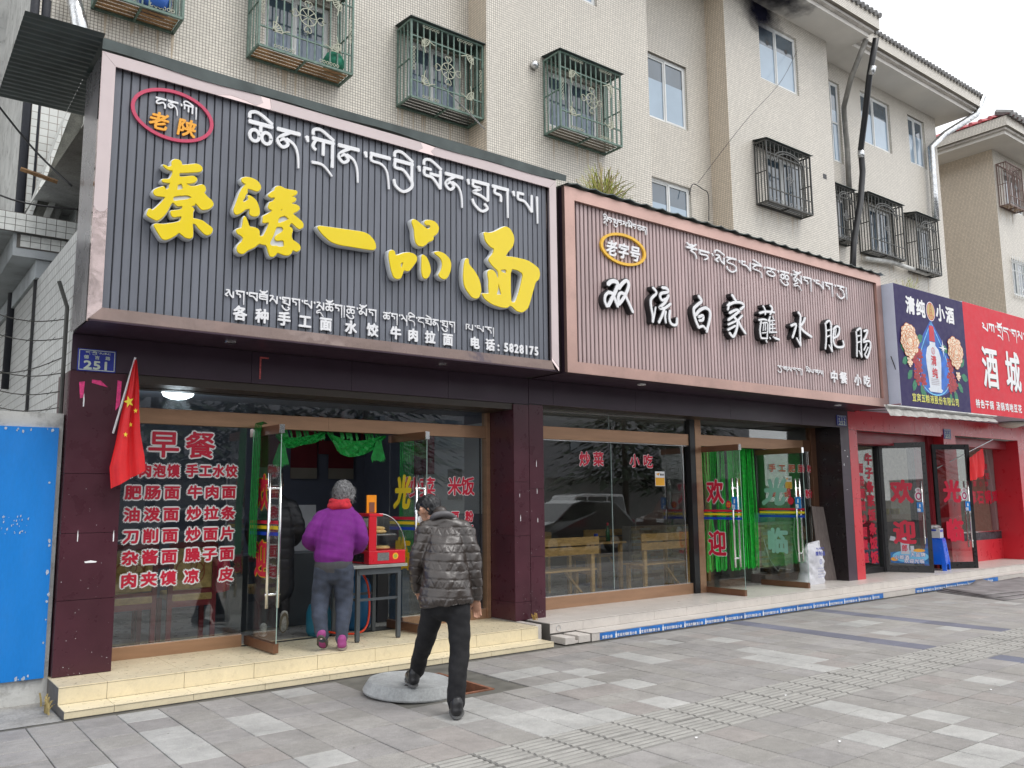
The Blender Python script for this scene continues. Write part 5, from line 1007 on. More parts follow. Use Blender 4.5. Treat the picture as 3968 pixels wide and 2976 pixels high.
flower(13.96, 4.2, .29, PPEACH, .012, 64, edge=PORANGE); flower(15.58, 4.15, .28, PPEACH, .012, 64, edge=PORANGE); flower(13.92, 3.83, .09, PPEACH, .012, 16, edge=PORANGE); flower(15.62, 3.72, .09, PPEACH, .012, 16, edge=PORANGE)
mb = MB(); c = (15.1, 4.18)
for k in range(8): a = k*math.pi/4; r0 = .16 if k % 2 == 0 else .08; mb.poly([F3(c[0]+.02*math.cos(a+1.57), c[1]+.02*math.sin(a+1.57), .02+.0002*k), F3(c[0]-.02*math.cos(a+1.57), c[1]-.02*math.sin(a+1.57), .02+.0002*k), F3(c[0]+r0*math.cos(a), c[1]+r0*math.sin(a), .02+.0002*k)])
mb.build('printed_sparkle', WVIN, sg3)
for bold_, mat, d, dx in ((.018, BLACK, .003, .02), (.018, WVIN, .006, 0)):
    for ch, x in (('酒', 16.96), ('城', 17.95)): mb = MB(); put(mb, F3, ch, x+dx, 4.0-dx, .68, .84, d=d, bold=bold_); mb.build('letter', mat, sg3)
for s_, x in (('特色干锅', 16.24), ('汤锅', 17.08), ('鸡哈豆花', 17.47), ('家常', 18.34)): mb = MB(); line(mb, F3, s_, x+.08, 3.27, .19, .17, .17, d=.003, bold=.005); mb.build('lettering', WVIN, sg3)
mb = MB(); tibetan(mb, F3, 'y Z . gRo d . g s . z', 16.78, 18.9, 4.86, .15, wk=.17, d1=.004); mb.build('tibetan_lettering', WVIN, sg3)
# torn awning edge under sign three
aw = thing('torn_awning', 'torn whitish awning flap hanging under the light box sign', 'awning')
mb = MB(); ra = random.Random(4); xs = [12.98+3.85*k/60 for k in range(61)]; zb = [2.86+.018*ra.random()+.07*k/60 for k in range(61)]
for k in range(60): mb.quad((xs[k], 7.0+.02*math.sin(k), zb[k]), (xs[k+1], 7.0+.02*math.sin(k+1), zb[k+1]), (xs[k+1], 7.1, 3.05), (xs[k], 7.1, 3.05))
mb.build('fabric', M('grimy awning', (.38, .37, .35), .8, var=.3, scale=6, dirt=.5), aw)
mb = MB(); mb.tube([(12.98, 7.05, 3.03), (16.9, 7.05, 3.05)], .02, 6); mb.build('rod', WPIPE, aw)
cable('thin grey cable hanging at the corner between the pink sign and the light box', [(13.5, 7.2, 3.9), (13.6, 7.15, 3.5), (13.55, 7.15, 3.05), (12.95, 7.5, 2.98)], .008)
# white tent top and red shopfront beyond
mb = MB(); mb.quad((16.2, 8.0, 5.45), (17.6, 8.0, 5.42), (17.2, 8.8, 5.85), (16.6, 8.8, 5.86)); mb.quad((17.6, 8.0, 5.42), (19.5, 8.0, 5.35), (19.2, 8.8, 5.55), (17.2, 8.8, 5.85)); mb.quad((16.2, 8.0, 5.0), (19.5, 8.0, 5.0), (19.5, 8.0, 5.35), (16.2, 8.0, 5.45)); tag(mb.build('white_cover', WVIN), 'white plastic cover bulging behind the light box sign', 'cover')
# grass on the roof
def tuft(label, cx, cy, z, n, h, spread, mats, seed):
    t = thing('grass_tuft', label, 'plant'); rg = random.Random(seed)
    for mi_, mat in enumerate(mats):
        mb = MB()
        for k in range(n):
            a = rg.random()*6.28; L_ = h*rg.uniform(.5, 1.1); s = spread*rg.uniform(.2, 1); w = .008; x, y = cx+.12*rg.gauss(0, 1)*spread, cy+.08*rg.gauss(0, 1); pts = []
            for q in range(6): u = q/5; pts.append((x+math.cos(a)*s*u**1.8*1.1, y+math.sin(a)*s*.6*u**1.8, z+L_*(u-.35*u**3*(s/spread))))
            for p, q in zip(pts, pts[1:]): mb.quad((p[0]-w, p[1], p[2]), (p[0]+w, p[1]+.002, p[2]), (q[0]+w*.8, q[1]+.002, q[2]), (q[0]-w*.8, q[1], q[2])); 
        mb.build('blades', mat, t, kind='stuff')
GR1 = M('dry grass green', (.3, .33, .05), .8, var=.4, scale=20); GR2 = M('straw', (.38, .3, .13), .8, var=.3, scale=20)
tuft('yellow green tuft of long grass growing on the roof above the pink sign', 8.0, 8.3, 5.25, 150, 1.05, .6, (GR1, GR2), 2)
tuft('small dry tuft of weeds behind the navy end of the light box', 16.3, 8.3, 5.4, 40, .55, .4, (GR1, GR2), 5)
# number plates
def plate(num, x, label, w=.305, sz=.195, z=2.826):
    t = thing('number_plate', label, 'number plate', group='blue street number plates'); y = 7.945; f = wallframe(y)
    mb = MB(); mb.box(x-w/2, x+w/2, y, y+.012, z-sz/2, z+sz/2); mb.build('plate', SIGNB, t, bevel=.003)
    mb = MB(); a, b = w/2-.012, sz/2-.012
    for q, r_ in (((-a, -b), (a, -b)), ((a, -b), (a, b)), ((a, b), (-a, b)), ((-a, b), (-a, -b))): stroke(mb, f, [(x+q[0], z+q[1]), (x+r_[0], z+r_[1])], .006, .002, smooth=False)
    for k, ch in enumerate(num): put(mb, f, ch, x+(k-1)*w*.235, z-sz*.21, .135*w/.305, .105*sz/.195*.95, d=.003, bold=.004)
    for k, ch in enumerate('德吉路'): put(mb, f, ch, x+(k-1)*w*.28, z+sz*.13, .04, .034, d=.003, bold=.001)
    tibetan(mb, f, 'd . bYe . l m |', x-w*.3, x+w*.33, z+sz*.37, .015, wk=.2, d1=.003); mb.build('print', NUMW, t)
plate('251', 1.558, 'blue number plate 251 on the left purple fascia'); plate('253', 13.14, 'blue number plate 253 on the pillar by the red shop', .29, .18, 2.865); plate('255', 16.835, 'blue number plate 255 on the red fascia', .29, .19, 2.78)
# ================= shop fronts
G = 8.48
def pane(par, x0, x1, z0, z1, y=G, t=.008):
    mb = MB(); mb.box(x0, x1, y, y+t, z0, z1); return mb.build('pane', GLASS, par)
def box(par, name, mat, *a, bevel=.002): mb = MB(); mb.box(*a); return mb.build(name, mat, par, bevel=bevel)
sf = thing('shop_window', 'copper framed glass front of the restaurant with the red breakfast menu', 'shop window')
box(sf, 'base_board', COPPER, 1.81, 3.10, G-.03, G+.03, .188, .302)
box(sf, 'base_board', COPPER, 4.92, 6.07, G-.03, G+.03, .188, .302)
box(sf, 'header_beam', COPPER, 1.81, 3.975, G-.04, G+.04, 2.345, 2.49)
box(sf, 'header_beam', COPPER, 3.977, 6.07, G-.04, G+.04, 2.345, 2.49)
box(sf, 'jamb', COPPER, 6.072, 6.125, G-.05, G+.05, .19, 2.66); 
mb = MB(); mb.bar((1.84, G, .30), (3.10, G, .308), .02, .012); mb.bar((4.92, G, .308), (6.07, G, .308), .02, .012); mb.build('glass_seat', STEEL, sf)
pane(sf, 1.81, 3.10, .31, 2.345); pane(sf, 4.93, 6.06, .31, 2.345); pane(sf, 1.81, 3.975, 2.49, 2.66); pane(sf, 3.98, 6.07, 2.49, 2.66)
box(sf, 'side_post', BLACK, 5.99, 6.01, G-.012, G-.002, .31, 2.345)
# menu lettering on the left pane: white outline + red letters
FG = wallframe(G-.001)
def outlined(par, items, rw, rb, w1=WVIN, w2=REDT, fr=FG, d=.002, nm='letter'):
    for ch, x, z, w, h in items:
        a = MB(); put(a, fr, ch, x, z, w, h, d=d, bold=rw); a.m = 1; put(a, fr, ch, x, z, w, h, d=d+.004, bold=rb); a.build(nm, [w1, w2], par)
items = [('早', 2.29, 2.155, .30, .27), ('餐', 2.635, 2.155, .30, .27)]
for i, ch in enumerate('牛肉泡馍'): items.append((ch, 2.005+i*.128, 1.90, .118, .125))
for i, ch in enumerate('手工水饺'): items.append((ch, 2.565+i*.128, 1.905, .118, .125))
rows = (('肥肠面', '牛肉面', 1.695), ('油泼面', '炒拉条', 1.49), ('刀削面', '炒面片', 1.29), ('杂酱面', '臊子面', 1.095), ('肉夹馍', '凉 皮', .892))
for a_, b_, z in rows:
    for i, ch in enumerate(a_): items.append((ch, 2.035+i*.175, z, .148, .132))
    for i, ch in enumerate(b_):
        if ch != ' ': items.append((ch, 2.60+i*.166, z+.002, .145, .13))
outlined(sf, items, .0205, .0058)
outlined(sf, [('炒', 5.04, 1.745, .22, .24), ('菜', 5.25, 1.745, .22, .24), ('米', 5.63, 1.76, .2, .23), ('饭', 5.82, 1.76, .2, .23), ('土', 5.4, 1.395, .12, .13), ('豆', 5.64, 1.40, .12, .13), ('粉', 5.84, 1.40, .12, .13), ('盖', 5.4, 1.24, .12, .13), ('浇', 5.6, 1.24, .12, .13), ('饭', 5.84, 1.235, .12, .13)], .013, .006)
def handle(par, fr, x, z0, z1, side):
    # ladder handle: tubes on both sides of the glass joined by two bolts
    mb = MB()
    for s in side: mb.tube([fr(x, z0, s), fr(x, z1, s)], .016, 10)
    mb.build('handle', STEEL, par, smooth=True)
    mb = MB()
    for z in (z0+(z1-z0)*.1, z1-(z1-z0)*.115): mb.tube([fr(x, z, -.075), fr(x, z, .075)], .013, 10)
    mb.build('handle_bolt', CHROME, par, smooth=True)
def leaf(label, hx, hy, tx, ty, z0, z1, rail=.085, rmat=None, stripes=True, frame=None, hz=(.60, 1.87)):
    t = thing('door_leaf', label, 'door', group=None); u = Vector((tx-hx, ty-hy, 0)); L_ = u.length; u.normalize()
    fr = Frame((hx, hy, 0), u)             # normal faces left and towards the street
    if fr.n.x > 0: pass
    def slab(nm, mat, x0, x1, za, zb, th):
        mb = MB(); c = [fr(x, z, d) for d in (-th, th) for z in (za, zb) for x in (x0, x1)]
        mb.v = c; mb.f = [(4, 5, 7, 6), (1, 0, 2, 3), (0, 1, 5, 4), (3, 2, 6, 7), (0, 4, 6, 2), (5, 1, 3, 7)]; mb.mi = [0]*6; return mb.build(nm, mat, t)
    if frame:
        w = .075; slab('stile', frame, 0, w, z0, z1, .022); slab('stile', frame, L_-w, L_, z0, z1, .022); slab('rail', frame, w, L_-w, z1-w*1.3, z1, .022); slab('rail', frame, w, L_-w, z0, z0+w*1.6, .022); slab('pane', GLASS, w, L_-w, z0+w*1.6, z1-w*1.3, .003)
    else:
        rm = rmat or COPPERD
        slab('rail', rm, 0, L_, z0, z0+rail, .025); slab('rail', rm, 0, L_, z1-rail, z1, .025); slab('pane', GLASS, 0, L_, z0+rail, z1-rail, .005)
        slab('rail_end', STEEL, L_-.001, L_+.012, z1-rail, z1, .026)
        mb = MB(); mb.tube([fr(L_, z0+rail, 0), fr(L_, z1-rail, 0)], .004, 4); mb.build('glass_edge', M('pale glass edge', (.35, .5, .45), .3), t)
    handle(t, fr, L_-.115, *hz, (-.055, .055))
    if stripes:
        for k, (mat, z) in enumerate(((REDT, 1.40), (YVIN, 1.35), (BVIN, 1.29))):
            mb = MB(); s = [fr(.02, z-.016, .0075), fr(L_-.01, z-.016, .0075), fr(L_-.01, z+.016, .0075), fr(.02, z+.016, .0075)]; mb.quad(*s); s = [fr(.02, z-.016, -.0075), fr(L_-.01, z-.016, -.0075), fr(L_-.01, z+.016, -.0075), fr(.02, z+.016, -.0075)]; mb.quad(*s); mb.build('stripe', mat, t)
    return t, fr, L_
dl, fl, L_ = leaf('open glass door leaf left of the woman in purple, green ribbon over it', 3.165, 8.5, 3.185, 7.79, .20, 2.335)
outlined(dl, [('欢', .33, 1.69, .30, .36), ('迎', .33, 1.05, .30, .36)], .02, .011, YVIN, REDT, fl, .008, 'door_lettering')
dr, f2, L2 = leaf('open glass door leaf behind the man in the quilted jacket, yellow script on it', 4.80, 8.56, 4.85, 7.84, .20, 2.335)
def big_chars(par, fr, mat, items):
    for ch, x, z, w, h, b_, sh_ in items: mb = MB(); put(mb, fr, ch, x, z, w, h, d=.0085, bold=b_, shear=sh_); mb.build('letter', mat, par)
big_chars(dr, f2, YVIN, [('光', .28, 1.69, .32, .38, .016, .2), ('临', .28, 1.02, .3, .36, .014, 0)])
# shop two
s2w = thing('shop_window', 'big glass window of the noodle shop with benches behind it', 'shop window')
box(s2w, 'base_board', COPPER, 6.59, 9.80, G-.03, G+.03, .205, .355)
box(s2w, 'header_beam', COPPER, 6.59, 9.80, G-.04, G+.04, 2.37, 2.535)
mb = MB(); mb.bar((6.59, G, .362), (9.80, G, .362), .02, .014); mb.bar((6.59, G-.02, 2.36), (9.8, G-.02, 2.36), .01, .012); mb.bar((6.59, G-.02, 2.73), (9.9, G-.02, 2.75), .01, .015); mb.bar((9.69, G-.01, .37), (9.69, G-.01, 2.36), .012, .012); mb.build('trim', STEEL, s2w)
pane(s2w, 6.59, 8.222, .37, 2.37); pane(s2w, 8.228, 9.68, .37, 2.37); pane(s2w, 6.59, 8.19, 2.535, 2.74); pane(s2w, 8.2, 9.84, 2.535, 2.76)
mb = MB(); mb.box(8.222, 8.228, G-.003, G+.009, .37, 2.37); mb.box(8.19, 8.2, G-.003, G+.009, 2.535, 2.74); mb.build('silicone_joint', M('pale joint', (.4, .5, .48), .4), s2w)
box(s2w, 'post', BLACK, 9.81, 9.92, G-.06, G+.04, .2, 2.8); box(s2w, 'post', COPPER, 9.925, 10.06, G-.06, G+.05, .2, 2.8)
box(s2w, 'header_beam', COPPER, 10.062, 12.72, G-.04, G+.04, 2.37, 2.54); box(s2w, 'jamb', COPPERD, 12.95, 13.09, G-.05, G+.05, .2, 2.8); box(s2w, 'jamb', COPPERD, 12.74, 12.94, G-.03, G+.03, 2.36, 2.55)
pane(s2w, 10.07, 12.9, 2.545, 2.77); pane(s2w, 11.68, 12.93, .36, 2.37); mb = MB(); mb.bar((12.9, G-.01, .36), (12.9, G-.01, 2.36), .012, .012); mb.build('trim', STEEL, s2w)
outlined(s2w, [('炒', 7.73, 2.125, .2, .2), ('菜', 7.98, 2.13, .2, .2), ('小', 8.68, 2.12, .2, .19), ('吃', 8.95, 2.12, .2, .2)], .013, .007)
outlined(s2w, [(c, 11.87+i*.27, 2.065, .2, .13) for i, c in enumerate('手工肥肠粉')]+[('砂', 11.93, 1.66, .2, .15), ('锅', 12.25, 1.66, .2, .15), ('米', 12.55, 1.63, .2, .15), ('粉', 12.86, 1.64, .2, .15)], .013, .006)
def pay_sticker(par, x, z, fr=FG):
    for nm, mat, a in (('sticker', WVIN, (x, x+.2, z, z+.21)), ('sticker', M('orange sticker', (.85, .42, .03), .4), (x+.006, x+.194, z+.006, z+.12))):
        mb = MB(); mb.quad(fr(a[0], a[2], .003 if mat is WVIN else .004), fr(a[1], a[2], .003 if mat is WVIN else .004), fr(a[1], a[3], .003 if mat is WVIN else .004), fr(a[0], a[3], .003 if mat is WVIN else .004)); mb.build(nm, mat, par)
    mb = MB(); mb.poly([fr(x+.02, z+.17, .0045), fr(x+.07, z+.15, .0045), fr(x+.1, z+.19, .0045), fr(x+.06, z+.185, .0045)]); mb.build('sticker_logo', ORANGE, par)
    mb = MB(); line(mb, fr, '翼支付', x+.115, z+.165, .028, .026, .03, d=.0045, bold=.001); mb.build('sticker_text', BLACK, par)
pay_sticker(s2w, 9.09, 1.765); pay_sticker(s2w, 12.2, 1.72)
d3, f3, L3 = leaf('left open glass door leaf of the noodle shop, red welcome letters', 10.08, G-.02, 10.07, 7.73, .205, 2.355)
outlined(d3, [('欢', .26, 1.68, .32, .37), ('迎', .26, .93, .34, .38)], .02, .011, WVIN, REDT, f3, .008, 'door_lettering')
mb = MB(); disc(mb, f3, .50, 1.49, .05, .055, .009, 20); mb.build('round_sticker', REDT, d3); mb = MB(); put(mb, f3, '拉', .50, 1.49, .07, .07, d=.0095, bold=.001); mb.build('sticker_text', ORANGE, d3)
d4, f4, L4 = leaf('right open glass door leaf of the noodle shop, pale green script', 11.60, 8.58, 11.63, 7.74, .205, 2.355)
big_chars(d4, f4, M('pale green vinyl', (.3, .5, .47), .4), [('光', .33, 1.68, .42, .44, .02, .25), ('临', .33, .91, .38, .40, .018, 0)])
mb = MB(); disc(mb, f4, .60, 1.53, .055, .06, .009, 20); mb.build('round_sticker', REDT, d4)
def push_sticker(par, fr, x, z, ch):
    mb = MB(); mb.quad(fr(x-.05, z-.09, .062+.012), fr(x+.05, z-.09, .074), fr(x+.05, z+.09, .074), fr(x-.05, z+.09, .074)); mb.build('push_sticker', M('sticker blue', (.01, .2, .6), .4), par)
    mb = MB(); put(mb, fr, ch, x-.018, z-.05, .06, .065, d=.076, bold=.002); mb.poly([fr(x-.012, z, .0765), fr(x+.012, z, .0765), fr(x+.01, z+.05, .0765), fr(x, z+.065, .0765), fr(x-.01, z+.05, .0765)]); mb.build('sticker_text', WVIN, par)
push_sticker(d3, f3, L3-.07, 1.51, '拉'); push_sticker(d4, f4, L4-.07, 1.5, '推')
# green strip curtains
rc = random.Random(8)
cur = thing('strip_curtain', 'bright green plastic ribbon curtain hanging in the noodle shop doorway', 'curtain')
def strips(par, x0, x1, n, z0, z1, y, knot=False):
    out_ = [MB() for _ in range(6)]
    for k in range(n):
        mb = out_[k % 6]; x = x0+(x1-x0)*(k+rc.random())/n; w = .012+.01*rc.random(); yy = y+.05*rc.random(); ph = rc.random()*6; zb = z0+.05*rc.random(); dx = rc.gauss(0, .012)
        for q in range(10):
            u, v = q/10, (q+1)/10
            def P(u, s):
                xx = x+dx*u*2+.008*math.sin(u*7+ph)
                if knot: g = math.exp(-((u-.48)/.22)**2); xx = xx*(1-.9*g)+(x0+x1)/2*.9*g
                return (xx+s*w, yy+.012*math.sin(u*5+ph)+s*.006, z1+(zb-z1)*u)
            mb.quad(P(u, -1), P(u, 1), P(v, 1), P(v, -1))
    for mb in out_: mb.build('ribbon_group', RIBBON, par, kind='stuff')
strips(cur, 10.85, 11.52, 70, .46, 2.37, 8.56); strips(cur, 10.62, 10.85, 16, .46, 2.37, 8.6); strips(cur, 10.2, 10.62, 34, .46, 2.37, 8.58, knot=True)
cl = thing('green_ribbon', 'green ribbon bundle hanging over the top of the left restaurant door', 'ribbon')
mb = MB()
for k in range(9):
    y = 8.20+.022*k
    P = [(3.20, y, 2.37), (3.15, y-.005, 2.39), (3.13, y, 2.3), (3.125, y, 1.9), (3.115, y-.01, 1.5), (3.115, y-.008, 1.08-.02*rc.random())]
    for p, q in zip(P, P[1:]): mb.quad((p[0]-.006*(k % 2), p[1]-.014, p[2]), (p[0], p[1]+.014, p[2]), (q[0], q[1]+.014, q[2]), (q[0]-.006*(k % 2), q[1]-.014, q[2]))
mb.build('ribbon', RIBBOND, cl)
def swag(label, a, b, drop, tail):
    t = thing('green_swag', label, 'curtain'); n = 22; mb = MB()
    for k in range(n):
        u, v = k/n, (k+1)/n
        def P(u, s):
            s2 = s; x = a[0]+(b[0]-a[0])*u; z = a[1]+(b[1]-a[1])*u-drop*math.sin(math.pi*u**.8)*.25; h = .03+drop*math.sin(math.pi*min(1, u*1.05))**1.2*.45+.03*math.sin(u*9)
            return (x, 8.52+.02*math.sin(u*25+s*9), z-h*s)
        for s in range(5): mb.quad(P(u, s/5), P(v, s/5), P(v, (s+1)/5), P(u, (s+1)/5))
    mb.build('cloth', RIBBOND, t)
    mb = MB(); x, z = tail
    for k in range(14): dx = (k-7)*.012; mb.quad((x-.01+dx*.2, 8.5-.001*k, z), (x+.01+dx*.2, 8.5-.001*k, z), (x+.012+dx, 8.5-.001*k, z-.22-.04*rc.random()), (x-.012+dx, 8.5-.001*k, z-.2))
    mb.build('tail', RIBBOND, t); return t
swag('green cloth swag under the copper beam, left of the woman', (3.42, 2.30), (3.98, 2.35), .2, (3.48, 2.2)); swag('green cloth swag tied up under the copper beam, right of the woman', (4.0, 2.36), (4.72, 2.34), .38, (4.62, 2.27))
mb = MB()
for k in range(40):
    x = 3.45+1.25*rc.random(); w = .012; z = 2.345; mb.quad((x-w, 8.55, z), (x+w, 8.552, z), (x+w+.02, 8.55, z-.05-.07*rc.random()), (x-w+.02, 8.548, z-.05-.06*rc.random()))
mb.build('fringe', RIBBOND, cl, kind='stuff')
mb = MB()
for k in range(8): x = 4.93+k*.024; mb.quad((x, 8.56, 1.0), (x+.02, 8.565, 1.0), (x+.018, 8.56, 2.33), (x-.003, 8.555, 2.33))
tag(mb.build('green_ribbon', RIBBOND), 'long green ribbon bundle hanging inside the right restaurant door', 'ribbon')

# ================= interior one
def poster(label, x, y, z, w, h, mat, face='y', prints=()):
    t = thing('poster', label, 'poster'); fr = Frame((x, y, z), (1, 0, 0)) if face == 'y' else Frame((x, y, z), (0, -1, 0))
    mb = MB(); mb.quad(fr(0, 0, 0), fr(w, 0, 0), fr(w, h, 0), fr(0, h, 0)); mb.build('sheet', mat, t)
    for i, (m2, a) in enumerate(prints): mb = MB(); mb.quad(fr(a[0], a[1], .004+i*.002), fr(a[2], a[1], .004+i*.002), fr(a[2], a[3], .004+i*.002), fr(a[0], a[3], .004+i*.002)); mb.build('print', m2, t)
    return t, fr
DKR = M('deep red poster', (.16, .015, .02), .5); BEI = M('poster beige', (.3, .26, .2), .6); DK = M('poster black', (.02, .018, .018), .5)
for k, x in enumerate((3.95, 4.45, 4.99)): poster(('first', 'second', 'third')[k]+' tall dark red wall poster from the left, inside the restaurant', x*1.12+.05, 11.95, 1.93, .42, 1.05, DKR, 'y', [(DK, (0, .75, .42, 1.05)), (BEI, (0, 0, .42, .16))])
poster('red menu board with big dishes on the restaurant back wall', 5.45, 11.9, 2.3, .75, .7, DKR, 'y', [(DK, (.08, .2, .35, .62)), (DK, (.42, .2, .7, .62))])
poster('white panel on the right inner wall of the restaurant', 6.27, 10.6, 1.42, 1.9, 1.15, INTL, 'x', [])
t_, f_ = poster('faded red price list on the white inner panel', 6.262, 10.55, 1.95, .62, .7, M('faded price list', (.28, .05, .08), .6), 'x')
mb = MB()
for r_ in range(3): line(mb, f_, '牛肉面 炒面', .08, .55-r_*.18, .09, .07, .07, d=.004)
mb.build('print', BEI, t_)
mb = MB(); mb.box(6.2, 6.26, 9.25, 9.5, 1.6, 2.0); tag(mb.build('electric_box', M('grey box', (.13, .13, .13), .5)), 'dark meter box on the right inner wall of the restaurant', 'meter box')
lamp = thing('ceiling_lamp', 'round lit crystal ceiling lamp behind the upper glass of the restaurant', 'ceiling lamp')
mb = MB(); mb.lathe(2.72, 9.6, [(.17, 2.87), (.17, 2.80), (.15, 2.76), (.08, 2.73), (.01, 2.72)], 24); mb.build('diffuser', M('lit lamp glass', (.85, .92, 1), .2, var=.25, scale=60, emit=6), lamp, smooth=True)
pl = bpy.data.lights.new('ceiling_lamp_light', 'POINT'); pl.energy = 9; pl.color = (.8, .9, 1); pl.shadow_soft_size = .15
po = bpy.data.objects.new('ceiling_lamp_light', pl); COL.objects.link(po); po.location = (2.72, 9.6, 2.6); po.parent = lamp
CHR = M('red lacquered wood', (.2, .02, .03), .35, var=.2); UPH = M('gold damask', (.52, .36, .13), .55, var=.3, scale=14)
def swirl(par, fr, cx, cz, s):
    mb = MB()
    for a0, sg_ in ((0, 1), (2.1, -1), (4.2, 1)): stroke(mb, fr, [(cx+s*(.15+.12*q)*math.cos(a0+sg_*q*.6), cz+s*(.15+.12*q)*math.sin(a0+sg_*q*.6)) for q in range(7)], .012, .002)
    mb.build('swirl_print', M('damask red', (.4, .12, .05), .6), par)
def chair(label, x, y, rz=0):
    t = thing('dining_chair', label, 'chair', (x, y, .188), rz); z0 = 0
    for sx in (0, .42):
        mb = MB(); mb.bar((sx, 0, 0), (sx, -.02, 1.0), .045, .04); mb.build('leg', CHR, t); mb = MB(); mb.bar((sx, .42, 0), (sx, .42, .45), .045, .045); mb.build('leg', CHR, t)
    mb = MB(); mb.bar((0, -.01, .52), (.42, -.01, .52), .03, .06); mb.bar((0, -.01, .42), (.42, -.01, .42), .03, .06); mb.bar((0, -.02, .99), (.42, -.02, .99), .03, .06); mb.build('back_frame', CHR, t)
    mb = MB(); mb.box(.022, .398, -.025, .01, .56, .96); bk = mb.build('backrest', UPH, t, bevel=.01); f = Frame((0, -.027, 0), (1, 0, 0)); swirl(bk, f, .2, .76, .2)
    mb = MB(); mb.box(.0, .42, -.03, .44, .44, .52); mb.build('seat', UPH, t, bevel=.02); return t
chair('gold and red dining chair behind the menu window, next to the left pillar', 1.93, 8.8, .05); chair('gold and red dining chair behind the menu window, nearer the door', 2.5, 8.82, -.05)
mb = MB(); mb.lathe(2.4, 9.6, [(.02, .93), (.5, .93), (.5, .97), (.02, .97)], 4); mb.lathe(2.4, 9.6, [(.05, .19), (.05, .93)], 8); tag(mb.build('table', CHR), 'dark red dining table behind the gold chairs', 'table')
mb = MB(); mb.lathe(3.05, 9.15, [(.14, 1.0), (.16, .9), (.15, .68), (.1, .66)], 12); tag(mb.build('red_cloth', M('crimson cloth', (.5, .01, .06), .8, bump=.5, bscale=12), smooth=True), 'crimson cloth draped near the menu window edge', 'cloth')
tb = thing('food_table', 'grey steel legged table in the doorway carrying the red warmer', 'table')
LEGM = M('grey painted steel', (.07, .08, .09), .4)
box(tb, 'tabletop', M('scratched steel top', (.4, .42, .4), .35, .5), 4.0, 4.63, 7.86, 8.5, .915, .945)
for x in (4.08, 4.55):
    for y in (7.91, 8.45): mb = MB(); mb.box(x-.02, x+.02, y-.02, y+.02, .20, .915); mb.build('leg', LEGM, tb); mb = MB(); mb.lathe(x, y, [(.022, .188), (.022, .2)], 10); mb.build('foot', BLACK, tb)
mb = MB(); mb.bar((4.08, 7.91, .60), (4.55, 7.91, .60), .02, .025); mb.bar((4.08, 8.45, .60), (4.55, 8.45, .60), .02, .025); mb.bar((4.08, 7.91, .6), (4.08, 8.45, .6), .02, .025); mb.bar((4.08, 7.90, .88), (4.55, 7.90, .88), .03, .06); mb.build('brace', LEGM, tb)
wm = thing('food_warmer', 'red curved glass food warmer cabinet with flat breads on a tray', 'food warmer')
WRED = M('warmer red', (.62, .015, .03), .3, var=.04)
x0, x1, y0, y1, z0, z1 = 4.19, 4.62, 7.89, 8.42, .948, 1.465
box(wm, 'base', WRED, x0, x1, y0, y1, z0, z0+.135, bevel=.006); box(wm, 'roof_panel', WRED, x0, x0+.16, y0, y1, z1-.03, z1, bevel=.004)
for y in (y0, y1-.02): mb = MB(); mb.box(x0, x0+.085, y, y+.02, z0+.136, z1-.031); mb.build('post', WRED, wm)
fr = wallframe(y0+.006); arc = [(x0+.12+(x1-x0-.12)*math.sin(a), z0+.135+(z1-z0-.14)*math.cos(a)) for a in [math.pi/2*k/14 for k in range(15)]]
for y in (y0+.006, y1-.008):
    f = wallframe(y); mb = MB(); mb.poly([f(x0+.085, z0+.136), f(x1, z0+.136)]+[f(*p) for p in arc[::-1]]+[f(x0+.085, z1-.02)]); mb.build('side_glass', GLASS, wm)
mb = MB()
for p, q in zip(arc, arc[1:]): mb.quad((p[0], y0, p[1]), (q[0], y0, q[1]), (q[0], y1, q[1]), (p[0], y1, p[1]))
mb.build('curved_glass', GLASS, wm, smooth=True); mb = MB(); mb.tube([(p[0], y0+.004, p[1]) for p in arc], .005, 6); mb.build('glass_edge', STEEL, wm)
box(wm, 'back_panel', M('warmer back', (.5, .52, .5), .4), x0+.02, x1-.06, y1-.02, y1-.012, z0+.14, z1-.06)
box(wm, 'tray', STEEL, x0+.06, x1-.09, y0+.05, y1-.05, 1.235, 1.25); box(wm, 'left_glass', GLASS, x0+.002, x0+.006, y0+.03, y1-.03, z0+.16, z1-.035)
mb = MB(); f = wallframe(y0-.001); mb.quad(f(x0+.1, z0+.035, .001), f(x0+.235, z0+.035, .001), f(x0+.235, z0+.115, .001), f(x0+.1, z0+.115, .001)); mb.build('rating_plate', STEEL, wm)
mb = MB(); disc(mb, f, x0+.31, z0+.075, .034, .034, .001, 20); mb.build('round_label', ORANGE, wm); mb = MB(); disc(mb, f, x0+.31, z0+.075, .02, .02, .002, 12); mb.build('label_centre', M('label green', (.3, .4, .05), .5), wm)
mb = MB(); f = Frame((x0-.001, 0, 0), (0, -1, 0)); mb.quad(f(-y0-.42, z0+.02, .001), f(-y0-.1, z0+.02, .001), f(-y0-.1, z0+.11, .001), f(-y0-.42, z0+.11, .001)); mb.build('control_panel', BLACK, wm)
mb = MB(); [mb.tube([f(-y0-.34+.09*k, z0+.065, 0), f(-y0-.34+.09*k, z0+.065, .02)], .016, 10) for k in range(3)]; mb.build('knob', BLACK, wm)
BREAD = M('baked bread', (.75, .5, .2), .7, var=.25, scale=25)
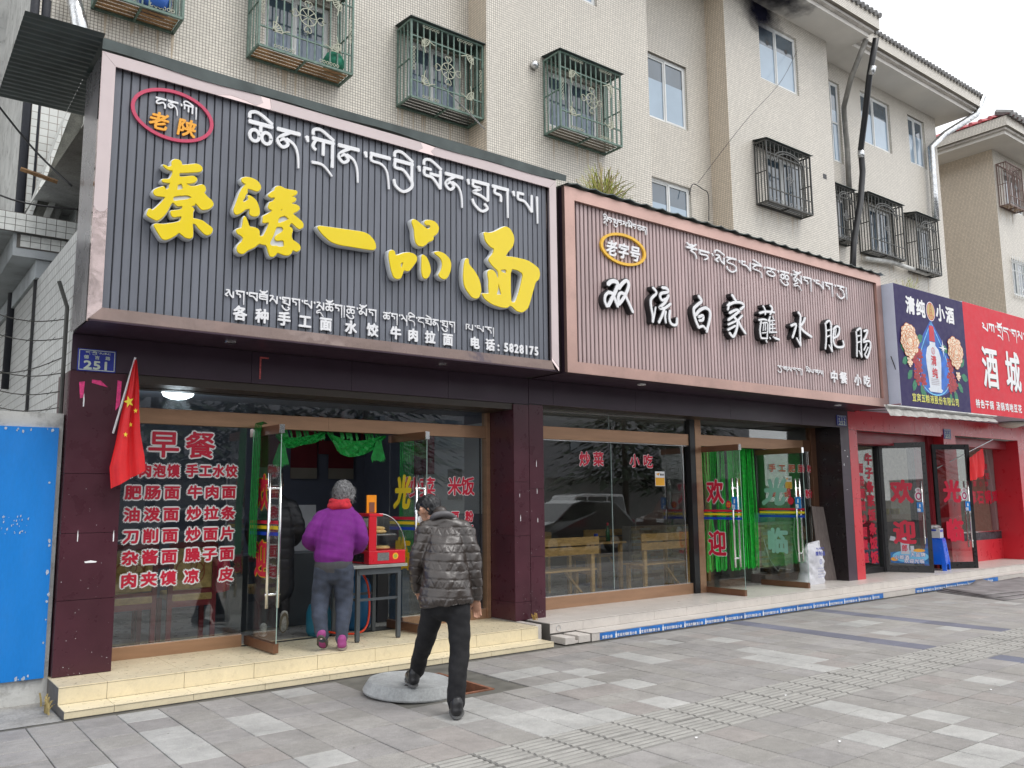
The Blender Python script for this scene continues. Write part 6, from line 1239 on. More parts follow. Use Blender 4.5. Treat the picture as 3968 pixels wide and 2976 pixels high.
for k, (x, y, z) in enumerate(((4.36, 8.05, 1.252), (4.40, 8.2, 1.252), (4.37, 8.1, 1.285), (4.30, 8.28, 1.252), (4.42, 8.08, z0+.137), (4.38, 8.25, z0+.137))):
    mb = MB(); mb.lathe(x, y, [(.03, z), (.095, z+.004), (.11, z+.02), (.09, z+.038), (.01, z+.046)], 16); tag(mb.build('flatbread', BREAD, smooth=True), None, None); o = bpy.data.objects[-1] if False else None
bl_ = ('left flat bread on the warmer tray, nearest the glass', 'flat bread at the back right of the warmer tray', 'topmost flat bread of the stack on the warmer tray', 'flat bread at the back left of the warmer tray', 'front flat bread on the warmer floor under the tray', 'rear flat bread on the warmer floor under the tray')
for k, o in enumerate([o for o in COL.objects if o.name.startswith('flatbread')]): tag(o, bl_[k], 'bread', 'flat breads in the red warmer')
mb = MB(); mb.box(4.22, 4.33, 8.0, 8.02, 1.47, 1.655); st_ = mb.build('card_stand', M('orange card', (.9, .3, .01), .4)); tag(st_, 'bright orange payment card standing on the red warmer', 'card stand')
mb = MB(); mb.box(4.245, 4.305, 7.994, 7.999, 1.475, 1.58); mb.build('inner_print', M('brown print', (.2, .08, .05), .5), st_)
def bottle_gas(label, x, y, r, h, mat):
    t = thing('gas_cylinder', label, 'gas cylinder', (x, y, .188)); mb = MB(); mb.lathe(0, 0, [(r*.8, 0), (r, .05), (r, h-.12), (r*.8, h-.04), (r*.3, h), (r*.3, h+.02)], 20); mb.build('tank', mat, t, smooth=True)
    mb = MB(); mb.lathe(0, 0, [(r*.6, h-.04), (r*.6, h+.09)], 16); mb.build('collar', mat, t, smooth=True)
BLG2 = M('gas blue', (.015, .12, .28), .4, var=.15)
bottle_gas('tall blue gas cylinder under the food table', 4.5, 8.75, .16, .58, BLG2); bottle_gas('short blue gas cylinder between the woman and the door', 3.98, 8.6, .13, .36, M('gas teal', (.02, .17, .27), .4, var=.15))
cable('orange red gas hose curling under the food table', [(4.35, 8.45, .9), (4.45, 8.4, .7), (4.42, 8.3, .4), (4.3, 8.2, .25), (4.15, 8.3, .22), (4.0, 8.5, .24)], .012, M('orange hose', (.7, .05, .01), .4))
mb = MB(); mb.box(4.35, 4.7, 10.3, 10.75, .19, 1.55); fz = mb.build('fridge', M('fridge white', (.55, .56, .58), .4)); tag(fz, 'white drinks fridge with a red swoosh behind the warmer', 'fridge')
mb = MB(); mb.box(3.3, 4.4, 9.4, 9.9, .19, 1.0); tag(mb.build('worktop', M('dark worktop', (.05, .06, .07), .4)), 'dark work counter inside the restaurant', 'counter')
mb = MB(); mb.box(4.9, 6.2, 9.0, 9.4, .19, 1.02); tag(mb.build('counter', M('black counter', (.03, .03, .035), .4)), 'black counter behind the right window of the restaurant', 'counter')

# ================= interior two
def bench(label, x, y, rz, L_=1.15):
    t = thing('wooden_bench', label, 'bench', (x, y, .205), rz, 'pine benches inside the noodle shop')
    for k, z in enumerate((.68, .81)): mb = MB(); mb.box(-L_, 0, -.012, .012, z-.055, z+.055); mb.build('backrest_slat', WOOD, t, bevel=.004)
    for q in range(3): mb = MB(); mb.box(-L_, -.0, .04+q*.12, .145+q*.12, .40, .425); mb.build('seat_slat', WOOD, t, bevel=.003)
    for xx in (-.1, -L_+.1):
        mb = MB(); mb.box(xx-.03, xx+.03, .013, .05, 0, .87); mb.build('leg', WOOD, t); mb = MB(); mb.box(xx-.025, xx+.025, .35, .4, 0, .40); mb.build('leg', WOOD, t)
        mb = MB(); mb.bar((xx, .04, .37), (xx, .38, .37), .04, .05); mb.build('brace', WOOD, t)
    mb = MB(); mb.bar((-.1, .2, .02), (-.45, .2, .38), .04, .03); mb.build('strut', WOOD, t)
bench('pine bench backed against the noodle shop window, left one by the pillar', 8.3, 8.85, 0, 1.5); bench('pine bench backed against the noodle shop window, right one by the post', 10.35, 8.9, 0, 1.15)
bench('pine bench facing the window deeper inside, left one', 8.9, 10.6, 0, 1.3); bench('pine bench deeper inside near the stone counter', 10.9, 10.7, 0, 1.2)
def dtable(label, x, y):
    t = thing('wooden_table', label, 'table', (x, y, .205)); mb = MB(); mb.box(-.6, .6, -.3, .3, .71, .74); mb.build('tabletop', WOOD, t, bevel=.004)
    for a in (-.52, .52):
        for b in (-.24, .24): mb = MB(); mb.box(a-.025, a+.025, b-.025, b+.025, 0, .71); mb.build('leg', WOOD, t)
dtable('pine table with a bottle behind the left window bench', 8.8, 9.7); dtable('pine table behind the right window bench', 10.9, 9.75)
bt = thing('bottle', 'green glass bottle with a red cap on the pine table', 'bottle', (9.2, 9.6, .945)); mb = MB(); mb.lathe(0, 0, [(.035, 0), (.035, .15), (.014, .2), (.013, .24)], 14); mb.build('body', M('green bottle', (.01, .12, .04), .15), bt, smooth=True); mb = MB(); mb.lathe(0, 0, [(.016, .24), (.016, .28)], 12); mb.build('cap', REDT, bt)
cn = thing('can', 'small blue and red can beside the green bottle', 'can', (8.95, 9.6, .945)); mb = MB(); mb.lathe(0, 0, [(.03, 0), (.033, .005), (.033, .11), (.028, .12)], 14); mb.build('body', BVIN, cn, smooth=True); mb = MB(); mb.lathe(0, 0, [(.0335, .0), (.0335, .035)], 14); mb.build('band', REDT, cn)
ct = thing('stone_counter', 'counter faced with uneven strips of yellow stone inside the noodle shop', 'counter')
mb = MB(); mb.box(11.95, 14.0-.9, 9.02, 9.5, .205, 1.12); mb.build('core', CONC, ct); box(ct, 'counter_top', M('pale counter top', (.5, .48, .45), .3), 11.9, 13.1, 8.98, 9.55, 1.122, 1.16)
STN = objcolor('stone strips', .8, .15, 9, .5, (.2, .17, .12)); me = mesh_of(MB().box(0, 1, 0, 1, 0, 1), 'stone', STN); z = .21; n = 0
while z < 1.11:
    h = rc.choice((.03, .04, .05)); x = 10.45
    while x < 13.0:
        w = rc.uniform(.12, .3); wall_back = x < 11.9
        if n < 290:
            c = rc.choice(((.6, .48, .3), (.5, .43, .34), (.68, .6, .44), (.42, .3, .2), (.52, .52, .48)))
            o = place('stone', me, ct, (x, 10.3 if wall_back else 9.0, z), color=c); o.scale = (min(w, 13.1-x)-.003, .03+.015*rc.random(), h-.002); o.location.y -= .02*rc.random(); n += 1
        x += w
    z += h
mb = MB(); mb.box(10.4, 11.9, 10.34, 10.5, .205, 1.12); mb.build('core', CONC, ct)
rm_ = M('router black', (.02, .02, .02), .3)
mb = MB(); mb.box(12.0, 12.3, 8.75, 8.9, .36, .42); tag(mb.build('router', rm_), 'black router with tangled cables on the floor by the stone counter', 'router')
mb = MB(); mb.box(11.75, 12.95, 8.62, 8.9, .205, .34); tag(mb.build('wooden_step', WOODG), 'low grey box ledge inside the right window of the noodle shop', 'ledge')
cable('white cable coiling over the router', [(12.0, 8.8, .9), (12.05, 8.75, .6), (12.2, 8.7, .38), (12.4, 8.8, .4), (12.7, 8.8, .36)], .008, WVIN); cable('white cables hanging beside the stone counter', [(12.75, 8.7, 1.25), (12.7, 8.7, .9), (12.78, 8.7, .5)], .008, WVIN)
cable('yellow grey cable beside the stone counter', [(12.85, 8.75, 1.2), (12.95, 8.72, .9), (12.86, 8.72, .5)], .008, M('beige cable', (.4, .33, .2), .5))
fd = thing('display_fridge', 'pale upright display fridge behind the pale green lettering', 'fridge'); box(fd, 'cabinet', INTL, 13.0-.5, 13.1, 9.9, 10.6, .205, 2.2); mb = MB(); mb.box(12.2, 12.9, 9.2, 9.5, 1.162, 1.32); tag(mb.build('food_box', M('cyan boxes', (.2, .5, .5), .5)), 'pale cyan food boxes on the stone counter', 'box')
# leaning plank, sack
mb = MB(); mb.v = [(12.82, 8.30, .207), (13.08, 8.18, .207), (13.08, 8.35, 1.415), (12.84, 8.42, 1.43), (12.84, 8.34, .207), (13.1, 8.22, .207), (13.1, 8.39, 1.415), (12.86, 8.46, 1.43)]; mb.f = [(0, 1, 2, 3), (5, 4, 7, 6), (1, 5, 6, 2), (4, 0, 3, 7), (3, 2, 6, 7), (0, 4, 5, 1)]; mb.mi = [0]*6
tag(mb.build('plank', WOODG), 'old grey plank leaning against the dark pillar', 'plank')
def remesh(parts, name, mat, parent=None, voxel=.012, smooth=4, label=None):
    """one closed skin from overlapping tapered limbs: parts = [(path, radii, flatten)]"""
    mb = MB()
    for P, Rr, *fl_ in parts:
        fx = fl_[0] if fl_ else None; n = 16; P = [Vector(p) for p in P]
        Q, W_ = [], []
        for i in range(len(P)-1):
            for k in range(4):
                u = k/4; p0, p1, p2, p3 = P[max(i-1, 0)], P[i], P[i+1], P[min(i+2, len(P)-1)]
                Q.append(.5*((2*p1)+(p2-p0)*u+(2*p0-5*p1+4*p2-p3)*u*u+(3*p1-p0-3*p2+p3)*u**3)); W_.append(Rr[i]*(1-u)+Rr[i+1]*u)
        Q.append(P[-1]); W_.append(Rr[-1])
        d0 = (Q[0]-Q[1]).normalized(); d1 = (Q[-1]-Q[-2]).normalized(); q0, w0, q1, w1 = Q[0], W_[0], Q[-1], W_[-1]
        Q = [q0+d0*w0*.95, q0+d0*w0*.7]+Q+[q1+d1*w1*.7, q1+d1*w1*.95]; W_ = [w0*.25, w0*.7]+W_+[w1*.7, w1*.25]
        base = len(mb.v); k_ = len(Q); ax = Vector(fx[0]).normalized() if fx else None
        for i, p in enumerate(Q):
            t = (Q[min(i+1, k_-1)]-Q[max(i-1, 0)]).normalized()
            if ax is not None: u = (ax-t*ax.dot(t)).normalized(); su, sw = fx[1], fx[2]
            else: u = t.cross(Vector((.3, .9, .1))).normalized(); su = sw = 1
            w = t.cross(u)
            for j in range(n): a = 2*math.pi*j/n; mb.v.append(tuple(p+(u*math.cos(a)*su+w*math.sin(a)*sw)*W_[i]))
        for i in range(k_-1):
            for j in range(n): a = base+i*n+j; b = base+i*n+(j+1) % n; mb.f.append((a, b, b+n, a+n)); mb.mi.append(0)
        mb.f.append(tuple(base+j for j in range(n))[::-1]); mb.f.append(tuple(base+(k_-1)*n+j for j in range(n))); mb.mi += [0, 0]
    o = mb.build(name, mat, None, link=False); r = o.modifiers.new('r', 'REMESH'); r.mode = 'VOXEL'; r.voxel_size = voxel; s = o.modifiers.new('s', 'SMOOTH'); s.factor = .5; s.iterations = smooth
    me = evaluated(o); bpy.data.objects.remove(o)
    me.name = name; me.polygons.foreach_set('use_smooth', [True]*len(me.polygons)); me.materials.clear(); me.materials.append(mat)
    o = bpy.data.objects.new(name, me); COL.objects.link(o)
    if parent is not None: o.parent = parent
    return tag(o, label=label)
SACK = M('white woven sack', (.62, .62, .66), .6, var=.08, scale=12, bump=.8, bscale=14)
mb = MB(); rk = random.Random(17); NS, NZ = 40, 22
for i in range(NZ+1):
    u = i/NZ; cx = 12.27+.05*u; hw = (.235+.02*math.sin(u*3))*(1-.12*u); hd_ = .12*(1-u**3*.75); z = .206+u*.60
    if u < .3: cx -= .06*(1-u/.3)**1; hw += .05*(1-u/.3)
    for j in range(NS):
        a = 2*math.pi*j/NS; c_, s_ = math.cos(a), math.sin(a); e = .45; x = cx+hw*abs(c_)**e*(1 if c_ > 0 else -1); y = 8.12+hd_*abs(s_)**.7*(1 if s_ > 0 else -1)
        k = .007*math.sin(z*38+x*17+j*.4)+.006*math.sin(x*41-z*23)+.003*rk.random(); dz = .05*u**4*math.sin(x*19+1)+.06*u**6*(1 if c_ > .6 else 0)
        mb.v.append((x+k, y-k*(1-s_), z+dz))
for i in range(NZ):
    for j in range(NS): p = i*NS+j; q = i*NS+(j+1) % NS; mb.f.append((p, q, q+NS, p+NS)); mb.mi.append(0)
mb.f.append(tuple(NZ*NS+j for j in range(NS))); mb.mi.append(0)
sk = mb.build('sack', SACK, smooth=True)
tag(sk, 'white woven salt sack with blue print leaning beside the glass door', 'sack')
BLP = M('blue ink', (.05, .07, .35), .6); f = Frame((12.12, 7.955, .0), (1, .0, 0)); mb = MB(); put(mb, f, '精', .07, .69, .085, .075, d=.012, bold=.003); put(mb, f, '制', .16, .69, .085, .075, d=.012, bold=.003); put(mb, f, '盐', .25, .69, .085, .075, d=.012, bold=.003); disc(mb, f, .16, .56, .035, .04, .014, 16, hole=(.027, .031)); stroke(mb, f, [(.14, .54), (.16, .585), (.18, .54)], .007, .0142, smooth=False)
tibetan(mb, f, 'g y . m c . r', .06, .27, .78, .03, wk=.2, d1=.008)
for k in range(4): line(mb, f, '食用盐净含量', .08, .46-k*.045, .03, .024, .022, d=.014)
mb.build('print', BLP, sk)

# ================= shop three (red)
rs3 = thing('red_shop', 'bright red clad shop front with black framed doors at the right', 'shop front')
fr = wallframe(7.958)
panelled(rs3, 'cladding_panel', fr, 13.352, 13.6, .2, 3.04, [1.55, 2.72], REDP)
for a, b in ((13.602, 14.5), (14.503, 15.6), (15.603, 16.6), (16.603, 17.6), (17.603, 18.8), (18.803, 20.2), (20.203, 22), (22.003, 26)): box(rs3, 'fascia_panel', REDP, a, b, 7.958, 7.975, 2.72 if a < 16.6 else 2.76, 3.08)
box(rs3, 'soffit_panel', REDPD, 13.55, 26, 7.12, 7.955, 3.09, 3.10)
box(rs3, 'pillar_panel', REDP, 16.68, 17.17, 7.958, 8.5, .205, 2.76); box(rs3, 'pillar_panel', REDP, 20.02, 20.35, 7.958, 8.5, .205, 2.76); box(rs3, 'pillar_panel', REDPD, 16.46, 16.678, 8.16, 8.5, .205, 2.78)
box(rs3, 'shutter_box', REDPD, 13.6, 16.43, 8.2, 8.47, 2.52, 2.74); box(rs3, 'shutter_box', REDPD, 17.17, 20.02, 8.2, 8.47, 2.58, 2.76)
box(rs3, 'plinth', REDP, 17.17, 20.02, G-.04, G, .205, .64) ; box(rs3, 'plinth', REDP, 17.2, 22, G-.02, G+.02, .205, .6)
box(rs3, 'window_sill', BLACK, 17.17, 21.3, G-.02, G+.03, .66, .68); box(rs3, 'window_frame', BLACK, 17.17, 17.25, G-.03, G+.03, .68, 2.6); box(rs3, 'window_frame', BLACK, 20.9, 21.0, G-.03, G+.03, .64, 2.6)
box(rs3, 'patterned_strip', M('black pebble strip', (.05, .05, .06), .5, var=1.0, scale=16), 17.25, 20.9, G-.03, G+.02, .64, .80); box(rs3, 'window_rail', STEEL, 17.2, 20.9, G-.035, G-.005, .80, .825)
pane(rs3, 17.25, 20.9, .825, 2.58); pane(rs3, 13.62, 15.08, .3, 2.5); box(rs3, 'threshold', BLACK, 13.62, 15.1, G-.03, G+.03, .205, .30); box(rs3, 'post', BLACK, 15.06, 15.16, G-.05, G+.04, .205, 2.52); box(rs3, 'head', BLACK, 13.62, 16.43, G-.03, G+.03, 2.5, 2.53)
box(rs3, 'post', BLACK, 16.3, 16.42, G-.05, G+.04, .205, 2.52)
mb = MB(); line(mb, FG, '牛子条浆饭条饭饭', 14.82, 2.27, .255, .26, .22, vertical=True, d=.003, bold=.012); line(mb, FG, '面粉面菜抄面煮盖', 14.53, 2.1, .23, .2, .19, vertical=True, d=.003, bold=.009); mb.build('window_lettering', REDT, rs3)
mb = MB(); line(mb, FG, '库石锅鸡', 18.85, 1.545, .36, .33, .3, d=.003, bold=.014); line(mb, FG, '家小炒', 19.0, 1.83, .28, .17, .13, d=.003, bold=.004); line(mb, FG, '麻辣', 19.25, 2.2, .28, .25, .15, d=.003, bold=.006); line(mb, FG, '鲜豆花', 19.05, 2.0, .28, .25, .14, d=.003, bold=.006); mb.build('window_lettering', REDT, rs3)
dA, fA, LA = leaf('black framed glass door leaf with big red welcome letters and a blue drink sticker', 15.14, 8.46, 15.53, 7.755, .21, 2.57, frame=M('black door frame', (.02, .02, .022), .3), stripes=False, hz=(.72, 1.86))
big_chars(dA, fA, REDT, [('欢', .36, 1.67, .38, .44, .018, 0), ('迎', .36, .93, .38, .44, .018, 0)])
dB, fB, LB = leaf('second black framed glass door leaf with red letters, behind the stool stack', 16.42, 8.08, 17.106, 7.70, .21, 2.57, frame=MATS['black door frame'], stripes=False, hz=(.6, 1.86))
big_chars(dB, fB, REDT, [('光', .36, 1.67, .38, .44, .018, 0), ('临', .36, .93, .38, .44, .018, 0)])
def drink_sticker(par, f):
    mb = MB(); mb.quad(f(.1, .37, .006), f(.73, .36, .006), f(.73, .64, .006), f(.1, .56, .006)); mb.build('sticker', M('sea blue sticker', (.02, .16, .45), .4, var=.4, scale=9), par)
    mb = MB(); disc(mb, f, .43, .49, .3, .11, .007, 28); mb.build('sticker_bubble', CYAN, par)
    mb = MB(); mb.poly([f(.28, .53, .008), f(.42, .53, .008), f(.42, .75, .008), f(.36, .83, .008), f(.32, .83, .008), f(.28, .75, .008)]); mb.poly([f(.44, .56, .008), f(.5, .56, .008), f(.5, .68, .008), f(.44, .68, .008)]); mb.poly([f(.1, .78, .008), f(.2, .76, .008), f(.2, .84, .008), f(.12, .86, .008)]); mb.build('printed_bottle', M('pale print', (.6, .62, .7), .5), par)
    mb = MB(); put(mb, f, '郎', .345, .64, .1, .13, d=.009, bold=.003); mb.build('sticker_red', REDT, par)
    mb = MB(); disc(mb, f, .58, .6, .1, .03, .008, 16); mb.build('sticker_orange', ORANGE, par); mb = MB(); disc(mb, f, .16, .44, .06, .035, .0085, 16); mb.build('sticker_orange', ORANGE, par)
    for mat, b_, d in ((BVIN, .007, .0095), (WVIN, .002, .0125)):
        mb = MB(); line(mb, f, '小郎酒', .2, .475, .085, .08, .08, d=d, bold=b_); line(mb, f, '大品牌', .47, .525, .085, .08, .08, d=d, bold=b_); line(mb, f, '欢迎光临', .36, .41, .085, .08, .08, d=d, bold=b_); mb.build('sticker_text', mat, par)
drink_sticker(dA, fA)
for par, f, L_ in ((dA, fA, LA), (dB, fB, LB)):
    mb = MB(); disc(mb, f, L_-.17, 1.58, .065, .09, .007, 20); disc(mb, f, L_-.17, 1.69, .05, .045, .0072, 16); mb.build('mascot_sticker', WVIN, par)
    mb = MB(); disc(mb, f, L_-.17, 1.58, .05, .07, .0095, 16, hole=(.028, .045)); put(mb, f, '推' if par is dA else '拉', L_-.17, 1.69, .06, .06, d=.0095); mb.build('sticker_pink', M('pink print', (.5, .02, .15), .5), par)
    push_sticker(par, f, L_-.16, 1.38, '推' if par is dA else '拉')
# inside shop three
mb = MB(); mb.box(15.2, 17.2, 11.5, 11.55, .205, 2.5); tag(mb.build('cabinet_door', M('dark brown door', (.12, .06, .05), .5, var=.2)), 'dark brown inner door of the red shop', 'door')
mb = MB(); mb.box(16.6, 18.2, 9.5, 10.1, .205, 1.05); tag(mb.build('bar_counter', M('dark bar', (.06, .03, .03), .4)), 'dark bar counter behind the big red welcome letters', 'counter')
mb = MB(); mb.box(16.6, 18.2, 9.48, 9.6, 1.052, 1.2); tag(mb.build('counter_shelf', M('light plank', (.45, .35, .25), .5)), 'light brown shelf on the bar counter', 'shelf')
for k, x in enumerate((17.28, 17.52, 17.7)):
    mb = MB(); mb.lathe(x, 9.54, [(.04, 1.202), (.05, 1.32)], 12); tag(mb.build('paper_cup', M('yellow cup', (.6, .5, .2), .6), smooth=True), 'yellow paper cup, %s of three behind the big red welcome letters' % ('leftmost', 'middle', 'rightmost')[k], 'cup', 'yellow cups in a row on the bar counter')
mb = MB(); mb.lathe(14.45, 9.3, [(.15, .205), (.18, .22), (.2, .62), (.05, .65)], 14); tag(mb.build('green_bucket', M('green bucket', (.02, .35, .1), .4), smooth=True), 'green bucket inside the red shop window', 'bucket')
mb = MB(); mb.lathe(14.4, 9.3, [(.05, .655), (.19, .7), (.2, 1.05), (.16, 1.1)], 14); tag(mb.build('white_drum', M('white drum', (.5, .5, .5), .4), smooth=True), 'white drum standing on the green bucket', 'drum')
cw = thing('window_curtain', 'pale drawn back curtain in the red shop window', 'curtain'); mb = MB()
for k in range(24):
    u, v = k/24, (k+1)/24; xa, xb = 20.1+.9*u, 20.1+.9*v
    for q in range(8):
        s, t_2 = q/8, (q+1)/8; sh = lambda s: .35*math.sin(s*math.pi*.5)
        mb.quad((xa+sh(s)*(1-u), 8.8+.04*math.sin(u*40), 2.6-1.8*s), (xb+sh(s)*(1-v), 8.8+.04*math.sin(v*40), 2.6-1.8*s), (xb+sh(t_2)*(1-v), 8.8+.04*math.sin(v*40), 2.6-1.8*t_2), (xa+sh(t_2)*(1-u), 8.8+.04*math.sin(u*40), 2.6-1.8*t_2))
mb.build('cloth', M('pale curtain', (.7, .72, .73), .8), cw, smooth=True)
ol = thing('outdoor_lamp', 'round white ceiling lamp under the red soffit', 'lamp', (18.9, 7.6, 3.085)); mb = MB(); mb.lathe(0, 0, [(.2, 0), (.26, -.03), (.22, -.08), (.1, -.12), (.01, -.13)], 20); mb.build('shade', M('lamp shade', (.6, .58, .5), .4), ol, smooth=True)
# stools
STOOL = None
def stool_mb():
    a, b, h = .14, .185, .45; t = .012; P = []
    top = MB(); top.box(-a, a, -a, a, h-.02, h); legs = []
    side = MB()
    for r_ in range(4):
        ca, sa = math.cos(r_*math.pi/2), math.sin(r_*math.pi/2)
        def R_(x, y, z): return (x*ca-y*sa, x*sa+y*ca, z)
        def Q(u, z): s = a+(b-a)*(h-z)/h; return R_(u*s, -s, z)
        # skirt with a slot and an arched foot opening, as quads
        for (u0, u1, za, zb) in ((-1, 1, h-.16, h-.02), (-1, -.55, h-.24, h-.16), (.55, 1, h-.24, h-.16), (-1, 1, h-.34, h-.24)):
            side.quad(Q(u0, za), Q(u1, za), Q(u1, zb), Q(u0, zb))
        lg = MB()
        for (u0, u1) in ((-1, -.62), (.62, 1)): lg.quad(Q(u0, 0), Q(u1, 0), Q(u1*(.98), h-.34), Q(u0*(1), h-.34))
        legs.append(lg)
    return top, side, legs
def stool(x, y, z, lab, first=[None]):
    if first[0] is None:
        t = thing('stool', lab, 'stool', (x, y, z), .25, 'blue plastic stools in one stack'); top, side, legs = stool_mb(); 
        o = top.build('seat', PLBLUE, t, bevel=.01); o = side.build('apron', PLBLUE, t); s = o.modifiers.new('s', 'SOLIDIFY'); s.thickness = .008
        for l in legs: o = l.build('leg', PLBLUE, t); s = o.modifiers.new('s', 'SOLIDIFY'); s.thickness = .01
        first[0] = t; return t
    t = dup(first[0]); t.location = (x, y, z); t['label'] = lab; return t
nm_ = ('bottom', 'second from the bottom', 'third from the bottom', 'fourth from the bottom', 'top')
for k in range(5): stool(16.2, 8.02, .205+k*.035, 'blue plastic stool, %s of the stack beside the black door' % nm_[k])
bxs = thing('carton', 'small white carton with blue labels standing on the blue stools', 'box', (16.2, 8.02, .80), .25); box(bxs, 'body', M('carton white', (.6, .6, .62), .6), -.14, .14, -.11, .11, 0, .17); 
f = Frame((-.14, -.112, 0), (1, 0, 0)); mb = MB(); mb.quad(f(.02, .11, .001), f(.26, .11, .001), f(.26, .15, .001), f(.02, .15, .001)); f = Frame((-.142, .1, 0), (0, -1, 0)); mb.quad(f(.05, .13, .001), f(.15, .13, .001), f(.15, .16, .001), f(.05, .16, .001)); mb.build('label_print', BVIN, bxs)
mb = MB(); f = Frame((-.14, -.114, 0), (1, 0, 0)); line(mb, f, '三只松鼠', .06, .13, .055, .035, .035, d=.003); mb.build('label_text', WVIN, bxs)
cf = remesh([([(16.08, 8.0, 1.0), (16.3, 8.05, 1.01)], [.06, .055], ((0, 0, 1), .6, 1.5)), ([(16.0, 8.0, .99), (16.4, 8.03, .99)], [.03, .03])], 'plastic_wrap', M('clear crumpled wrap', (.35, .33, .33), .15, bump=1, bscale=20, var=.4, scale=20), voxel=.012, smooth=1); tag(cf, 'crumpled plastic wrapped bundle on top of the white carton', 'package')
# flags
FLAGR = M('flag red', (.68, .015, .02), .65, var=.08, scale=6); STAR = M('star yellow', (.85, .68, .05), .6)
def flag(label, poleA, poleB, outline, y, cols, stars):
    t = thing('flag', label, 'flag'); mb = MB(); mb.tube([poleA, poleB], .009, 8); mb.build('pole', WHITE, t)
    L_, R_ = outline; mb = MB(); n, m = len(L_)*6-6, 14
    def lerp(P, u): i = min(int(u*(len(P)-1)), len(P)-2); f = u*(len(P)-1)-i; return (P[i][0]*(1-f)+P[i+1][0]*f, P[i][1]*(1-f)+P[i+1][1]*f)
    def S_(u, v):
        a, b = lerp(L_, u), lerp(R_, u); return (a[0]*(1-v)+b[0]*v, y+.03*math.sin(v*11+u*1.5)*min(1, u*2+.1)+.012*math.sin(v*23), a[1]*(1-v)+b[1]*v)
    for i in range(n+1):
        for j in range(m+1): mb.v.append(S_(i/n, j/m))
    for i in range(n):
        for j in range(m): k = i*(m+1)+j; mb.f.append((k, k+1, k+m+2, k+m+1)); mb.mi.append(0)
    mb.build('cloth', FLAGR, t, smooth=True); mb = MB()
    for u, v, r_, rot in stars:
        c = Vector(S_(u, v)); pts = []
        for k in range(10): a = math.pi/2+k*math.pi/5+rot; q = r_ if k % 2 == 0 else r_*.4; pts.append((c.x+q*math.cos(a)*.8, c.y-.02, c.z+q*math.sin(a)))
        cc = (c.x, c.y-.02, c.z)
        for k in range(10): mb.poly([cc, pts[k], pts[(k+1) % 10]])
    mb.build('star', STAR, t)
flag('red national flag with yellow stars hanging on a short pole by the left pillar', (1.835, 7.80, 2.86), (1.72, 7.95, 2.2), ([(1.825, 2.84), (1.79, 2.62), (1.745, 2.35), (1.715, 2.1), (1.68, 1.9), (1.70, 1.72)], [(1.845, 2.84), (1.872, 2.6), (1.88, 2.4), (1.90, 2.2), (1.945, 2.0), (1.962, 1.875)]), 7.80, None, [(.32, .28, .055, .3), (.4, .8, .024, .1), (.5, .62, .024, .2), (.56, .33, .024, 0)])
flag('small red flag on a slanting white pole in front of the red shop', (17.98, 7.6, 2.69), (16.45, 8.1, 2.07), ([(16.9, 2.29), (16.92, 2.05), (16.93, 1.86)], [(17.47, 2.5), (17.45, 2.2), (17.43, 1.96)]), 7.6, None, [])
# sheets on the pavement
sh = thing('board_sheets', 'stack of grey warped board sheets lying on the pavement at the right edge', 'board')
for k in range(3):
    mb = MB(); n = 12; B_ = M('warped grey board', (.2, .185, .185), .75, var=.3, scale=4, dirt=.4)
    def Z(u, v): return .012+.016*k+.015*math.sin(u*5+k)*u+.05*max(0, v-.75)*(4 if .35 < u < .55 else .4)*(k+1)*.5
    A, Bc, C_, D_ = [(14.35+.1*k, 7.15), (13.9+.1*k, 5.9+.2*k), (17.5, 5.6+.1*k), (17.4, 7.1)]
    for i in range(n+1):
        for j in range(n+1):
            u, v = i/n, j/n; x = (A[0]*(1-v)+Bc[0]*v)*(1-u)+(D_[0]*(1-v)+C_[0]*v)*u; y = (A[1]*(1-v)+Bc[1]*v)*(1-u)+(D_[1]*(1-v)+C_[1]*v)*u; mb.v.append((x, y, Z(u, 1-v)))
    for i in range(n):
        for j in range(n): a = i*(n+1)+j; mb.f.append((a, a+1, a+n+2, a+n+1)); mb.mi.append(0)
    o = mb.build('sheet', B_, sh, smooth=True); s = o.modifiers.new('s', 'SOLIDIFY'); s.thickness = .014; s.offset = -1
# manhole
mh = thing('manhole_pit', 'rusty square manhole opening in the pavement half covered by the lid', 'manhole')
x0, x1, y0, y1 = HOLE; RF = M('rusty frame', (.22, .09, .05), .8, var=.4, scale=10)
mb = MB()
for a in ((x0, x1, y0-.0, y0+.03), (x0, x1, y1-.03, y1), (x0, x0+.03, y0+.03, y1-.03), (x1-.03, x1, y0+.03, y1-.03)): mb.box(*a, -.09, -.003)
mb.build('frame', RF, mh)
mb = MB(); mb.quad((x0, y0, -.5), (x1, y0, -.5), (x1, y0, -.06), (x0, y0, -.06)); mb.quad((x1, y0, -.5), (x1, y1, -.5), (x1, y1, -.06), (x1, y0, -.06)); mb.quad((x1, y1, -.5), (x0, y1, -.5), (x0, y1, -.06), (x1, y1, -.06)); mb.quad((x0, y1, -.5), (x0, y0, -.5), (x0, y0, -.06), (x0, y1, -.06)); mb.quad((x0, y0, -.5), (x1, y0, -.5), (x1, y1, -.5), (x0, y1, -.5)); mb.build('shaft', CONC, mh)
mb = MB(); mb.box(x0+.03, x1-.12, y0+.5, y1-.03, -.07, -.05); mb.build('sand_ledge', M('pit sand', (.3, .26, .2), .9, var=.3, scale=9), mh)
lid = thing('manhole_cover', 'thick round grey concrete lid tilted over the open manhole', 'manhole cover', (3.80, 6.40, .005)); lid.rotation_euler = (math.radians(3), math.radians(1.5), .3)
LIDM = M('lid concrete', (.33, .34, .34), .85, var=.15, scale=6, fine=.12, bump=.3, dirt=.25)
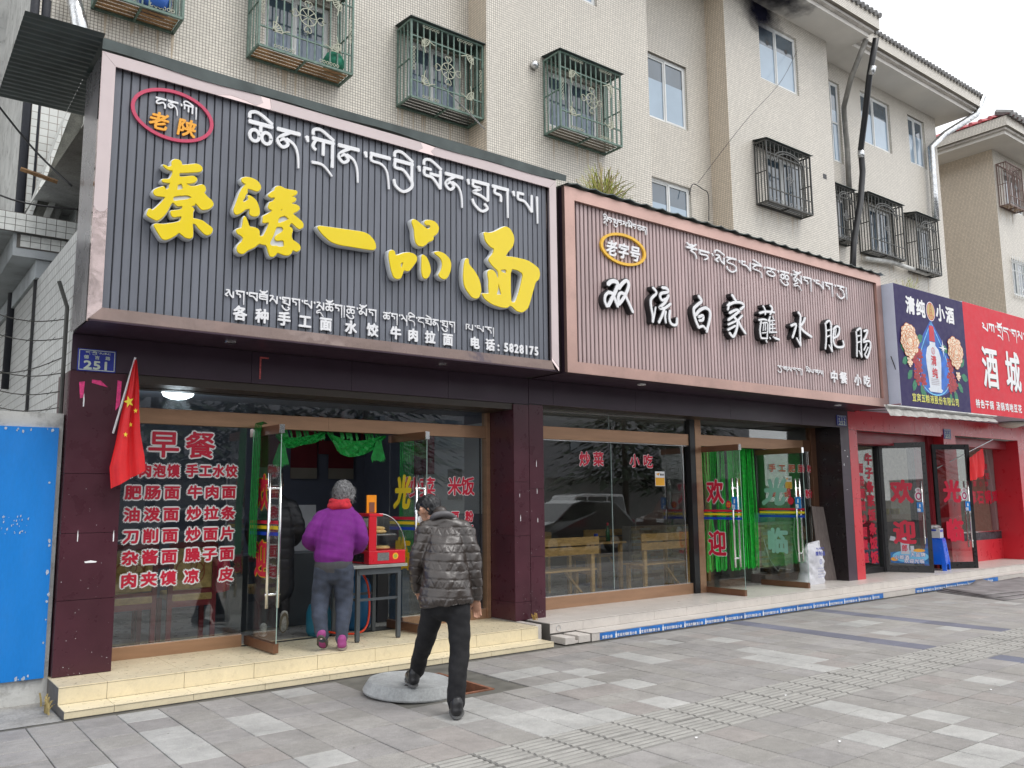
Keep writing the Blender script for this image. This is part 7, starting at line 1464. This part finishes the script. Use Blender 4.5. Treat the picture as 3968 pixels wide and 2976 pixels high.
mb = MB(); mb.lathe(0, 0, [(.39, 0), (.395, .015), (.35, .095), (.335, .1), (.32, .095), (.01, .095)], 48); mb.build('disc', LIDM, lid, smooth=False, bevel=.003)
mb = MB()
for k in range(14): a = k*math.pi/7; mb.bar((.36*math.cos(a), .36*math.sin(a), .05), (.385*math.cos(a), .385*math.sin(a), .008), .03, .02)
mb.build('rib', LIDM, lid)
for a in (.6, 3.7): mb = MB(); mb.lathe(.2*math.cos(a), .2*math.sin(a), [(.02, .0952), (.016, .0956)], 10); mb.build('lift_hole', BLACK, lid)
# litter and weeds
rl = random.Random(21); mb = MB()
for k in range(110):
    x, y = rl.uniform(1, 13), rl.uniform(2.8, 7.2); a = rl.uniform(.003, .011); an = rl.random()*6; mb.poly([(x+a*math.cos(an+i*1.3)*rl.uniform(.5, 1), y+a*math.sin(an+i*1.3)*rl.uniform(.5, 1), .009+.0001*i) for i in range(5)])
tag(mb.build('litter', [M('dark specks', (.07, .065, .05), .9)]), None, None, None, 'stuff')
for k, (x, y) in enumerate(((3.25, 4.05), (4.55, 3.95), (6.05, 4.3), (7.5, 3.35), (5.2, 3.3))):
    mb = MB(); mb.poly([(x, y, .009), (x+.025, y+.004, .012), (x+.03, y+.02, .010), (x+.008, y+.018, .013)]); tag(mb.build('paper_scrap', WVIN), 'tiny white paper scrap on the paving %s' % ('just left of the ridged strip', 'on the near edge of the ridged strip', 'by the middle of the ridged strip', 'far right of the person in the jacket', 'nearest the bottom edge')[k], 'litter', 'tiny paper scraps on the paving')
tuft('dead yellow leaves caught at the foot of the double pillar', 6.35, 7.9, .2, 14, .09, .05, (M('dead leaf', (.35, .22, .05), .8),), 8)
tuft('clump of dead weeds at the corner of the cream steps', 1.28, 7.6, .0, 16, .14, .05, (GR2,), 9)
mb = MB(); mb.box(4.5, 4.95, 8.5, 8.7, .189, .195); tag(mb.build('floor_mat', M('dark mat', (.07, .07, .07), .9)), 'dark rubber mat at the restaurant threshold', 'mat')
mb = MB(); mb.box(3.1, 4.92, 8.44, 8.5, .189, .193); tag(mb.build('threshold', M('black strip', (.03, .03, .03), .6)), 'black threshold strip across the restaurant doorway', 'threshold')
# ================= people
class Body:
    def __init__(s, x, y, az): s.x, s.y = x, y; s.c, s.s = math.cos(az), math.sin(az)
    def __call__(s, lat, fwd, z): return (s.x+lat*s.c+fwd*s.s, s.y-lat*s.s+fwd*s.c, z)
    def lat(s): return (s.c, -s.s, 0)
def hand(B, par, wrist, dirv, side, mat=SKIN):
    w = Vector(B(*wrist)); d = (Vector(B(*dirv))-w).normalized(); l = Vector(B.lat()); l = (l-d*l.dot(d)).normalized(); n = d.cross(l)
    parts = [([w, w+d*.04, w+d*.085], [.026, .036, .034], (l, 1, .5))]
    for k, (o, L_) in enumerate(((-.027, .062), (-.009, .074), (.009, .07), (.026, .055))):
        a = w+d*.075+l*o; parts.append(([a, a+d*L_*.5+n*.006, a+d*L_*.85+n*.022, a+d*L_*.9+n*.036], [.0095, .009, .008, .007]))
    a = w+d*.025+l*side*.026; parts.append(([a, a+d*.025+l*side*.022+n*.008, a+d*.055+l*side*.026+n*.02], [.012, .0105, .009]))
    return remesh(parts, 'hand', mat, par, voxel=.0045, smooth=2)
def head(par, B, c, r, yaw_, hair, hairmat, nod=0.25):
    # c: centre (lat, fwd, z); yaw_: head turned to the left (+) seen from behind
    C_ = Vector(B(*c)); f = Vector(B(c[0]-math.sin(yaw_), c[1]+math.cos(yaw_), c[2]-nod))-C_; f.normalize(); l = f.cross(Vector((0, 0, 1))).normalized(); u = l.cross(f)
    P = lambda a, b, e: C_+l*a*r+f*b*r+u*e*r
    parts = [([P(0, -.15, .15), P(0, .1, .2)], [r*.95, r*.9]), ([P(0, .25, -.2), P(0, .45, -.75)], [r*.72, r*.42]), ([P(0, .5, .1), P(0, .78, -.2)], [r*.5, r*.3]),
             ([P(0, .92, .02), P(0, 1.12, -.22), P(0, 1.0, -.3)], [r*.09, r*.14, r*.13]), ([P(-.2, .86, -.5), P(.2, .86, -.5)], [r*.09, r*.09]),
             ([P(0, -.1, -.4), P(0, -.3, -1.3)], [r*.52, r*.55])]
    for s in (-1, 1): parts.append(([P(s*.9, -.02, .15), P(s*1.02, -.12, .05), P(s*.93, -.02, -.28)], [r*.1, r*.16, r*.1])); parts.append(([P(s*.34, .8, .17), P(s*.36, .84, .17)], [r*.13, r*.12]))
    hd = remesh(parts, 'head', SKIN, par, voxel=r*.07, smooth=2)
    for s in (-1, 1):
        mb = MB(); e = P(s*.34, .93, .12); mb.tube([e-l*s*r*.16, e, e+l*s*r*.16], [r*.02, r*.06, r*.02], 8); mb.build('eye', M('eye dark', (.02, .012, .01), .2), hd)
    hp = []
    if hair == 'short': hp = [([P(0, -.3, .35), P(0, .15, .55)], [r*.98, r*.86]), ([P(0, -.45, -.05), P(0, -.35, .2)], [r*.78, r*.9]), ([P(-.5, .25, .5), P(.5, .25, .5)], [r*.5, r*.5]), ([P(0, .5, .75), P(0, .85, .6)], [r*.42, r*.28]), ([P(0, -.6, -.35), P(0, -.5, -.1)], [r*.5, r*.6])]
    if hair == 'bob': hp = [([P(0, -.25, .3), P(0, .25, .5)], [r*1.05, r*.92]), ([P(0, -.4, -.5), P(0, -.4, .2)], [r*.85, r*1.02]), ([P(-.78, -.1, -.55), P(-.72, 0, .3)], [r*.34, r*.48]), ([P(.82, -.1, -.6), P(.74, 0, .3)], [r*.36, r*.5]), ([P(.5, -.5, -.7), P(.4, -.6, -.2)], [r*.3, r*.4]), ([P(-.4, -.6, -.65), P(-.35, -.62, -.1)], [r*.28, r*.4])]
    ho = remesh(hp, 'hair', hairmat, hd, voxel=r*.075, smooth=2)
    rg = random.Random(3); me = ho.data
    displace(ho, lambda x, y, z: r*.02*(math.sin(x*260+z*90)+math.sin(y*230-z*130)+rg.random()))
    # loose strands break the outline
    mb = MB()
    vs = [v for v in me.vertices]
    for k in range(1500 if hair == 'bob' else 500):
        v = rg.choice(vs); p = v.co.copy(); n = v.normal.copy(); d = (Vector((rg.gauss(0, .5), rg.gauss(0, .5), -1.0)) - n*Vector((0, 0, -1)).dot(n)*.7).normalized(); L_ = r*rg.uniform(.18, .62)
        t = n.cross(d).normalized()*r*.014; a, b, c2 = p, p+d*L_*.5+n*r*.06, p+d*L_+n*r*.07*rg.random()
        mb.quad(tuple(a-t), tuple(a+t), tuple(b+t*.8), tuple(b-t*.8)); mb.poly([tuple(b-t*.8), tuple(b+t*.8), tuple(c2)])
    mb.build('strands', hairmat, ho, kind='stuff')
    return hd, P
def shoe(par, heel, toe, mat, sole, w=.042, h=.05, lift=0):
    heel, toe = Vector(heel), Vector(toe); d = (toe-heel).normalized(); l = d.cross(Vector((0, 0, 1))).normalized(); u = l.cross(d); L_ = (toe-heel).length
    up_ = remesh([([heel+d*.03+u*(h*.9), heel+d*L_*.45+u*h*.8, heel+d*(L_-.04)+u*h*.55], [w*.92, w, w*.88], (l, 1, .95)), ([heel+d*.035+u*h, heel+d*.04+u*(h+.05)], [w*.9, w*.92])], 'shoe', mat, par, voxel=.007, smooth=2)
    mb = MB(); n = 20; pts = []
    for k in range(n):
        a = 2*math.pi*k/n; x = math.cos(a); y = math.sin(a); pts.append(heel+d*(L_/2+x*L_/2*1.04)+l*y*w*(1.12 if x > 0 else .95))
    for e in (-.002, .018): mb.v += [tuple(p+u*e) for p in pts]
    mb.f = [tuple(range(n))[::-1], tuple(range(n, 2*n))]+[(i, (i+1) % n, n+(i+1) % n, n+i) for i in range(n)]; mb.mi = [0]*len(mb.f); mb.build('sole', sole, up_)
def wrinkle(o, amp, f1, f2, seed=0):
    displace(o, lambda x, y, z: amp*(math.sin(z*f1+2.2*math.sin(x*f2+seed)+1.7*math.sin(y*f2*.8))*.6+math.sin(z*f1*2.1+x*f2*2)*.25))
DENIM = M('dark denim', (.042, .052, .078), .85, var=.4, scale=9, fine=.2, fscale=220, bump=.3, bscale=200)
BLKT = M('black trousers', (.0045, .0045, .0065), .8, var=.15)
# --- man in the quilted jacket
man = thing('person', 'person in a brown quilted jacket and black trousers stepping on the concrete lid', 'person')
B = Body(3.68, 5.66, math.radians(30))
JK = M('brown quilted nylon', (.036, .027, .023), .34, var=.12, scale=6, spec=.7, bump=.35, bscale=30)
jl = B.lat()
jk = remesh([([B(0, -.03, .83), B(0, .0, 1.0), B(0, .07, 1.2), B(0, .15, 1.38)], [.205, .176, .162, .11], (jl, 1.06, .72)),
    ([B(-.12, .15, 1.375), B(0, .16, 1.41), B(.145, .13, 1.355)], [.078, .085, .078]),
    ([B(-.15, .14, 1.36), B(-.205, .11, 1.2), B(-.228, .12, 1.06), B(-.22, .2, .90)], [.078, .066, .06, .048]),
    ([B(.165, .12, 1.34), B(.21, .06, 1.18), B(.228, .03, 1.04), B(.235, .05, .84)], [.076, .064, .058, .047]),
    ([B(-.02, .17, 1.41), B(-.03, .21, 1.475)], [.085, .075])], 'jacket', JK, man, voxel=.0085, smooth=5)
for v in jk.data.vertices:          # straight hem, a little higher on the right
    lat = (v.co.x-B.x)*B.c-(v.co.y-B.y)*B.s
    if abs(lat) < .27: v.co.z = max(v.co.z, .80+.07*lat)
jk.data.update()
def quilt(x, y, z):
    lat = (x-B.x)*B.c-(y-B.y)*B.s; arm = lat < -.215+.06*max(0, (z-1.3)*8) or lat > .225
    s = (z-.16*lat*lat+.05*lat)/.066; fr_ = s-math.floor(s); g = min(fr_, 1-fr_)*.066; depth = math.exp(-(g/.0042)**2)
    if int(math.floor(s)) % 2 == 0 and not arm and z < 1.38:
        u = lat/.062; t_ = abs((u-math.floor(u))-.5)*2; depth = max(depth, .9*math.exp(-(abs(fr_-t_)*.045/.006)**2))
    return .0015*math.sqrt(max(0, math.sin(math.pi*fr_)))-.0068*depth+.005*math.sin(z*21+x*26+1.5*math.sin(y*17))+.0025*math.sin(x*60-z*48)
displace(jk, quilt)
tr = remesh([([B(0, -.02, .94), B(0, -.03, .82)], [.15, .155], (jl, 1.08, .78)),
    ([B(.085, -.03, .82), B(.10, -.08, .5), B(.075, -.16, .26), B(.065, -.185, .10)], [.104, .08, .07, .07]),
    ([B(-.085, -.01, .82), B(-.15, .16, .52), B(-.19, .30, .36), B(-.215, .40, .22)], [.1, .077, .066, .062])], 'trousers', BLKT, man, voxel=.011, smooth=4)
wrinkle(tr, .004, 40, 18)
SHB = M('black shoe leather', (.012, .012, .014), .4)
shoe(man, B(.065, -.285, .012), B(.078, .0, .012), SHB, M('grey sole', (.12, .12, .12), .8), .052, .056)
shoe(man, B(-.235, .33, .115), B(-.27, .60, .14), SHB, MATS['grey sole'], .052, .056)
hd, P = head(man, B, (-.125, .30, 1.515), .095, .75, 'short', M('black hair', (.006, .006, .008), .45, var=.3, scale=60), .45)
nk = remesh([([B(-.03, .17, 1.38), B(-.07, .24, 1.46)], [.058, .055])], 'neck', SKIN, man, voxel=.008)
cl_ = remesh([([B(-.11, .16, 1.43), B(-.08, .10, 1.475), B(.02, .09, 1.485), B(.09, .15, 1.44)], [.022, .026, .026, .022])], 'collar', M('collar grey', (.1, .095, .1), .5), man, voxel=.007)
hand(B, man, (.237, .055, .825), (.247, .08, .73), -1); hand(B, man, (-.245, .235, .92), (-.2, .3, .86), 1)
mk = remesh([([P(-.3, .98, -.42), P(.3, .98, -.42)], [.03, .03], ((0, 0, 1), 1.2, .8))], 'face_mask', WVIN, hd, voxel=.006)
# --- woman in the purple pullover
wo = thing('person', 'grey haired person in a purple pullover and red scarf at the restaurant door', 'person')
B = Body(3.745, 7.76, math.radians(24)); jl = B.lat()
PUR = M('purple knit', (.165, .014, .2), .9, var=.1, scale=9, fine=.18, fscale=260, bump=.5, bscale=160)
sw = remesh([([B(-.01, -.02, 1.04), B(0, .0, 1.15), B(.03, .06, 1.32), B(.07, .12, 1.455)], [.175, .178, .186, .135], (jl, 1.08, .8)),
    ([B(-.10, .11, 1.45), B(.07, .12, 1.48), B(.19, .09, 1.43)], [.07, .08, .07]),
    ([B(-.12, .10, 1.44), B(-.215, .03, 1.31), B(-.25, .06, 1.2), B(-.17, .22, 1.14)], [.078, .07, .064, .052]),
    ([B(.20, .09, 1.41), B(.255, .0, 1.28), B(.255, .03, 1.16), B(.17, .2, 1.1)], [.075, .068, .062, .052])], 'pullover', PUR, wo, voxel=.010, smooth=5)
wrinkle(sw, .0045, 42, 14, 1)
scf = M('red wool scarf', (.5, .02, .035), .9, var=.35, scale=22, bump=.6, bscale=90)
sc_ = remesh([([B(.045+.085*math.cos(a), .135+.075*math.sin(a), 1.545+.008*math.sin(3*a)) for a in [k*math.pi/5 for k in range(11)]], [.04]*11), ([B(.045+.075*math.cos(a), .145+.07*math.sin(a), 1.585+.006*math.cos(2*a)) for a in [k*math.pi/5 for k in range(11)]], [.034]*11)], 'scarf', scf, wo, voxel=.008, smooth=1)
hm = remesh([([B(-.01, -.02, 1.0), B(-.005, -.02, .955)], [.168, .166], (jl, 1.1, .8))], 'shirt_hem', M('grey shirt hem', (.06, .06, .065), .9), wo, voxel=.011)
tr = remesh([([B(0, -.02, 1.04), B(0, -.03, .94)], [.14, .15], (jl, 1.1, .8)),
    ([B(-.085, -.02, .95), B(-.125, .0, .66), B(-.13, -.07, .5), B(-.10, -.12, .32)], [.108, .09, .074, .06]),
    ([B(.085, -.02, .95), B(.10, .03, .62), B(.09, -.05, .46), B(.075, -.115, .29)], [.108, .088, .07, .058])], 'jeans', DENIM, wo, voxel=.010, smooth=4)
wrinkle(tr, .004, 46, 20, 2)
SHP = M('magenta suede shoe', (.3, .05, .2), .8, var=.1)
shoe(wo, B(.078, -.19, .198), B(.09, .06, .198), SHP, M('pale shoe sole', (.3, .25, .22), .8), .046, .05); shoe(wo, B(-.12, -.20, .335), B(-.09, -.04, .20), SHP, M('dark shoe sole', (.08, .075, .07), .8), .05, .045)
for p in ((B(.076, -.125, .24), B(.075, -.118, .30)), (B(-.11, -.15, .33), B(-.10, -.125, .37))): remesh([([*p], [.036, .038])], 'sock', WVIN, wo, voxel=.008)
hd, P = head(wo, B, (.085, .235, 1.675), .098, -.25, 'bob', M('grey hair', (.17, .17, .175), .6, var=.7, scale=55, fscale=200, fine=.5), .35)
hand(B, wo, (-.185, .24, 1.155), (-.1, .3, 1.13), -1); hand(B, wo, (.165, .22, 1.115), (.08, .28, 1.1), 1)
# --- customer in the long black coat inside
cu = thing('person', 'person in a long black padded coat standing inside the restaurant door', 'person')
B = Body(3.60, 8.92, math.radians(20)); jl = B.lat()
CO = M('black padded coat', (.012, .013, .018), .5, var=.1, scale=5, spec=.5)
co = remesh([([B(0, 0, .66), B(0, 0, 1.0), B(0, .02, 1.4), B(0, .04, 1.56)], [.2, .19, .195, .14], (jl, 1.1, .82)), ([B(-.16, .04, 1.55), B(.16, .04, 1.55)], [.075, .075]),
    ([B(-.17, .04, 1.53), B(-.24, .02, 1.3), B(-.2, .14, 1.1)], [.08, .075, .06]), ([B(.17, .04, 1.53), B(.25, .02, 1.3), B(.2, .2, 1.15)], [.08, .075, .06])], 'coat', CO, cu, voxel=.012, smooth=4)
displace(co, lambda x, y, z: .008*math.sqrt(abs(math.sin(math.pi*z/.11)))-.004)
tr = remesh([([B(-.08, 0, .75), B(-.09, -.02, .32)], [.08, .055]), ([B(.08, 0, .75), B(.11, -.04, .55), B(.12, -.1, .42)], [.08, .06, .052])], 'trousers', BLKT, cu, voxel=.011)
SHG = M('grey white trainer', (.4, .4, .37), .7, var=.3, scale=30)
shoe(cu, B(-.09, -.12, .20), B(-.1, .14, .20), SHG, WVIN, .042, .045); shoe(cu, B(.12, -.17, .43), B(.11, -.06, .22), SHG, M('trainer sole', (.2, .17, .12), .8), .045, .04)
hd, P = head(cu, B, (-.02, .1, 1.78), .098, .5, 'short', MATS['black hair'], .2)
hand(B, cu, (-.2, .16, 1.08), (-.15, .2, 1.0), -1); hand(B, cu, (.2, .22, 1.14), (.12, .28, 1.12), 1)
nk = remesh([([B(0, .05, 1.58), B(-.01, .08, 1.7)], [.055, .052])], 'neck', SKIN, cu, voxel=.009)
# ================= the other side of the street (seen only in the glass)
opp = thing('boundary_wall', 'long white wall across the road, mirrored in the shop windows', 'wall')
mb = MB(); mb.box(-30, 45, -17.3, -17, -.14, 2.6); mb.box(-30, 45, -17.35, -16.95, 2.6, 2.7); mb.build('masonry', M('white street wall', (.55, .55, .54), .8, var=.08), opp)
mb = MB(); mb.box(-25, 60, -38, -28, 0, 9); ob = thing('building', 'grey low building across the road, mirrored in the shop windows', 'building'); mb.build('body', M('grey building', (.3, .3, .32), .8), ob)
for k in range(14): mb = MB(); mb.box(-22+k*5.6, -20+k*5.6, -27.98, -27.9, 4.8, 6.6); mb.build('window', WGLASSD, ob)
def conifer(x, y, h, seed):
    t = thing('conifer', ('tall' if h > 9 else 'shorter')+' dark conifer across the road, mirrored at %s of the noodle shop window' % ('the left', 'the middle', 'the right', 'the far right', 'the door', 'the edge')[seed % 6], 'tree'); r = random.Random(seed)
    mb = MB(); mb.tube([(x, y, -.1), (x, y, h*.5), (x, y, h)], [.18, .11, .02], 8); mb.build('trunk', M('bark', (.07, .05, .035), .9), t); mb = MB()
    for k in range(2600):
        u = r.random()**1.3; z = h*(.22+.78*u); R_ = (1-u)*h*.3+.2; a = r.random()*6.28; q = R_*r.uniform(.25, 1.05); p = Vector((x+q*math.cos(a), y+q*math.sin(a), z-q*.25)); s = r.uniform(.2, .45); d = Vector((math.cos(a), math.sin(a), -.4)); w = Vector((-math.sin(a), math.cos(a), r.uniform(-.4, .4)))*s*.35
        mb.poly([tuple(p-w), tuple(p+d*s*1.5), tuple(p+w)])
    mb.build('crown', M('conifer green', (.03, .05, .025), .8, var=.5, scale=2), t, kind='stuff')
for i, (x, y, h) in enumerate(((3.5, -15, 16), (8, -14, 15), (12, -15.5, 14), (16.5, -14.5, 15), (31, -14, 14), (37, -15, 13))): conifer(x, y, h, i)
GLB = M('car glass', (.015, .018, .02), .05, spec=.8, coat=.5); TYRE = M('tyre', (.02, .02, .02), .8)
def car(name, label, x, y, prof, win, w, col, cat):
    t = thing(name, label, cat, (x, y, -.14)); mb = MB(); n = len(prof); hw = w/2
    for s, ins in ((-1, 0), (1, 0)):
        for px_, pz in prof: k = .13 if pz > .98 else 0; mb.v.append((px_, s*(hw-k), pz))
    mb.f = [tuple(range(n)), tuple(range(2*n-1, n-1, -1))]+[(i, n+i, n+(i+1) % n, (i+1) % n) for i in range(n)]; mb.mi = [0]*len(mb.f)
    b = mb.build('body', col, t, bevel=.05)
    for poly_ in win:
        for s in (-1, 1): mb = MB(); mb.poly([(px_, s*(hw-.11+.02*(1.6-pz)), pz) for px_, pz in poly_]); mb.build('side_window', GLB, t)
    for px_ in (prof[0][0]+.85, prof[0][0]+.85+2.65):
        for s in (-1, 1):
            mb = MB(); mb.tube([(px_, s*(hw-.2), .33), (px_, s*(hw+.01), .33)], .33, 20); wl = mb.build('wheel', TYRE, t); mb = MB(); mb.tube([(px_, s*(hw), .33), (px_, s*(hw+.02), .33)], .2, 14); mb.build('rim', STEEL, wl)
    e0, e1 = min(p[0] for p in prof), max(p[0] for p in prof)
    for s in (-1, 1): mb = MB(); mb.box(e1-.06, e1+.02, s*hw*.7-.2, s*hw*.7+.2, .85, 1.02); mb.build('tail_light', REDT, t); mb = MB(); mb.box(e0-.02, e0+.06, s*hw*.7-.2, s*hw*.7+.2, .7, .85); mb.build('headlight', WVIN, t)
CB = M('black car paint', (.012, .012, .014), .12, spec=.7, coat=1, var=.02); CW = M('white car paint', (.65, .66, .67), .2, spec=.5, coat=1, var=.02)
suv = [(0, .35), (.02, .8), (1.1, 1.02), (1.85, 1.58), (2.3, 1.68), (3.7, 1.62), (4.35, 1.15), (4.5, .9), (4.48, .35)]
van = [(0, .35), (.03, .85), (.9, 1.1), (1.55, 1.85), (2.0, 1.93), (4.2, 1.9), (4.4, 1.1), (4.4, .35)]
car('parked_suv', 'parked black car across the kerb, mirrored in the noodle shop window', 16.2, -4.2, suv, [[(1.25, 1.05), (1.95, 1.55), (2.65, 1.6), (2.65, 1.08)], [(2.72, 1.08), (2.72, 1.6), (3.6, 1.55), (4.1, 1.15)]], 1.85, CB, 'car')
car('parked_van', 'parked white van beyond the black car, mirrored in the window', 21.4, -9.5, van, [[(1.05, 1.15), (1.6, 1.78), (2.1, 1.8), (2.1, 1.15)], [(2.2, 1.15), (2.2, 1.8), (3.2, 1.8), (3.2, 1.15)], [(3.3, 1.15), (3.3, 1.8), (4.15, 1.78), (4.3, 1.2)]], 1.75, CW, 'van')
car('parked_car', 'parked white car left of the van, mirrored in the window', 19.6, -12.4, suv, [[(1.25, 1.05), (1.95, 1.55), (2.65, 1.6), (2.65, 1.08)], [(2.72, 1.08), (2.72, 1.6), (3.6, 1.55), (4.1, 1.15)]], 1.8, CW, 'car')
car('parked_car', 'parked grey car opposite the restaurant, mirrored in the menu window', 4.2, -4.6, suv, [[(1.25, 1.05), (1.95, 1.55), (2.65, 1.6), (2.65, 1.08)], [(2.72, 1.08), (2.72, 1.6), (3.6, 1.55), (4.1, 1.15)]], 1.8, M('grey car paint', (.1, .11, .12), .2, coat=1, var=.02), 'car')
car('parked_van', 'parked brown van at the end of the row, mirrored beside the noodle shop post', 27.0, -8.6, van, [[(1.05, 1.15), (1.6, 1.78), (2.1, 1.8), (2.1, 1.15)]], 1.7, M('brown van paint', (.12, .07, .05), .3, coat=.6, var=.05), 'van')

bpy.data.scenes.remove(TMP)
